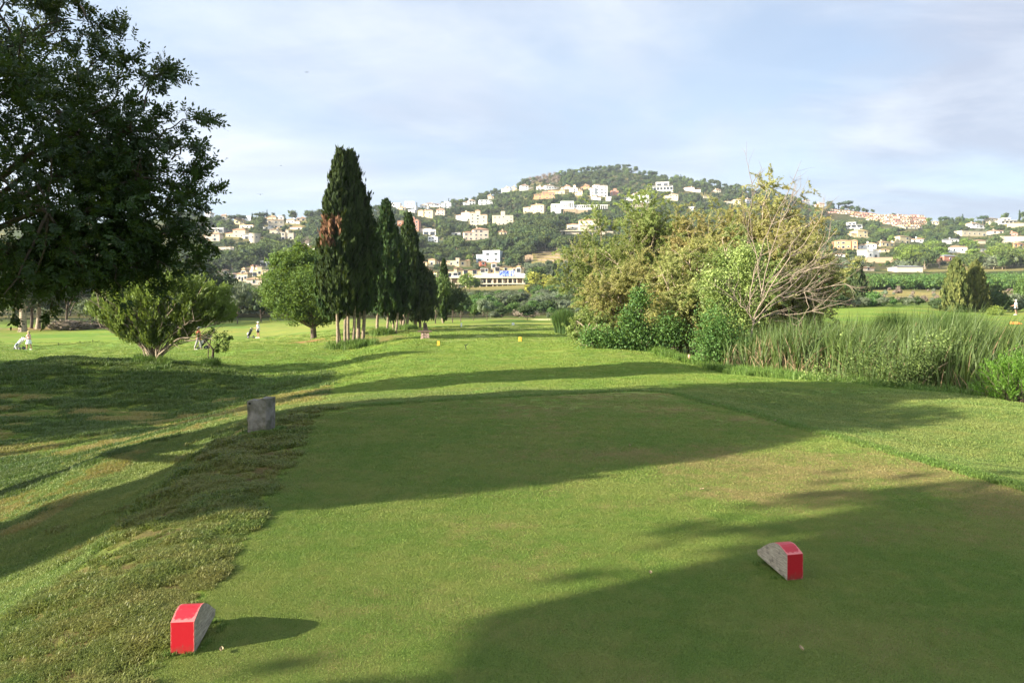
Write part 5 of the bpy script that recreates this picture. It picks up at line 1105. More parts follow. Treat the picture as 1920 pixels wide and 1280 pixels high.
# ------------------------------------------------------------------ houses on the hillside
def bmesh_box():
    g = Geo(); g.box(-.5, .5, -.5, .5, 0, 1); return g
WALLC = {'white': (.78, .76, .72), 'cream': (.70, .60, .42), 'yellow': (.70, .57, .33), 'peach': (.68, .54, .42), 'orange': (.62, .36, .18), 'coral': (.52, .24, .16), 'red': (.40, .12, .075), 'beige': (.52, .45, .34), 'grey': (.42, .41, .39), 'blue': (.46, .53, .58), 'pink': (.60, .30, .24), 'tan': (.42, .31, .20)}
WM = {k: plain('wall_' + k, v, .85, .07, .6, .15, 0.0) for k, v in WALLC.items()}
def tile_mat(name, c):
    b = NB(name); v = b.obj(); w = b.n('ShaderNodeTexWave'); w.inputs['Scale'].default_value = 1.6; w.inputs['Distortion'].default_value = .6; b.l(v, w.inputs['Vector']); n = b.noise(v, .9, 5, .65)
    colr = b.mix(b.ramp(n, [(.3, 0.0), (.7, 1.0)]), tuple(x * .7 for x in c), tuple(x * 1.25 for x in c)); return b.done(b.bsdf(colr, .9, .1))
RM = {'terra': tile_mat('terracotta_tiles', (.42, .24, .15)), 'tan': tile_mat('tan_tiles', (.45, .30, .18)), 'brown': tile_mat('brown_tiles', (.20, .125, .085)), 'grey': tile_mat('grey_tiles', (.22, .23, .235)), 'yellow': tile_mat('pale_tiles', (.56, .40, .20)), 'flat': WM['white'], 'flatb': WM['beige']}
M_glass = plain('window_glass', (.03, .035, .04), .15, .1, 2, .6); M_shutter = plain('wood_shutter', (.12, .07, .04), .8)
UB = {}
def ubox(mat):
    if mat.name not in UB: UB[mat.name] = bmesh_box().mesh('block_' + mat.name, mat)
    return UB[mat.name]
def hip_mesh(w, d, h, ov, mat):
    g = Geo(); W_, D_ = w / 2 + ov, d / 2 + ov; e = .18; rl = max(0, (W_ - D_)) ; ry = 0 if W_ >= D_ else D_ - W_
    v = [(-W_, -D_, 0), (W_, -D_, 0), (W_, D_, 0), (-W_, D_, 0), (-W_, -D_, e), (W_, -D_, e), (W_, D_, e), (-W_, D_, e)]
    if W_ >= D_: v += [(-rl, 0, h), (rl, 0, h)]; q = [(4, 5, 9, 8), (6, 7, 8, 9)]; t = [(5, 6, 9), (7, 4, 8)]
    else: v += [(0, -ry, h), (0, ry, h)]; q = [(5, 6, 9, 8), (7, 4, 8, 9)]; t = [(4, 5, 8), (6, 7, 9)]
    g.add(v, q + [(0, 1, 5, 4), (1, 2, 6, 5), (2, 3, 7, 6), (3, 0, 4, 7), (3, 2, 1, 0)], t); return g.mesh('hip_roof', mat)
def part_box(name, mat, par, x, y, z, w, d, h, mi=None): return link(name, ubox(mat), par, (x, y, z), None, (w, d, h))
HOUSES = []
def windows(par, rng, x0, x1, yf, z0, H, mat=None, dens=1.0, side=None):
    fl = max(1, int(round(H / 3.3))); W_ = x1 - x0; nc = max(1, min(5, int(W_ / 3.4 * dens))); fh = H / fl
    for f in range(fl):
        for c in range(nc):
            if rng.random() < .12: continue
            xx = x0 + (c + .5) * W_ / nc; big = rng.random() < .35; ww = 1.9 if big else 1.15; hh = 1.9 if (big and f == 0) else 1.35
            zb = z0 + f * fh + (.35 if hh > 1.5 else fh * .32); fr = link('window', ubox(WM['white'] if mat is None else mat), par, (xx, yf - .03, zb - .1), None, (ww + .3, .14, hh + .2))
            link('pane', ubox(M_glass), fr, (0, -.35, .5 * .12), None, (ww / (ww + .3), .55, hh / (hh + .2) * .96))
def house(px, py, w, h, style, wall, roof, label, seed=0, Yo=None, short=None, name='villa'):
    Y = Yo or depth(px, py); s = Y / F; W_ = w * s * 1.1; H = h * s * 1.12; x = (px - 960) * s; z = EYE + (HZ - py) * s; rng = np.random.default_rng(int(px * 13 + py * 7)); wm = WM[wall]; D = max(6.0, min(12, W_ * .7))
    o = empty(name, (x, Y, z), label, 'house', None, rng.uniform(-.3, .3)); HOUSES.append((px, py, w, h, short or label, Y, o))
    sink = 4.0
    if style == 'villa':
        rh = min(2.2, H * .32); hb = H - rh; mw = W_ * .62; mx = -W_ * .5 + mw / 2 if rng.random() < .5 else W_ * .5 - mw / 2; sx = 1 if mx < 0 else -1
        part_box('wall', wm, o, mx, D / 2, -sink, mw, D, hb + sink); sw = W_ - mw; shh = max(2.6, hb * rng.uniform(.5, .78)); sxx = mx + sx * (mw + sw) / 2
        part_box('wall', wm, o, sxx, D * .42, -sink, sw, D * .72, shh + sink)
        r = link('roof', hip_mesh(mw, D, rh, .5, RM[roof]), o, (mx, D / 2, hb)); part_box('chimney', wm, r, mw * .2 * sx, D * .15, 0, .9, .9, rh + .9)
        link('roof', hip_mesh(sw, D * .72, min(1.3, rh * .8), .4, RM[roof]), o, (sxx, D * .42, shh))
        windows(o, rng, mx - mw / 2 + .3, mx + mw / 2 - .3, 0, 0, hb); windows(o, rng, sxx - sw / 2, sxx + sw / 2, D * .42 - D * .36, 0, shh)
        if W_ > 14: part_box('terrace_wall', wm, o, 0, -2.2, -sink, W_ * .9, .4, sink + .7)
    elif style == 'block':
        n = 3; cuts = np.sort(rng.uniform(.2, .8, 2)) * W_; xs = [0, cuts[0], cuts[1], W_]; 
        for i in range(n):
            a, b_ = xs[i] - W_ / 2, xs[i + 1] - W_ / 2; hh = H * rng.uniform(.62, 1.0) if i != 1 else H; dy = rng.uniform(0, 2.5)
            if b_ - a < 1: continue
            part_box('wall', wm, o, (a + b_) / 2, D / 2 + dy, -sink, b_ - a, D, hh * .93 + sink); r = link('roof', hip_mesh(b_ - a, D, min(1.4, hh * .2), .35, RM[roof]), o, ((a + b_) / 2, D / 2 + dy, hh * .93)) if roof not in ('flat', 'flatb') else part_box('roof', RM[roof], o, (a + b_) / 2, D / 2 + dy, hh * .93, b_ - a + .4, D + .4, .3)
            windows(o, rng, a + .2, b_ - .2, dy, 0, hh * .9)
    elif style == 'modern':
        hb = H * .92; up = W_ * rng.uniform(.42, .6); ux = (rng.random() - .5) * (W_ - up) * .8; lo = hb * (.55 if H > 6 else 1.0)
        part_box('wall', wm, o, 0, D / 2, -sink, W_, D, lo + sink)
        if H > 6: part_box('wall', wm, o, ux, D / 2, lo, up, D * .8, hb - lo); part_box('roof', RM['flat'], o, ux, D / 2, hb, up + .8, D * .8 + .8, .3)
        part_box('roof', RM['flat'], o, 0, D / 2, lo + (0.002), W_ + .9, D + .9, .28) if H <= 6 else part_box('balcony', WM['white'], o, 0, -.9, lo - .25, W_ * .9, 1.8, .22)
        k = max(2, int(W_ / 4.2))
        for i in range(k):
            xx = -W_ / 2 + (i + .5) * W_ / k; f = link('window', ubox(WM['grey']), o, (xx, -.03, .25), None, (W_ / k * .8, .12, lo * .66)); link('pane', ubox(M_glass), f, (0, -.4, .06), None, (.9, .5, .88))
        if H > 6:
            for i in range(2): xx = ux + (i - .5) * up * .5; f = link('window', ubox(WM['grey']), o, (xx, D * .1 - .03, lo + .4), None, (up * .38, .12, (hb - lo) * .6)); link('pane', ubox(M_glass), f, (0, -.4, .06), None, (.9, .5, .88))
    elif style == 'low':
        part_box('wall', wm, o, 0, D / 2, -sink, W_, D, H * .78 + sink); link('roof', hip_mesh(W_, D, max(.5, H * .3), .4, RM[roof]), o, (0, D / 2, H * .78)) if roof not in ('flat', 'flatb') else part_box('roof', RM[roof], o, 0, D / 2, H * .78, W_ + .5, D + .5, .3)
        windows(o, rng, -W_ / 2 + .4, W_ / 2 - .4, 0, 0, H * .75, dens=.8)
    elif style == 'wall':
        part_box('wall', wm, o, 0, .5, -sink, W_, .8, H + sink); part_box('coping', WM['tan'], o, 0, .5, H, W_ + .2, 1.0, .2)
    elif style == 'tank':
        g = Geo(); g.tube([(0, W_ / 2, -sink), (0, W_ / 2, H * .5), (0, W_ / 2, H)], W_ / 2, 24); link('wall', g.mesh('round_wall', wm, True), o); g = Geo(); g.tube([(0, W_ / 2, H), (0, W_ / 2, H + .4)], W_ / 2 + .3, 24); link('roof', g.mesh('round_rim', WM['cream']), o)
        for i in range(4): a = -1.2 + i * .8; link('window', ubox(M_glass), o, (math.sin(a) * W_ / 2, W_ / 2 - math.cos(a) * W_ / 2, H * .55), (0, 0, a), (1, .2, 1))
    elif style == 'ruin':
        part_box('wall', wm, o, -W_ * .1, D * .3, -sink, W_ * .7, D * .5, H * .8 + sink); link('roof', hip_mesh(W_ * .7, D * .5, H * .25, .2, RM['tan']), o, (-W_ * .1, D * .3, H * .8)); part_box('door', M_shutter, o, 0, D * .05 - .05, 0, 1, .1, 1.9)
    return o
T = [
 (389, 404, 10, 6, 'villa', 'white', 'tan', 'little white house on the left ridge just right of the carob crown'), (422, 411, 14, 9, 'villa', 'cream', 'terra', 'cream house with orange roof on the left ridge'), (448, 419, 17, 11, 'villa', 'yellow', 'tan', 'rounded yellow house below the left ridge'),
 (462, 412, 16, 7, 'low', 'white', 'flat', 'low white house on the ridge right of the rounded yellow one'), (461, 429, 28, 10, 'block', 'cream', 'tan', 'cream terraced house under the left ridge, above the water tank'), (441, 446, 34, 18, 'villa', 'yellow', 'terra', 'large yellow villa with an orange roof left of the round tank'),
 (462, 449, 14, 11, 'low', 'white', 'flat', 'white annexe between the yellow villa and the round tank'), (477, 455, 18, 15, 'tank', 'beige', 'flat', 'round beige tower like a water tank on the left hillside'), (506, 416, 20, 12, 'villa', 'cream', 'tan', 'cream villa on the left ridge below the palms'),
 (517, 428, 26, 16, 'block', 'beige', 'tan', 'beige stepped house with a dark loggia on the left hillside'), (500, 431, 13, 6, 'low', 'white', 'flat', 'small white house left of the beige stepped one'), (516, 441, 20, 13, 'block', 'cream', 'tan', 'cream house front directly above the beige block'),
 (538, 449, 22, 17, 'block', 'beige', 'flatb', 'square beige block with stacked windows on the left hillside'), (527, 413, 10, 10, 'low', 'white', 'flat', 'narrow white house on the left ridge beside the palms'), (549, 420, 22, 10, 'villa', 'white', 'tan', 'white villa with arches right of the narrow white house'),
 (565, 415, 16, 8, 'villa', 'cream', 'terra', 'cream house near the ridge left of the cypress clump'), (555, 432, 22, 7, 'low', 'cream', 'terra', 'low orange-roofed house under the arched white villa'), (572, 473, 34, 14, 'villa', 'white', 'terra', 'white pillared villa with terracotta roof behind the round leafy tree'),
 (393, 437, 50, 9, 'modern', 'grey', 'flat', 'long grey-white modern house beside the carob crown'), (397, 452, 26, 17, 'villa', 'peach', 'tan', 'pinkish villa peeping past the carob crown'), (420, 468, 36, 4, 'wall', 'beige', 'flat', 'long pale retaining wall below the pinkish villa'),
 (487, 519, 26, 18, 'block', 'yellow', 'flatb', 'bright yellow house at the right of the lower left village'), (469, 518, 22, 18, 'block', 'cream', 'brown', 'cream house with two dark loggias in the lower left village'), (452, 528, 20, 22, 'block', 'yellow', 'tan', 'tall narrow yellow house in the lower left village'),
 (476, 534, 26, 12, 'low', 'peach', 'tan', 'peach fronted house at the foot of the lower left village'), (438, 522, 14, 9, 'low', 'white', 'brown', 'white house left of the tall narrow yellow one'), (414, 516, 24, 8, 'villa', 'cream', 'tan', 'cream house at the left end of the lower left village'), (500, 500, 22, 10, 'modern', 'white', 'flat', 'white flat house above the round leafy tree'), (392, 531, 12, 12, 'low', 'peach', 'tan', 'small peach house glimpsed under the carob crown'),
 (738, 386, 22, 6, 'low', 'white', 'flat', 'long white house on the ridge right of the cypress clump'), (768, 385, 16, 8, 'low', 'white', 'flat', 'white house on the ridge, second right of the cypress clump'), (753, 394, 12, 7, 'villa', 'yellow', 'terra', 'small yellow house with orange roof below the white ridge houses'), (775, 393, 9, 8, 'low', 'white', 'flat', 'tall slim white house under the ridge'),
 (795, 391, 15, 8, 'villa', 'white', 'tan', 'white villa left of a row of three under the ridge pines'), (812, 387, 24, 7, 'villa', 'white', 'terra', 'long white villa in the middle of three under the ridge pines'), (836, 390, 17, 12, 'block', 'white', 'flat', 'cubic white villa at the right of three under the ridge pines'), (771, 399, 12, 6, 'low', 'white', 'flat', 'low white house above the red house'),
 (881, 384, 19, 10, 'villa', 'white', 'tan', 'white villa below the pine ridge, nearer the summit'), (912, 384, 22, 9, 'block', 'white', 'flat', 'white stepped villa next to the pavilion house'), (920, 374, 10, 9, 'villa', 'cream', 'tan', 'cream pavilion with arched top'), (797, 409, 26, 14, 'block', 'yellow', 'tan', 'pale yellow villa group above the red house'), (821, 404, 23, 13, 'villa', 'peach', 'terra', 'peach villa with terracotta roof above the dark oak clump'),
 (765, 431, 36, 22, 'block', 'coral', 'terra', 'big terracotta red house behind the pointed cypress'), (792, 433, 32, 4, 'wall', 'peach', 'terra', 'sloping terracotta garden wall right of the red house'), (805, 442, 22, 11, 'modern', 'white', 'flat', 'white flat roofed house below the red house'), (811, 456, 17, 13, 'block', 'white', 'flat', 'lower white house with a chimney below the flat roofed one'),
 (868, 412, 26, 15, 'villa', 'white', 'tan', 'cream-white villa left of the tall pale yellow one'), (897, 425, 30, 29, 'block', 'cream', 'tan', 'tall pale yellow villa with curved front on the mid slope'), (943, 423, 35, 26, 'block', 'cream', 'flatb', 'cream cubic villa right of the tall pale yellow one'), (893, 451, 42, 23, 'villa', 'peach', 'terra', 'broad peach and white villa with terrace on the mid slope'),
 (855, 442, 15, 6, 'low', 'white', 'flat', 'low white house half hidden by pines left of the broad peach villa'), (943, 441, 14, 9, 'villa', 'yellow', 'terra', 'small yellow house among pines right of the broad peach villa'), (914, 492, 42, 21, 'block', 'blue', 'flat', 'pale blue-grey house in shade above the unfinished building'),
 (948, 359, 15, 9, 'villa', 'white', 'tan', 'white villa high on the left shoulder of the hill'), (964, 357, 8, 8, 'villa', 'cream', 'tan', 'tiny cream house on the left shoulder of the hill'), (988, 357, 21, 11, 'villa', 'white', 'terra', 'white villa with peach roof under the bare slope'), (1013, 356, 13, 8, 'villa', 'white', 'tan', 'small white house in the top row, second from its left'),
 (1036, 355, 25, 9, 'villa', 'white', 'tan', 'long white villa in the top row above the orange roofs'), (1021, 373, 36, 13, 'villa', 'orange', 'terra', 'orange villa with white arches below the top row'), (1031, 363, 27, 7, 'villa', 'orange', 'terra', 'orange roofed house between the top row and the arches'), (1050, 364, 16, 9, 'villa', 'yellow', 'tan', 'yellow house right of the orange roofs'),
 (1061, 356, 15, 9, 'villa', 'peach', 'terra', 'peach house in the top row left of the summit mast'), (1075, 362, 14, 14, 'block', 'white', 'tan', 'tall white house in the top row'), (1085, 368, 13, 12, 'villa', 'cream', 'terra', 'cream house stepping below the top row'), (1097, 356, 15, 10, 'villa', 'orange', 'terra', 'orange-yellow house left of the big white storeyed villa'), (1124, 369, 30, 22, 'block', 'white', 'tan', 'big white storeyed villa under the summit'),
 (1152, 366, 14, 11, 'block', 'coral', 'terra', 'coral house right of the big white storeyed villa'), (1194, 375, 42, 14, 'villa', 'white', 'terra', 'long white villa with arcades and orange roof'), (1214, 380, 20, 7, 'low', 'white', 'flat', 'low white annexe under the long arcaded villa'), (1237, 357, 44, 15, 'modern', 'white', 'flat', 'white modern twin-block villa below the summit pines'),
 (1117, 375, 16, 9, 'villa', 'white', 'tan', 'small white villa below the big storeyed one'), (1141, 377, 9, 9, 'low', 'white', 'flat', 'white cube house right of the small white villa'), (1000, 399, 36, 16, 'villa', 'yellow', 'tan', 'yellow villa among trees left of the big modern house'),
 (1092, 431, 54, 20, 'villa', 'cream', 'terra', 'cream villa with a steep terracotta hip roof in the middle of the hill'), (1192, 401, 15, 9, 'modern', 'blue', 'flat', 'pale blue flat house beside the willow tops'), (1197, 388, 26, 6, 'low', 'cream', 'tan', 'low cream house above the pale blue one'), (1298, 361, 28, 11, 'villa', 'white', 'terra', 'white villa with orange roof and deck on the right shoulder'),
 (1258, 374, 24, 11, 'villa', 'cream', 'tan', 'cream villa just above the left thicket top'), (1344, 363, 15, 9, 'villa', 'cream', 'tan', 'cream house peeping left of the wispy tree top'), (1376, 384, 26, 11, 'block', 'cream', 'tan', 'cream stepped house behind the wispy tree top'), (1408, 381, 18, 9, 'villa', 'white', 'tan', 'white house behind the wispy tree, right of the stepped one'), (1297, 394, 10, 7, 'low', 'white', 'flat', 'white cube seen over the thicket middle'), (1326, 372, 14, 4, 'wall', 'cream', 'flat', 'pale garden wall seen over the thicket'),
 (1493, 433, 18, 10, 'villa', 'yellow', 'tan', 'yellow house behind the bare branches'), (1525, 425, 18, 9, 'villa', 'cream', 'tan', 'cream house behind the bare branch tips'), (1482, 440, 16, 8, 'low', 'white', 'flat', 'white house left of the yellow one behind the bare branches'), (1512, 382, 14, 8, 'villa', 'white', 'terra', 'white house on the right shoulder below the lone palm'), (1538, 388, 16, 8, 'villa', 'peach', 'terra', 'peach house on the right shoulder left of the terraces estate'),
 (1601, 427, 26, 10, 'modern', 'white', 'flat', 'white modern house under the terraced estate'), (1612, 445, 31, 15, 'villa', 'yellow', 'yellow', 'cream villa with pale yellow roof under the white modern house'), (1589, 466, 34, 17, 'block', 'orange', 'tan', 'orange and cream arcaded house right of the branch tips'), (1627, 466, 27, 11, 'villa', 'white', 'tan', 'white villa with a tall chimney right of the orange arcaded house'),
 (1665, 462, 29, 10, 'villa', 'yellow', 'tan', 'cream-yellow villa with two chimneys among pines'), (1700, 457, 28, 13, 'block', 'yellow', 'tan', 'yellow stepped villa above the bright round pines'), (1722, 455, 20, 9, 'villa', 'white', 'tan', 'white wing right of the yellow stepped villa'), (1640, 484, 32, 14, 'block', 'white', 'flat', 'white terraced villa above the orchard'), (1649, 492, 44, 8, 'wall', 'tan', 'flat', 'long tan terrace wall below the white terraced villa'),
 (1660, 473, 15, 6, 'low', 'yellow', 'tan', 'small pale yellow house behind the white terraced villa'), (1578, 481, 17, 5, 'low', 'white', 'terra', 'low white house left above the orchard'), (1622, 472, 26, 4, 'wall', 'beige', 'flat', 'pale wall under the orange arcaded house'), (1628, 508, 24, 7, 'low', 'peach', 'terra', 'low orange and white shed by the orchard'), (1706, 510, 44, 11, 'low', 'peach', 'grey', 'long farm shed with a grey roof behind the orchard'),
 (1834, 428, 26, 11, 'villa', 'white', 'tan', 'white villa on a terrace at the right of the hill'), (1827, 442, 52, 10, 'low', 'cream', 'flatb', 'long cream building under the white terrace villa'), (1864, 415, 17, 6, 'low', 'cream', 'tan', 'low cream house on the right ridge'), (1892, 419, 26, 10, 'modern', 'white', 'flat', 'white modern house on the right ridge'), (1906, 425, 30, 6, 'wall', 'cream', 'flat', 'pale wall below the ridge modern house'),
 (1784, 455, 24, 8, 'villa', 'grey', 'grey', 'pale grey house among trees right of the round pines'), (1797, 473, 29, 11, 'low', 'white', 'tan', 'bright white low house above the octagonal red one'), (1782, 490, 24, 11, 'low', 'coral', 'grey', 'red octagonal house with a grey roof'), (1900, 443, 14, 8, 'villa', 'pink', 'terra', 'pink house at the right edge of the hillside'), (1902, 453, 44, 9, 'wall', 'cream', 'flat', 'long cream terrace wall at the right edge'),
 (1911, 464, 20, 9, 'villa', 'orange', 'terra', 'orange roofed house cut by the right picture edge'), (1840, 456, 16, 6, 'low', 'cream', 'terra', 'small cream house below the long cream building'), (1843, 472, 12, 5, 'low', 'white', 'flat', 'tiny white house among the right hand trees'), (1755, 420, 11, 5, 'villa', 'cream', 'tan', 'tiny cream house in the pines right of the estate'), (1870, 438, 20, 7, 'villa', 'peach', 'terra', 'peach house left of the pink one'), (1708, 430, 26, 6, 'low', 'cream', 'tan', 'low cream house below the right end of the estate')]
for r in T: house(*r[:7], r[7], short=r[7])
# modern landmark villas
def modern_big():
    px, py = 1068, 399; Y = depth(px, py); s = Y / F; o = empty('villa', ((px - 960) * s, Y, EYE + (HZ - py) * s), 'large white modernist house with tall dark window slits and a colonnade', 'house'); HOUSES.append((px, py, 76, 24, 'the large white modernist house', Y, o)); HOUSES.append((1110, 393, 60, 10, 'the large white modernist house', Y, None))
    w = lambda a: (a - px) * s; hgt = lambda b: (py - b) * s
    def bx(n, m, a, b_, t, bt, y0=0, d=9): return part_box(n, m, o, (w(a) + w(b_)) / 2, y0 + d / 2, hgt(bt), w(b_) - w(a), d, hgt(t) - hgt(bt))
    bx('wall', WM['white'], 1034, 1052, 382, 400, 1); bx('wall', WM['white'], 1052, 1076, 377, 392, 0); bx('wall', WM['white'], 1076, 1088, 384, 392, 1.5); bx('retaining_wall', WM['tan'], 1057, 1081, 391.8, 403, -.6); bx('retaining_wall', WM['tan'], 1081, 1102, 393, 403, -.3); bx('terrace', WM['white'], 1081, 1116, 390, 393, -.2); bx('roof', WM['white'], 1089, 1140, 383.6, 384.8, 1, 5)
    for i in range(13): a = 1090 + i * 4; bx('column', WM['white'], a, a + 1.0, 384.8, 391.5, 1, .8)
    for a, b_, t, bt in ((1066, 1067.6, 380, 389.5), (1069, 1070.6, 380, 389.5), (1072, 1073.6, 380, 389.5), (1058, 1059.2, 380, 382), (1061, 1062.2, 380, 382), (1058, 1059.2, 384, 388), (1061, 1062.2, 384, 388), (1038, 1039.2, 384, 389), (1041, 1042.2, 384, 389), (1044, 1045.2, 384, 389), (1048, 1049, 384, 387), (1079, 1081, 386, 389), (1084, 1086, 386, 389)): bx('window', M_glass, a, b_, t, bt, -.08 if 1052 < a < 1076 else (.92 if a < 1052 else 1.42), .1)
modern_big()
def modern_beige():
    px, py = 1100, 442; Y = depth(px, py); s = Y / F; o = empty('villa', ((px - 960) * s, Y, EYE + (HZ - py) * s), 'beige modern house with a glazed upper box over a long low wing', 'house'); HOUSES.append((px, py, 98, 20, 'the beige modern house', Y, o))
    w = lambda a: (a - px) * s; hgt = lambda b: (py - b) * s
    def bx(n, m, a, b_, t, bt, y0=0, d=9, par=None): return part_box(n, m, par or o, (w(a) + w(b_)) / 2, y0 + d / 2, hgt(bt), w(b_) - w(a), d, hgt(t) - hgt(bt))
    B = WM['beige']; bx('wall', B, 1062, 1150, 433.5, 446, .6); bx('roof', WM['cream'], 1051, 1122, 432, 433.5, -.8, 10.6); bx('wall', B, 1087, 1121, 423.5, 432, -.6); bx('roof', WM['cream'], 1086, 1122, 422.6, 423.5, -1.2, 10)
    for a in (1053, 1060): bx('column', WM['cream'], a, a + 1.2, 433.5, 446, -.2, .6)
    g = bx('window', M_glass, 1105, 1119.5, 425, 431, -.75, .12)
    for i in range(5): a = 1105 + i * 3.5; bx('mullion', WM['cream'], a, a + .5, 425, 431, -.85, .1)
    for a, b_ in ((1086, 1091), (1093, 1098), (1103, 1110), (1112, 1119), (1135, 1144)): bx('window', M_glass, a, b_, 436, 441, .5, .12)
modern_beige()
# terraced estate on the right shoulder
EST = ['peach', 'orange', 'cream', 'pink', 'peach']
def estate():
    rng = np.random.default_rng(40); proto_ = {}
    for c in sorted(set(EST)):
        o = empty('terraced_house', (0, 0, 0), 'terracotta coloured terraced house stacked on the right shoulder of the hill', 'house', 'terraced houses of the right shoulder estate')
        part_box('wall', WM[c], o, 0, 3, -5, 7.4, 6.5, 8.4); link('roof', hip_mesh(7.6, 6.6, 1.0, .25, RM['terra']), o, (0, 3, 3.4)); part_box('terrace_wall', WM['cream'], o, 0, -1.9, -5, 7.6, .3, 5.9)
        for k in (-1.9, 1.9): part_box('window', M_glass, o, k, -.3, .5, 1.8, .12, 2.0)
        proto_[c] = o
    used = set(); RN = ('topmost', 'second', 'third', 'fourth', 'fifth', 'sixth', 'lowest'); NN = 'first second third fourth fifth sixth seventh eighth ninth tenth eleventh twelfth thirteenth fourteenth fifteenth sixteenth seventeenth eighteenth nineteenth twentieth twenty-first twenty-second twenty-third'.split(); CN = {'peach': 'peach', 'orange': 'orange', 'cream': 'cream', 'pink': 'pink'}
    for r in range(7):
        f = r / 6.0; nth = 0
        for i, px in enumerate(np.arange(1556, 1732, 8.2)):
            tp = np.interp(px, [1550, 1600, 1650, 1728], [395.5, 400.5, 405.5, 408]); bt = np.interp(px, [1550, 1600, 1640, 1690, 1728], [400, 408, 417, 428, 429])
            py = tp + f * 22
            if py > bt: continue
            px_ = px + rng.uniform(-1.5, 1.5) + (r % 2) * 4; py += rng.uniform(-.6, .6); c = EST[rng.integers(0, 5)]; Y = depth(px_, py); s = Y / F
            if c in used: o = dup(proto_[c])
            else: o = proto_[c]; used.add(c)
            o['label'] = f'{CN[c]} terraced house, {NN[nth]} from the left in the {RN[r]} row of the shoulder estate'; nth += 1
            o.location = ((px_ - 960) * s, Y, EYE + (HZ - py) * s); o.rotation_euler = (0, 0, rng.uniform(-.15, .25)); k = rng.uniform(.75, 1.0); o.scale = (k * .95, k, k * .85)
    HOUSES.append((1640, 412, 180, 12, None, 900, None)); HOUSES.append((1690, 424, 80, 12, None, 850, None))
estate()

# ------------------------------------------------------------------ yellow town houses and the unfinished block below the hill
def town():
    rng = np.random.default_rng(2)
    for px, py, w, h, wall, roof, lab in ((800, 500, 28, 13, 'yellow', 'tan', 'yellow town house at the upper left of the lower village'), (826, 498, 24, 11, 'yellow', 'brown', 'yellow town house with brown roof, second in the upper village row'), (849, 499, 22, 15, 'yellow', 'flatb', 'tall yellow town house right of the slim cypress tip'), (871, 499, 20, 14, 'yellow', 'tan', 'yellow town house with palms at the right of the upper row'),
            (797, 522, 24, 16, 'yellow', 'brown', 'big yellow town house left of the slim cypress'), (822, 523, 22, 16, 'yellow', 'brown', 'yellow town house with an arched door beside the slim cypress'), (850, 520, 30, 16, 'yellow', 'brown', 'yellow town house with wide brown roof right of the slim cypress'), (884, 515, 30, 9, 'yellow', 'brown', 'yellow town house just above the bright round pine'),
            (914, 512, 26, 9, 'yellow', 'brown', 'yellow town house behind the unfinished block, left of the blue tarpaulin'), (945, 510, 30, 10, 'yellow', 'brown', 'yellow town house behind the blue tarpaulin'), (970, 512, 20, 12, 'yellow', 'tan', 'cream yellow town house at the right end above the unfinished block')):
        house(px, py, w, h, 'block', wall, roof, lab, short=lab, Yo=depth(px, py) if py < 503 else 330, name='town_house')
    for px, py, w, h, lab in ((906, 498, 10, 8, 'small red chimneyed house above the yellow village'), (926, 503, 9, 11, 'small peach tower house above the yellow village')): house(px, py, w, h, 'low', 'red' if px < 910 else 'peach', 'terra', lab, short=lab, name='town_house')
    house(994, 489, 20, 10, 'ruin', 'tan', 'tan', 'small stone hut on the dry terraces', short='the stone hut', name='stone_hut')
    Y = 292; s = Y / F; px, py = 915, 548; z = EYE + (HZ - py) * s; o = empty('unfinished_building', ((px - 960) * s, Y, z), 'unfinished concrete apartment block with dark openings and a blue tarpaulin above', 'building')
    HOUSES.append((915, 550, 145, 34, 'the unfinished block', Y, o)); w = lambda a: (a - px) * s; hg = lambda b: (py - b) * s; M_conc = WM['beige']; M_slab = WM['cream']
    def bx(n, m, a, b_, t, bt, y0=0, d=9, par=None): return part_box(n, m, par or o, (w(a) + w(b_)) / 2, y0 + d / 2, hg(bt), w(b_) - w(a), d, hg(t) - hg(bt))
    bx('inner_wall', WM['grey'], 845, 981, 521, 552, 3.4, 8)
    for t in (519.5, 531, 543.5): bx('floor_slab', M_slab, 843, 984, t, t + 1.9, -.6, 12.6)
    for a in (845, 858, 872, 886, 899, 911, 923, 931, 941, 951, 960, 968, 979): bx('pillar', M_conc, a, a + 2.2, 521.4, 552, 0, 3.3)
    for i, (a, b_) in enumerate(((860, 868), (901, 906), (921, 925), (942, 946), (961, 964.5))):
        for t in (524.5, 536.5): bx('white_panel', WM['white'], a, b_, t, t + 6, 1.0, .3)
    for a, b_ in ((847, 857), (874, 885), (906, 911), (925, 931), (943, 950), (970, 978)):
        for t in (522.5, 534): bx('infill_wall', WM['tan'], a, b_, t, t + 8, 1.8, .3) if (a + int(t)) % 3 else None
    bx('railing', plain('rust_rail', (.35, .15, .09)), 925, 976, 541.5, 543, -.55, .2); bx('stair_tower', WM['white'], 981, 988, 514, 552, 1, 8); bx('parapet', WM['white'], 905, 984, 511.5, 519.5, 5, .4); bx('parapet', WM['white'], 845, 905, 516.5, 519.5, 2, .4)
    bx('white_hut', WM['white'], 988, 993, 523, 534, 3, 5)
    Mt = NB('blue_tarpaulin'); v = Mt.obj(); n = Mt.noise(v, .35, 5, .7); tm = Mt.done(Mt.bsdf(Mt.mix(Mt.ramp(n, [(.45, 0.0), (.55, 1.0)]), (.12, .19, .62), (.42, .48, .78)), .6)); g = Geo(); nx, ny = 14, 5; X, Yy = np.meshgrid(np.linspace(w(934), w(962), nx), np.linspace(0, 1, ny)); Zz = hg(516.5) + Yy * (hg(506.5) - hg(516.5)); rg = rng.normal(size=X.shape) * .25; g.add(np.stack([X + Yy * .8, 4.0 + Yy * 1.6 + rg, Zz], -1), grid_quads(ny, nx)); link('tarpaulin', g.mesh('tarpaulin', tm), o)
town()
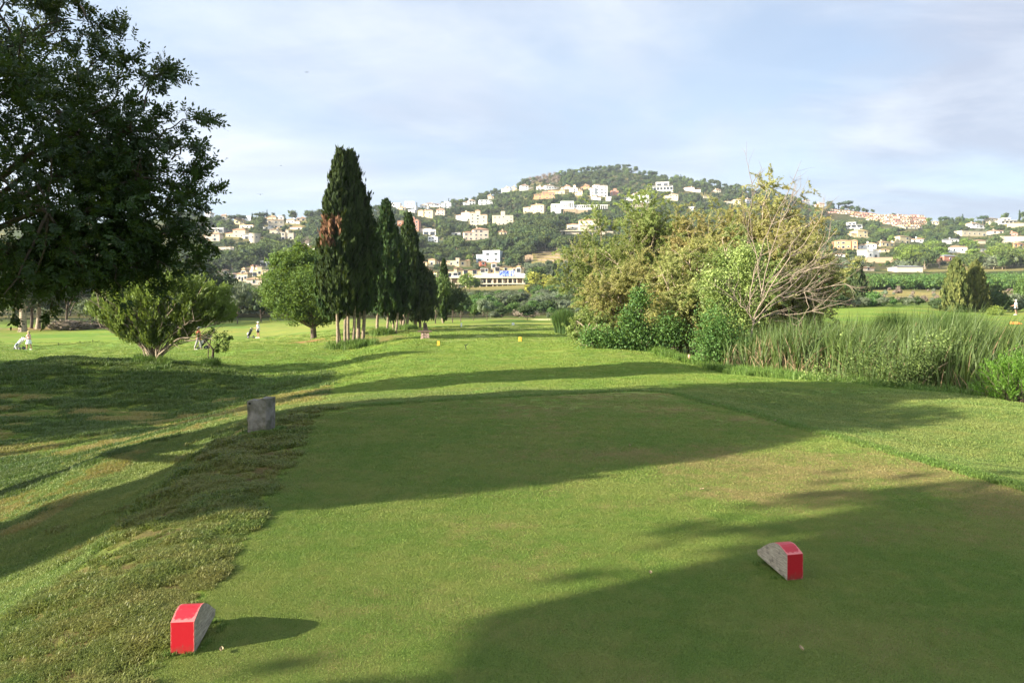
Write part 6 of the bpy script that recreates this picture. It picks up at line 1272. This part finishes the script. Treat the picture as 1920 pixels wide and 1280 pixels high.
# dry stone terraces
def terrace_walls():
    Mw = plain('dry_stone', (.17, .13, .085), .95, .3, .5, bstr=1, bdist=.1)
    for i, py in enumerate((474, 479, 484, 489.5, 496, 504)):
        pxs = np.linspace(1002 + i * 2, 1112, 40); g = Geo(); P = []
        for a in pxs: pyy = py + 1.2 * math.sin(a * .07 + i); Y = depth(a, pyy); P.append(((a - 960) * Y / F, Y, gz((a - 960) * Y / F, Y)))
        P = np.array(P); c = P[len(P) // 2]; P = P - c; hw = .45; n = len(P); v = np.concatenate([P + (0, -hw, -2), P + (0, -hw, 1.0), P + (0, hw, 1.0), P + (0, hw, -2)]); q = [(r * n + j, r * n + j + 1, (r + 1) * n + j + 1, (r + 1) * n + j) for r in range(3) for j in range(n - 1)]
        g.add(v, q); o = link('terrace_wall', g.mesh('terrace_wall', Mw), None, tuple(c)); tag(o, ('topmost', 'second highest', 'third highest', 'fourth highest', 'fifth highest', 'lowest')[i] + ' low stone wall of the dry terraces above the poplars', 'wall', 'dry stone terrace walls')
terrace_walls()
def mast():
    px, py = 1119, 322; Y = 1080; s = Y / F; x = (px - 960) * s; z = gz(x, Y); H = EYE + (HZ - 311) * s - z; o = empty('radio_mast', (x, Y, z), 'thin pale radio mast on the hill summit', 'mast'); g = Geo()
    for a in range(3): g.tube([(math.cos(a * 2.1) * .9, math.sin(a * 2.1) * .9, 0), (math.cos(a * 2.1) * .4, math.sin(a * 2.1) * .4, H)], .12, 4)
    link('lattice_leg', g.mesh('mast_legs', WM['white']), o); g = Geo()
    for k in range(8): zz = H * (k + 1) / 9; g.tube([(-.7, 0, zz), (.7, 0, zz)], .06, 4)
    link('cross_bar', g.mesh('mast_bars', WM['white']), o)
mast()

# ------------------------------------------------------------------ trees of the hillside
def far_tree(kind, seed):
    rng = np.random.default_rng(seed); g = Geo()
    if kind in ('pine', 'limepine'):
        lb = [(0, 0, .55, .30, .30, .30)]
        for i in range(7): a = i * 2.4 + rng.random(); q = rng.uniform(.18, .30); s = rng.uniform(.15, .22); lb.append((q * math.cos(a), q * math.sin(a), .52 + rng.uniform(-.28, .26), s, s, s * .85))
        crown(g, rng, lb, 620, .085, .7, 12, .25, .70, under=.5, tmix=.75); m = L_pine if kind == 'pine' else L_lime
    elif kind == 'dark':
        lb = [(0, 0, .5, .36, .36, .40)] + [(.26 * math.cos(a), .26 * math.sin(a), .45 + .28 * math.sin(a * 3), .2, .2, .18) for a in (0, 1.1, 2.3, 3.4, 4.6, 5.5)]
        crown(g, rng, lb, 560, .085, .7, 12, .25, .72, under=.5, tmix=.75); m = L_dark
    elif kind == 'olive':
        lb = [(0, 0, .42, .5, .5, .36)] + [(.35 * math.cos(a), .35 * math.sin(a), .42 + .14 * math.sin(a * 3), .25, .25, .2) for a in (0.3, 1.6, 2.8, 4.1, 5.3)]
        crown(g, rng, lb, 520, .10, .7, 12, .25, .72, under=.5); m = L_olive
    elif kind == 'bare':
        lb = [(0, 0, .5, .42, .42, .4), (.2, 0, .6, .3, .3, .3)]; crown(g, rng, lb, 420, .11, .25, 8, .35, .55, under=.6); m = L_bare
    elif kind == 'cyp':
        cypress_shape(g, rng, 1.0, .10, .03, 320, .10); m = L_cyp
    elif kind == 'umb':
        lb = [(0, 0, .80, .42, .42, .16)] + [(.3 * math.cos(a), .3 * math.sin(a), .78, .24, .24, .12) for a in (0.3, 1.5, 2.7, 4, 5.2)]; crown(g, rng, lb, 480, .085, .7, 12, .25, .75, under=.3); m = L_dark
    t = Geo()
    if kind in ('pine', 'limepine', 'umb'): g.tube([(0, 0, -.15), (.02, .01, .3), (0, 0, .7)], [.022, .018, .010], 5, tint=.3, mat=1)
    else: g.tube([(0, 0, -.15), (0, 0, .4)], [.025, .015], 5, tint=.3, mat=1)
    return g.mesh(kind + '_far', [m, M_palebark])
KN = {'pine': 5, 'limepine': 3, 'dark': 4, 'olive': 3, 'bare': 2, 'cyp': 2, 'umb': 2}
FT = {k: [far_tree(k, 500 + 11 * i + len(k)) for i in range(n)] for k, n in KN.items()}
DESC = {'pine': 'mid green pine', 'limepine': 'bright green pine', 'dark': 'dark evergreen tree', 'olive': 'grey-green olive tree', 'bare': 'bare greyish tree', 'cyp': 'thin dark cypress', 'umb': 'dark umbrella pine'}
rng = np.random.default_rng(71); cand = []
gxp = np.arange(330, 1940, 7.4)
for px0 in gxp:
    S_ = float(np.interp(px0, SIL[:, 0], SIL[:, 1])); B_ = float(np.interp(px0, BAS[:, 0], BAS[:, 1])); py = S_ + .3
    while py < min(B_ - 6, 545):
        px = px0 + rng.uniform(-5, 5); pj = py + rng.uniform(-2, 2); Y = depth(px, max(pj, S_ + .1)); cand.append((px, max(pj, S_), Y)); py += np.interp(Y, [300, 700, 1100], [8.6, 4.8, 3.4])
items = []
hr = [(a, b, w, h, Y) for a, b, w, h, _, Y, _ in HOUSES]
for px, py, Y in cand:
    u = rng.random(); s = Y / F
    # what grows where
    Hm = rng.uniform(6.0, 10.5); kind = 'pine'
    if u < .30: kind = 'dark'; Hm *= .85
    elif u < .40: kind = 'olive'; Hm *= .62
    elif u < .46: kind = 'limepine'
    elif u < .49: kind = 'cyp'; Hm *= 1.25
    elif u < .51: kind = 'umb'; Hm *= 1.1
    if 975 < px < 1045 and py < 350: kind = 'bare' if rng.random() < .75 else 'pine'
    if 1120 < px < 1200 and 325 < py < 360 and rng.random() < .45: continue
    if 770 < px < 1095 and 438 < py < 478: kind = 'pine' if rng.random() < .75 else 'dark'; Hm = rng.uniform(10, 14)
    if 1640 < px < 1780 and 462 < py < 500: kind = rng.choice(['limepine', 'dark', 'pine'], p=[.55, .3, .15]); Hm = rng.uniform(8, 12)
    if px > 1820 and 462 < py < 530: kind = rng.choice(['limepine', 'pine', 'olive'], p=[.6, .25, .15]); Hm = rng.uniform(8, 12)
    if 998 < px < 1112 and 474 < py < 496:
        if rng.random() < .97: continue
    if 985 < px < 1115 and 496 <= py < 540: kind = 'olive' if rng.random() < .7 else 'dark'; Hm = rng.uniform(3.0, 5.0)
    if 700 < px < 985 and 478 < py: 
        if py > 500 and 780 < px < 985: continue
        Hm = min(Hm, 7)
    if px > 1450 and py > 505: continue                       # orchard and dry field
    if 1500 < px < 1620 and 485 < py < 506: kind = 'olive'; Hm = 4.5
    if 370 < px < 580 and 455 < py < 500: kind = rng.choice(['pine', 'limepine', 'dark', 'bare'], p=[.55, .25, .15, .05]); Hm = rng.uniform(9, 13)
    hp = Hm / s; wp = {'pine': .85, 'limepine': .9, 'dark': .95, 'olive': 1.4, 'bare': .95, 'cyp': .2, 'umb': 1.1}[kind] * hp
    bad = False
    for a, b, w, h, Yh in hr:
        dx = (w / 2 + wp * .42) - abs(px - a)
        if dx > 0 and Y < Yh + 6 and py - hp < b - h * .25 and py > b - h - 1:
            # in front of a facade: keep small ones at its foot only
            if py - hp * .82 > b - .5 and py < b + 14: continue
            if py - b < hp * .95: 
                room = (py - b) / hp
                if room > .35 and rng.random() < .6: Hm = (py - b) * s * 1.05; hp = Hm / s; continue
                bad = True; break
        if dx > 0 and abs(Y - Yh) < 14 and abs(px - a) < w / 2 + wp * .2: bad = True; break
    if bad or Hm < 2.0: continue
    items.append((px, py, Y, Hm, kind))
# palms and ridge landmarks are placed by hand below; a few fixed ridge trees
items += [(435, 412, 640, 9, 'umb'), (453, 413, 640, 9, 'umb'), (473, 415, 640, 11, 'cyp'), (487, 416, 650, 12, 'cyp'), (494, 414, 650, 8, 'dark'), (378, 409, 640, 8, 'dark'), (1577, 398, 930, 11, 'umb'), (1590, 399, 930, 13, 'umb'), (1556, 397, 940, 11, 'pine'), (1610, 402, 920, 8, 'cyp'), (1480, 382, 990, 10, 'umb'), (1676, 409, 890, 6, 'dark')]
size = [(-h * F / Y, i) for i, (_, _, Y, h, _) in enumerate(items)]; order = [i for _, i in sorted(size)]
vis = [i for i in order if not (items[i][0] < 350 or 1130 < items[i][0] < 1480 and items[i][1] > 400)]
top = set(vis[:296]); count = {}; GRP = 'separate trees of the hillside'
def shortlab(s):
    w = s.split(); 
    s2 = ' '.join(w[:8]); 
    while s2.split()[-1] in ('the', 'with', 'a', 'and', 'of', 'on', 'in', 'below', 'right', 'left', 'above', 'under', 'by', 'among', 'at', 'to', 'an', 'behind', 'just', 'beside', 'like', 'its', 'between', 'directly', 'cut', 'near', 'two', 'over', 'second', 'next', 'past', 'half', 'half'): s2 = ' '.join(s2.split()[:-1])
    return s2 if s2.startswith('the') else 'the ' + s2
named = []; _sl = set()
for a, b, w, h, lab, Y, o in HOUSES:
    if lab and shortlab(lab) not in _sl: _sl.add(shortlab(lab)); named.append((a, b, lab))
prep = {}
for i in [j for j in vis if j in top]:
    px, py, Y, Hm, kind = items[i]; x = (px - 960) * Y / F; v = i % KN[kind]; z = gz(x, Y)
    o = link('hillside_tree', FT[kind][v], None, (x, Y, z - .3), (0, 0, px), (Hm, Hm, Hm))
    yc = py - Hm * F / Y * .5; j = min(range(len(named)), key=lambda q: (named[q][0] - px) ** 2 + 1.5 * (named[q][1] - yc) ** 2); a, b, lab = named[j]
    d = ('right of' if px > a else 'left of') if abs(px - a) > abs(yc - b) * .8 else ('above' if yc < b else 'below'); key = (kind, d, lab); prep.setdefault(key, []).append((math.hypot(px - a, yc - b), o))
_t = 'first second third fourth fifth sixth seventh eighth ninth'.split()
ORD = [''] + [q + ' ' for q in _t[1:] + 'tenth eleventh twelfth thirteenth fourteenth fifteenth sixteenth seventeenth eighteenth nineteenth'.split()]
for tens in ('twent', 'thirt', 'fort'): ORD += [tens + 'ieth '] + [tens + 'y-' + q + ' ' for q in _t]
seen = {}
for (kind, d, lab), L_ in prep.items():
    for n_, (_, o) in enumerate(sorted(L_, key=lambda q: q[0])):
        words = f"{ORD[min(n_, 48)]}nearest {DESC[kind]} {d} {shortlab(lab)}".split(); t_ = ' '.join(words[:16])
        if t_ in seen: print('DUPLABEL', t_)
        seen[t_] = 1; tag(o, ' '.join(t_.split()[:16]), 'tree', GRP)
rest = [items[i] for i in range(len(items)) if i not in top]
protos = []; base_idx = {}
for k in KN:
    base_idx[k] = len(protos)
    for m in FT[k]: protos.append(proto('wood_' + k, m))
P = []; S_ = []; RZ = []; ID = []
for n_, (px, py, Y, Hm, kind) in enumerate(rest): x = (px - 960) * Y / F; P.append((x, Y, gz(x, Y) - .3)); S_.append(Hm); RZ.append(px); ID.append(base_idx[kind] + n_ % KN[kind])
# undergrowth between the trees
for _ in range(5200):
    px = rng.uniform(330, 1940); S0 = np.interp(px, SIL[:, 0], SIL[:, 1]); B0 = np.interp(px, BAS[:, 0], BAS[:, 1]); py = rng.uniform(S0, min(B0, 540))
    if (px > 1450 and py > 500) or (1000 < px < 1112 and 473 < py < 500): continue
    Y = depth(px, py); x = (px - 960) * Y / F; k = rng.choice(['olive', 'dark', 'pine']); hm = rng.uniform(1.5, 3.6)
    if any(abs(px - a) < w / 2 + 2 and b - h < py < b + 5 for a, b, w, h, _ in hr): 
        if rng.random() < .8: continue
        hm = 1.5
    P.append((x, Y, gz(x, Y) - .4)); S_.append(hm); RZ.append(px * 3); ID.append(base_idx[k] + rng.integers(0, KN[k]))
scatter('hillside_wood', np.array(P), S_, RZ, ID, protos)
# orchard: rows of citrus
pr2 = []
for m in KIND['mid']: pr2.append(None)
oc = []
for i in range(3):
    g = Geo(); crown(g, np.random.default_rng(900 + i), [(0, 0, .5, .5, .5, .45), (.3, .1, .45, .34, .3, .32), (-.3, 0, .48, .33, .3, .33)], 420, .12, .7, 12, .25, .72, under=.5); oc.append(proto('citrus', g.mesh('citrus', L_mid)))
P = []; S_ = []
for row in range(9):
    Y = 212 + row * 7.2
    for px in np.arange(1425, 1960, 9.5): 
        if rng.random() < .04: continue
        x = (px + rng.uniform(-2, 2) - 960) * Y / F; yy = Y + rng.uniform(-1, 1); P.append((x, yy, gz(x, yy) - .2)); S_.append(rng.uniform(3.2, 4.4))
scatter('orchard_trees', np.array(P), S_, rng.uniform(0, 6, len(P)), rng.integers(0, 3, len(P)), oc)
# scrub and dry grass humps on the tan field and pond surroundings
P = []; S_ = []; sc_ = [proto('scrub_clump', bush_mesh(70, L_bare, 260)), proto('scrub_clump', bush_mesh(71, L_olive, 260))]
for _ in range(110): px = rng.uniform(1400, 1940); Y = rng.uniform(125, 215); x = (px - 960) * Y / F; P.append((x, Y, gz(x, Y) - .1)); S_.append(rng.uniform(.5, 1.6))
scatter('field_scrub', np.array(P), S_, rng.uniform(0, 6, len(P)), rng.integers(0, 2, len(P)), sc_)
# palms
def palm(px, py, top_py, label, seed, dead=False, Y=None):
    Y = Y or depth(px, py); x = (px - 960) * Y / F; z = gz(x, Y); H = EYE + (HZ - top_py) * Y / F - z; rng = np.random.default_rng(seed); t = Geo(); g = Geo(); t.tube([(0, 0, -.5), (.1, 0, H * .45), (0, 0, H * .82)], [.35, .25, .22], 6); R = H * .30
    for i in range(16):
        a = i * 2.4; el = rng.uniform(-.5, 1.1); d = np.array([math.cos(a) * math.cos(el), math.sin(a) * math.cos(el), math.sin(el)]); tt = np.linspace(0, 1, 6)[:, None]; Q = np.array([0, 0, H * .82]) + d * R * tt - np.array([0, 0, R * .8]) * tt ** 2
        for j in range(5): C = np.repeat((Q[j] + Q[j + 1])[None] / 2, 2, 0); A = np.stack([np.cross(d, (0, 0, 1))] * 2) * R * .20 * np.array([[1], [-1]]) - (0, 0, R * .1); g.cards(C + A * .5, A * .6, np.stack([Q[j + 1] - Q[j]] * 2) * .55, tint=rng.random())
    o = empty('palm_tree', (x, Y, z), label, 'palm'); link('trunk', t.mesh('palm_trunk', M_palebark), o); link('crown', g.mesh('palm_crown', L_dark if not dead else L_cypbrown), o)
    if dead: s = Geo(); s.tube([(0, 0, H * .35), (0, 0, H * .8)], [.5, .9], 8); link('dry_skirt', s.mesh('palm_skirt', M_dead), o)
for a in ((512, 415, 396, 'palm on the left ridge with the tallest feathery head', 1), (505, 415, 400, 'smaller palm left of the tallest ridge palm', 2), (532, 416, 400, 'slim palm right of the tallest ridge palm', 3), (1512, 385, 369, 'lone palm against the sky on the right shoulder', 4), (805, 497, 488, 'palm before the yellow town houses, left one', 5), (842, 498, 488, 'palm before the yellow town houses, middle one', 8),
          (868, 497, 486, 'palm before the yellow town houses, right one', 6), (878, 421, 408, 'palm left of the tall pale yellow villa', 7)): palm(*a)
palm(1681, 503, 482, 'palm with a thick dry brown skirt above the farm shed', 9, True); palm(1761, 503, 482, 'dead brown palm left below the red octagonal house', 10, True); palm(1733, 505, 479, 'wide green date palm between the two dry palms', 11)
# a few swallows over the course
Mb = plain('bird_black', (.02, .02, .025), .8)
for i, (px, py, Y, s) in enumerate(((575, 136, 60, .12), (426, 297, 70, .12), (527, 311, 75, .12), (488, 365, 55, .17), (394, 323, 70, .10))):
    g = Geo(); g.tube([(0, -s, 0), (0, -s * .3, .02), (0, s * .5, .01), (0, s, 0)], [.005, s * .16, s * .14, .01], 6)
    for k in (-1, 1): g.add([(0, -s * .3, .02), (k * s * .9, -s * .1, s * .35), (k * s * 1.7, s * .4, s * .15), (k * s * .8, s * .25, s * .2), (0, s * .3, .02)], [(0, 1, 3, 4)], [(1, 2, 3)])
    o = link('bird', g.mesh('bird', Mb), None, ((px - 960) * Y / F, Y, EYE + (HZ - py) * Y / F), (0, 0, i * 1.1)); tag(o, ('highest tiny dark bird in the sky above the round leafy tree', 'tiny dark bird right of the carob crown, upper of the two there', 'tiny dark bird between the carob crown and the tall cypress', 'small dark bird low in the sky left of the tall cypress', 'faint tiny bird closest to the carob crown edge')[i], 'bird', 'birds over the course')
# ------------------------------------------------------------------ people and golf gear
def skin_body(name, J, E, mat, parent, root='pelvis', sub=2):
    """one continuous figure: joints {name:(x,y,z,r)} and bones [(a,b)]"""
    names = list(J); me = bpy.data.meshes.new(name); me.from_pydata([J[k][:3] for k in names], [(names.index(a), names.index(b)) for a, b in E], []); me.materials.append(mat)
    o = link(name, me, parent); m = o.modifiers.new('skin', 'SKIN'); m.use_smooth_shade = True
    if not me.skin_vertices: 
        me.attributes
    bpy.context.view_layer.update()
    sv = me.skin_vertices[0].data if me.skin_vertices else None
    if sv is None:
        import bmesh as _b; bm = _b.new(); bm.from_mesh(me); bm.verts.layers.skin.verify(); bm.to_mesh(me); bm.free(); sv = me.skin_vertices[0].data
    for i, k in enumerate(names): r = J[k][3]; sv[i].radius = (r if not isinstance(r, tuple) else r[0], r if not isinstance(r, tuple) else r[1]); sv[i].use_root = (k == root)
    s = o.modifiers.new('smooth', 'SUBSURF'); s.levels = sub; s.render_levels = sub; return o
M_skin = plain('skin', (.42, .22, .14), .6, .05); M_hat = plain('straw_hat', (.62, .50, .24), .8); M_pinktop = plain('pink_top', (.78, .48, .42), .8); M_whitecl = plain('white_cloth', (.80, .80, .78), .8, .04); M_dkcl = plain('dark_cloth', (.02, .022, .03), .8); M_coral = plain('coral_shirt', (.75, .20, .12), .8); M_greycl = plain('grey_trousers', (.30, .29, .27), .8)
M_hair = plain('grey_hair', (.35, .32, .28), .8); M_bagw = plain('white_bag', (.72, .72, .70), .6); M_bagg = plain('blue_grey_bag', (.20, .23, .32), .6); M_steel = plain('steel', (.45, .45, .46), .3, .1, metal=.8)
def golfer(px, Y, H, face, label, top, bottom, skirt, hat, stride=.12, arms='fwd', hatmat=None, longlegs=False):
    """face: direction the figure looks, radians from +X"""
    x, y, z = at(px, Y); o = empty('person', (x, y, z), label, 'person', None, face); k = H / 1.75
    def J(d): return {a: (v[0] * k, v[1] * k, v[2] * k, v[3] * k if not isinstance(v[3], tuple) else (v[3][0] * k, v[3][1] * k)) for a, v in d.items()}
    ax = .36 if arms == 'fwd' else .12; s = stride
    joints = {'pelvis': (0, 0, .95, (.15, .12)), 'belly': (0, 0, 1.08, (.13, .11)), 'chest': (0, 0, 1.28, (.17, .12)), 'collar': (0, 0, 1.42, (.10, .08)), 'neck': (.01, 0, 1.49, .055), 'chin': (.03, 0, 1.57, .075), 'head': (.02, 0, 1.65, .095), 'nose': (.115, 0, 1.63, .018), 'crown': (.0, 0, 1.73, .06)}
    E = [('pelvis', 'belly'), ('belly', 'chest'), ('chest', 'collar'), ('collar', 'neck'), ('neck', 'chin'), ('chin', 'head'), ('head', 'crown'), ('head', 'nose')]
    for sd, q, f in (('l', 1, s), ('r', -1, -s)):
        joints.update({'hip' + sd: (0, q * .10, .90, .095), 'knee' + sd: (f * .6 + .02, q * .10, .50, .06), 'calf' + sd: (f * .75 - .03, q * .10, .34, .055), 'ank' + sd: (f - .04, q * .10, .085, .038), 'toe' + sd: (f + .13, q * .115, .035, .032)})
        E += [('pelvis', 'hip' + sd), ('hip' + sd, 'knee' + sd), ('knee' + sd, 'calf' + sd), ('calf' + sd, 'ank' + sd), ('ank' + sd, 'toe' + sd)]
        joints.update({'sh' + sd: (0, q * .19, 1.39, .062), 'el' + sd: (ax * .25, q * .24, 1.13, .042), 'wr' + sd: (ax, q * .16, 1.06, .028), 'palm' + sd: (ax + .06, q * .14, 1.05, (.035, .02)), 'fing' + sd: (ax + .13, q * .13, 1.03, .012), 'thumb' + sd: (ax + .07, q * .09, 1.06, .011)})
        E += [('collar', 'sh' + sd), ('sh' + sd, 'el' + sd), ('el' + sd, 'wr' + sd), ('wr' + sd, 'palm' + sd), ('palm' + sd, 'fing' + sd), ('palm' + sd, 'thumb' + sd)]
    skin_body('body', J(joints), E, M_skin, o)
    sh = {'hem': (0, 0, .84, (.165, .14)), 'pelvis': (0, 0, .94, (.165, .14)), 'belly': (0, 0, 1.08, (.155, .135)), 'chest': (0, 0, 1.28, (.19, .14)), 'collar': (0, 0, 1.41, (.12, .10))}; Es = [('hem', 'pelvis'), ('pelvis', 'belly'), ('belly', 'chest'), ('chest', 'collar')]
    for sd, q in (('l', 1), ('r', -1)): sh.update({'sh' + sd: (0, q * .19, 1.38, .08), 'el' + sd: (ax * .18, q * .235, 1.20, .065)}); Es += [('collar', 'sh' + sd), ('sh' + sd, 'el' + sd)]
    skin_body('shirt', J(sh), Es, top, o, 'pelvis', 1)
    if skirt:
        g = Geo(); P = []; g.tube([(0, 0, 1.0 * k), (0, 0, .85 * k), (0, 0, .58 * k)], [.155 * k, .20 * k, .25 * k], 16, cap=False); link('skirt', g.mesh('skirt', bottom, True), o)
    else:
        t = {'pelvis': (0, 0, .93, (.11, .11))}; Et = []; lo = .12 if longlegs else .56
        for sd, q, f in (('l', 1, s), ('r', -1, -s)):
            t.update({'hip' + sd: (0, q * .10, .88, .115), 'kn' + sd: (f * .6 + .02, q * .10, .54, .09)}); Et += [('pelvis', 'hip' + sd), ('hip' + sd, 'kn' + sd)]
            if longlegs: t['an' + sd] = (f - .04, q * .10, .13, .075); Et.append(('kn' + sd, 'an' + sd))
        skin_body('trousers' if longlegs else 'shorts', J(t), Et, bottom, o, 'pelvis', 1)
    for sd, q, f in (('l', 1, s), ('r', -1, -s)): g = Geo(); g.tube([((f - .07) * k, q * .10 * k, .04 * k), ((f + .04) * k, q * .11 * k, .045 * k), ((f + .19) * k, q * .12 * k, .03 * k)], [.045 * k, .05 * k, .03 * k], 8); link('shoe', g.mesh('shoe', M_whitecl, True), o)
    g = Geo()
    if hat == 'brim': g.tube([(0.01, 0, 1.695 * k), (0.01, 0, 1.705 * k)], .19 * k, 16); g.tube([(0.01, 0, 1.70 * k), (0.01, 0, 1.79 * k)], [.10 * k, .08 * k], 12)
    else: g.tube([(0, 0, 1.68 * k), (0, 0, 1.74 * k), (0, 0, 1.775 * k)], [.105 * k, .09 * k, .04 * k], 12); g.box(.06 * k, .20 * k, -.07 * k, .07 * k, 1.68 * k, 1.695 * k)
    link('hat', g.mesh('hat', hatmat or M_whitecl, True), o); h = Geo(); h.tube([(-.02 * k, 0, 1.56 * k), (-.03 * k, 0, 1.68 * k)], [.07 * k, .103 * k], 10); link('hair', h.mesh('hair', M_hair, True), o)
    return o
def trolley(px, Y, face, label, bagmat, bag2, baglabel, s=1.0):
    x, y, z = at(px, Y); o = empty('golf_trolley', (x, y, z), label, 'golf trolley', 'golf trolleys', face)
    for dx, dy, r in ((-.0, .32, .15), (-.0, -.32, .15), (.62, 0, .10)):
        g = Geo(); g.tube([(dx, dy - .03, r), (dx, dy + .03, r)], r, 18); w_ = link('wheel', g.mesh('wheel', M_black), o); g = Geo(); g.tube([(dx, dy - .035, r), (dx, dy + .035, r)], r * .35, 10); link('hub', g.mesh('hub', M_steel), w_)
    g = Geo(); g.tube([(0, -.32, .15), (0, .32, .15)], .018, 6); g.tube([(0, 0, .15), (.62, 0, .12)], .022, 6); g.tube([(.55, 0, .12), (.0, 0, .62), (-.42, 0, 1.02)], .02, 6); link('frame', g.mesh('trolley_frame', M_steel), o)
    g = Geo(); g.tube([(-.42, -.14, 1.02), (-.42, .14, 1.02)], .022, 6); link('handle', g.mesh('trolley_handle', M_black), o)
    b = empty('golf_bag', (x, y, z), baglabel, 'golf bag', 'golf bags', face); d = np.array([-.66, 0, .75]); d /= np.linalg.norm(d); p0 = np.array([.52, 0, .24])
    g = Geo(); g.tube([p0, p0 + d * .05, p0 + d * .5, p0 + d * .86, p0 + d * .90], [.12, .145, .15, .155, .165], 14, cap=True); link('body', g.mesh('bag_body', bagmat, True), b)
    for q in (-1, 1): g = Geo(); g.tube([p0 + d * .18 + (.03, q * .14, 0), p0 + d * .35 + (.03, q * .17, 0), p0 + d * .52 + (.03, q * .14, 0)], [.05, .09, .05], 8); link('pocket', g.mesh('bag_pocket', bag2, True), b)
    for i in range(7):
        a = i * .9; e = p0 + d * .88 + np.array([math.cos(a) * .07, math.sin(a) * .08, 0]); f = e + d * (.18 + .05 * (i % 3)); g = Geo(); g.tube([e, f], .008, 5); c_ = link('club', g.mesh('club_shaft', M_steel), b); g = Geo(); g.tube([f, f + (.03, 0, .03), f + (.09, .01, .03)], [.03, .05, .03] if i < 3 else [.014, .02, .012], 7); link('head_cover' if i < 3 else 'club_head', g.mesh('club_top', M_bagw if i == 1 else M_black), c_)
golfer(54, 63, 1.66, math.pi, 'woman in straw hat, pink top and white skirt pushing a golf trolley', M_pinktop, M_whitecl, True, 'brim', .16, 'fwd', M_hat)
trolley(40, 63, math.pi, 'golf trolley pushed by the woman in the straw hat', M_bagw, M_bagg, 'white and blue-grey golf bag on the trolley of the woman')
golfer(484, 78, 1.78, math.pi, 'golfer in white shirt, dark shorts and white cap beside an upright bag', M_whitecl, M_dkcl, False, 'cap', .06, 'fwd')
trolley(470.5, 78, math.pi * .8, 'golf trolley standing before the white-shirted golfer', M_dkcl, M_bagw, 'dark golf bag on the trolley before the white-shirted golfer')
golfer(372, 54, 1.78, 0.2, 'golfer in coral shirt and grey trousers half hidden by the large bush', M_coral, M_greycl, False, 'cap', .2, 'fwd', None, True)
trolley(388, 54.5, 0.2 + math.pi, 'golf trolley behind the sapling, pulled by the coral-shirted golfer', M_dkcl, M_bagw, 'dark golf bag behind the sapling branches')
golfer(1905, 82, 1.75, 2.8, 'distant golfer in white shirt by the right picture edge', M_whitecl, M_dkcl, False, 'cap', .1, 'fwd')
def far_bits():
    x, y, z = at(1903, 63); o = empty('barrier', (x, y, z), 'low orange plastic barrier lying on the right fairway', 'barrier', None, -.5); Mo = plain('orange_plastic', (.75, .22, .05), .6); g = Geo(); g.add([(-.4, -.1, 0), (.4, -.1, 0), (.4, .1, 0), (-.4, .1, 0), (-.32, -.05, .22), (.3, -.05, .18), (.3, .05, .18), (-.32, .05, .22)], [(0, 1, 5, 4), (1, 2, 6, 5), (2, 3, 7, 6), (3, 0, 4, 7), (4, 5, 6, 7)]); link('body', g.mesh('barrier_body', Mo), o); g = Geo(); g.box(.3, .5, -.06, .06, 0, .1); link('foot', g.mesh('barrier_foot', Mo), o)
    # rope line on posts across the left fairway
    pts = [at(px, Y) for px, Y in ((62, 66), (110, 68.5), (150, 71), (174, 73), (190, 75))]; o = empty('rope_line', pts[0], 'thin dark rope on short pegs across the left fairway', 'rope'); base = np.array(pts[0]); Md = plain('dark_rope', (.05, .06, .02), .9)
    P = []
    for a, b_ in zip(pts[:-1], pts[1:]):
        for f in np.linspace(0, 1, 6)[:-1]: p = np.array(a) * (1 - f) + np.array(b_) * f; P.append(p - base + (0, 0, .16 - .12 * math.sin(f * math.pi)))
    g = Geo(); g.tube(P, .022, 5); link('rope', g.mesh('rope', Md), o)
    for p in pts[1:4]: g = Geo(); q = np.array(p) - base; g.tube([q, q + (0, 0, .3)], .03, 6); link('peg', g.mesh('peg', Md), o)
far_bits()
# ------------------------------------------------------------------ air
def haze():
    g = Geo(); g.box(-1500, 1500, -160, 1330, -30, 330); b = NB('haze_air'); v = b.n('ShaderNodeVolumePrincipled'); v.inputs['Color'].default_value = (.80, .88, 1.0, 1); v.inputs['Density'].default_value = 0.00013; v.inputs['Anisotropy'].default_value = .2
    b.l(v.outputs[0], b.out.inputs['Volume']); o = link('haze', g.mesh('haze', b.m)); tag(o, kind='stuff')
if HAZE: haze()
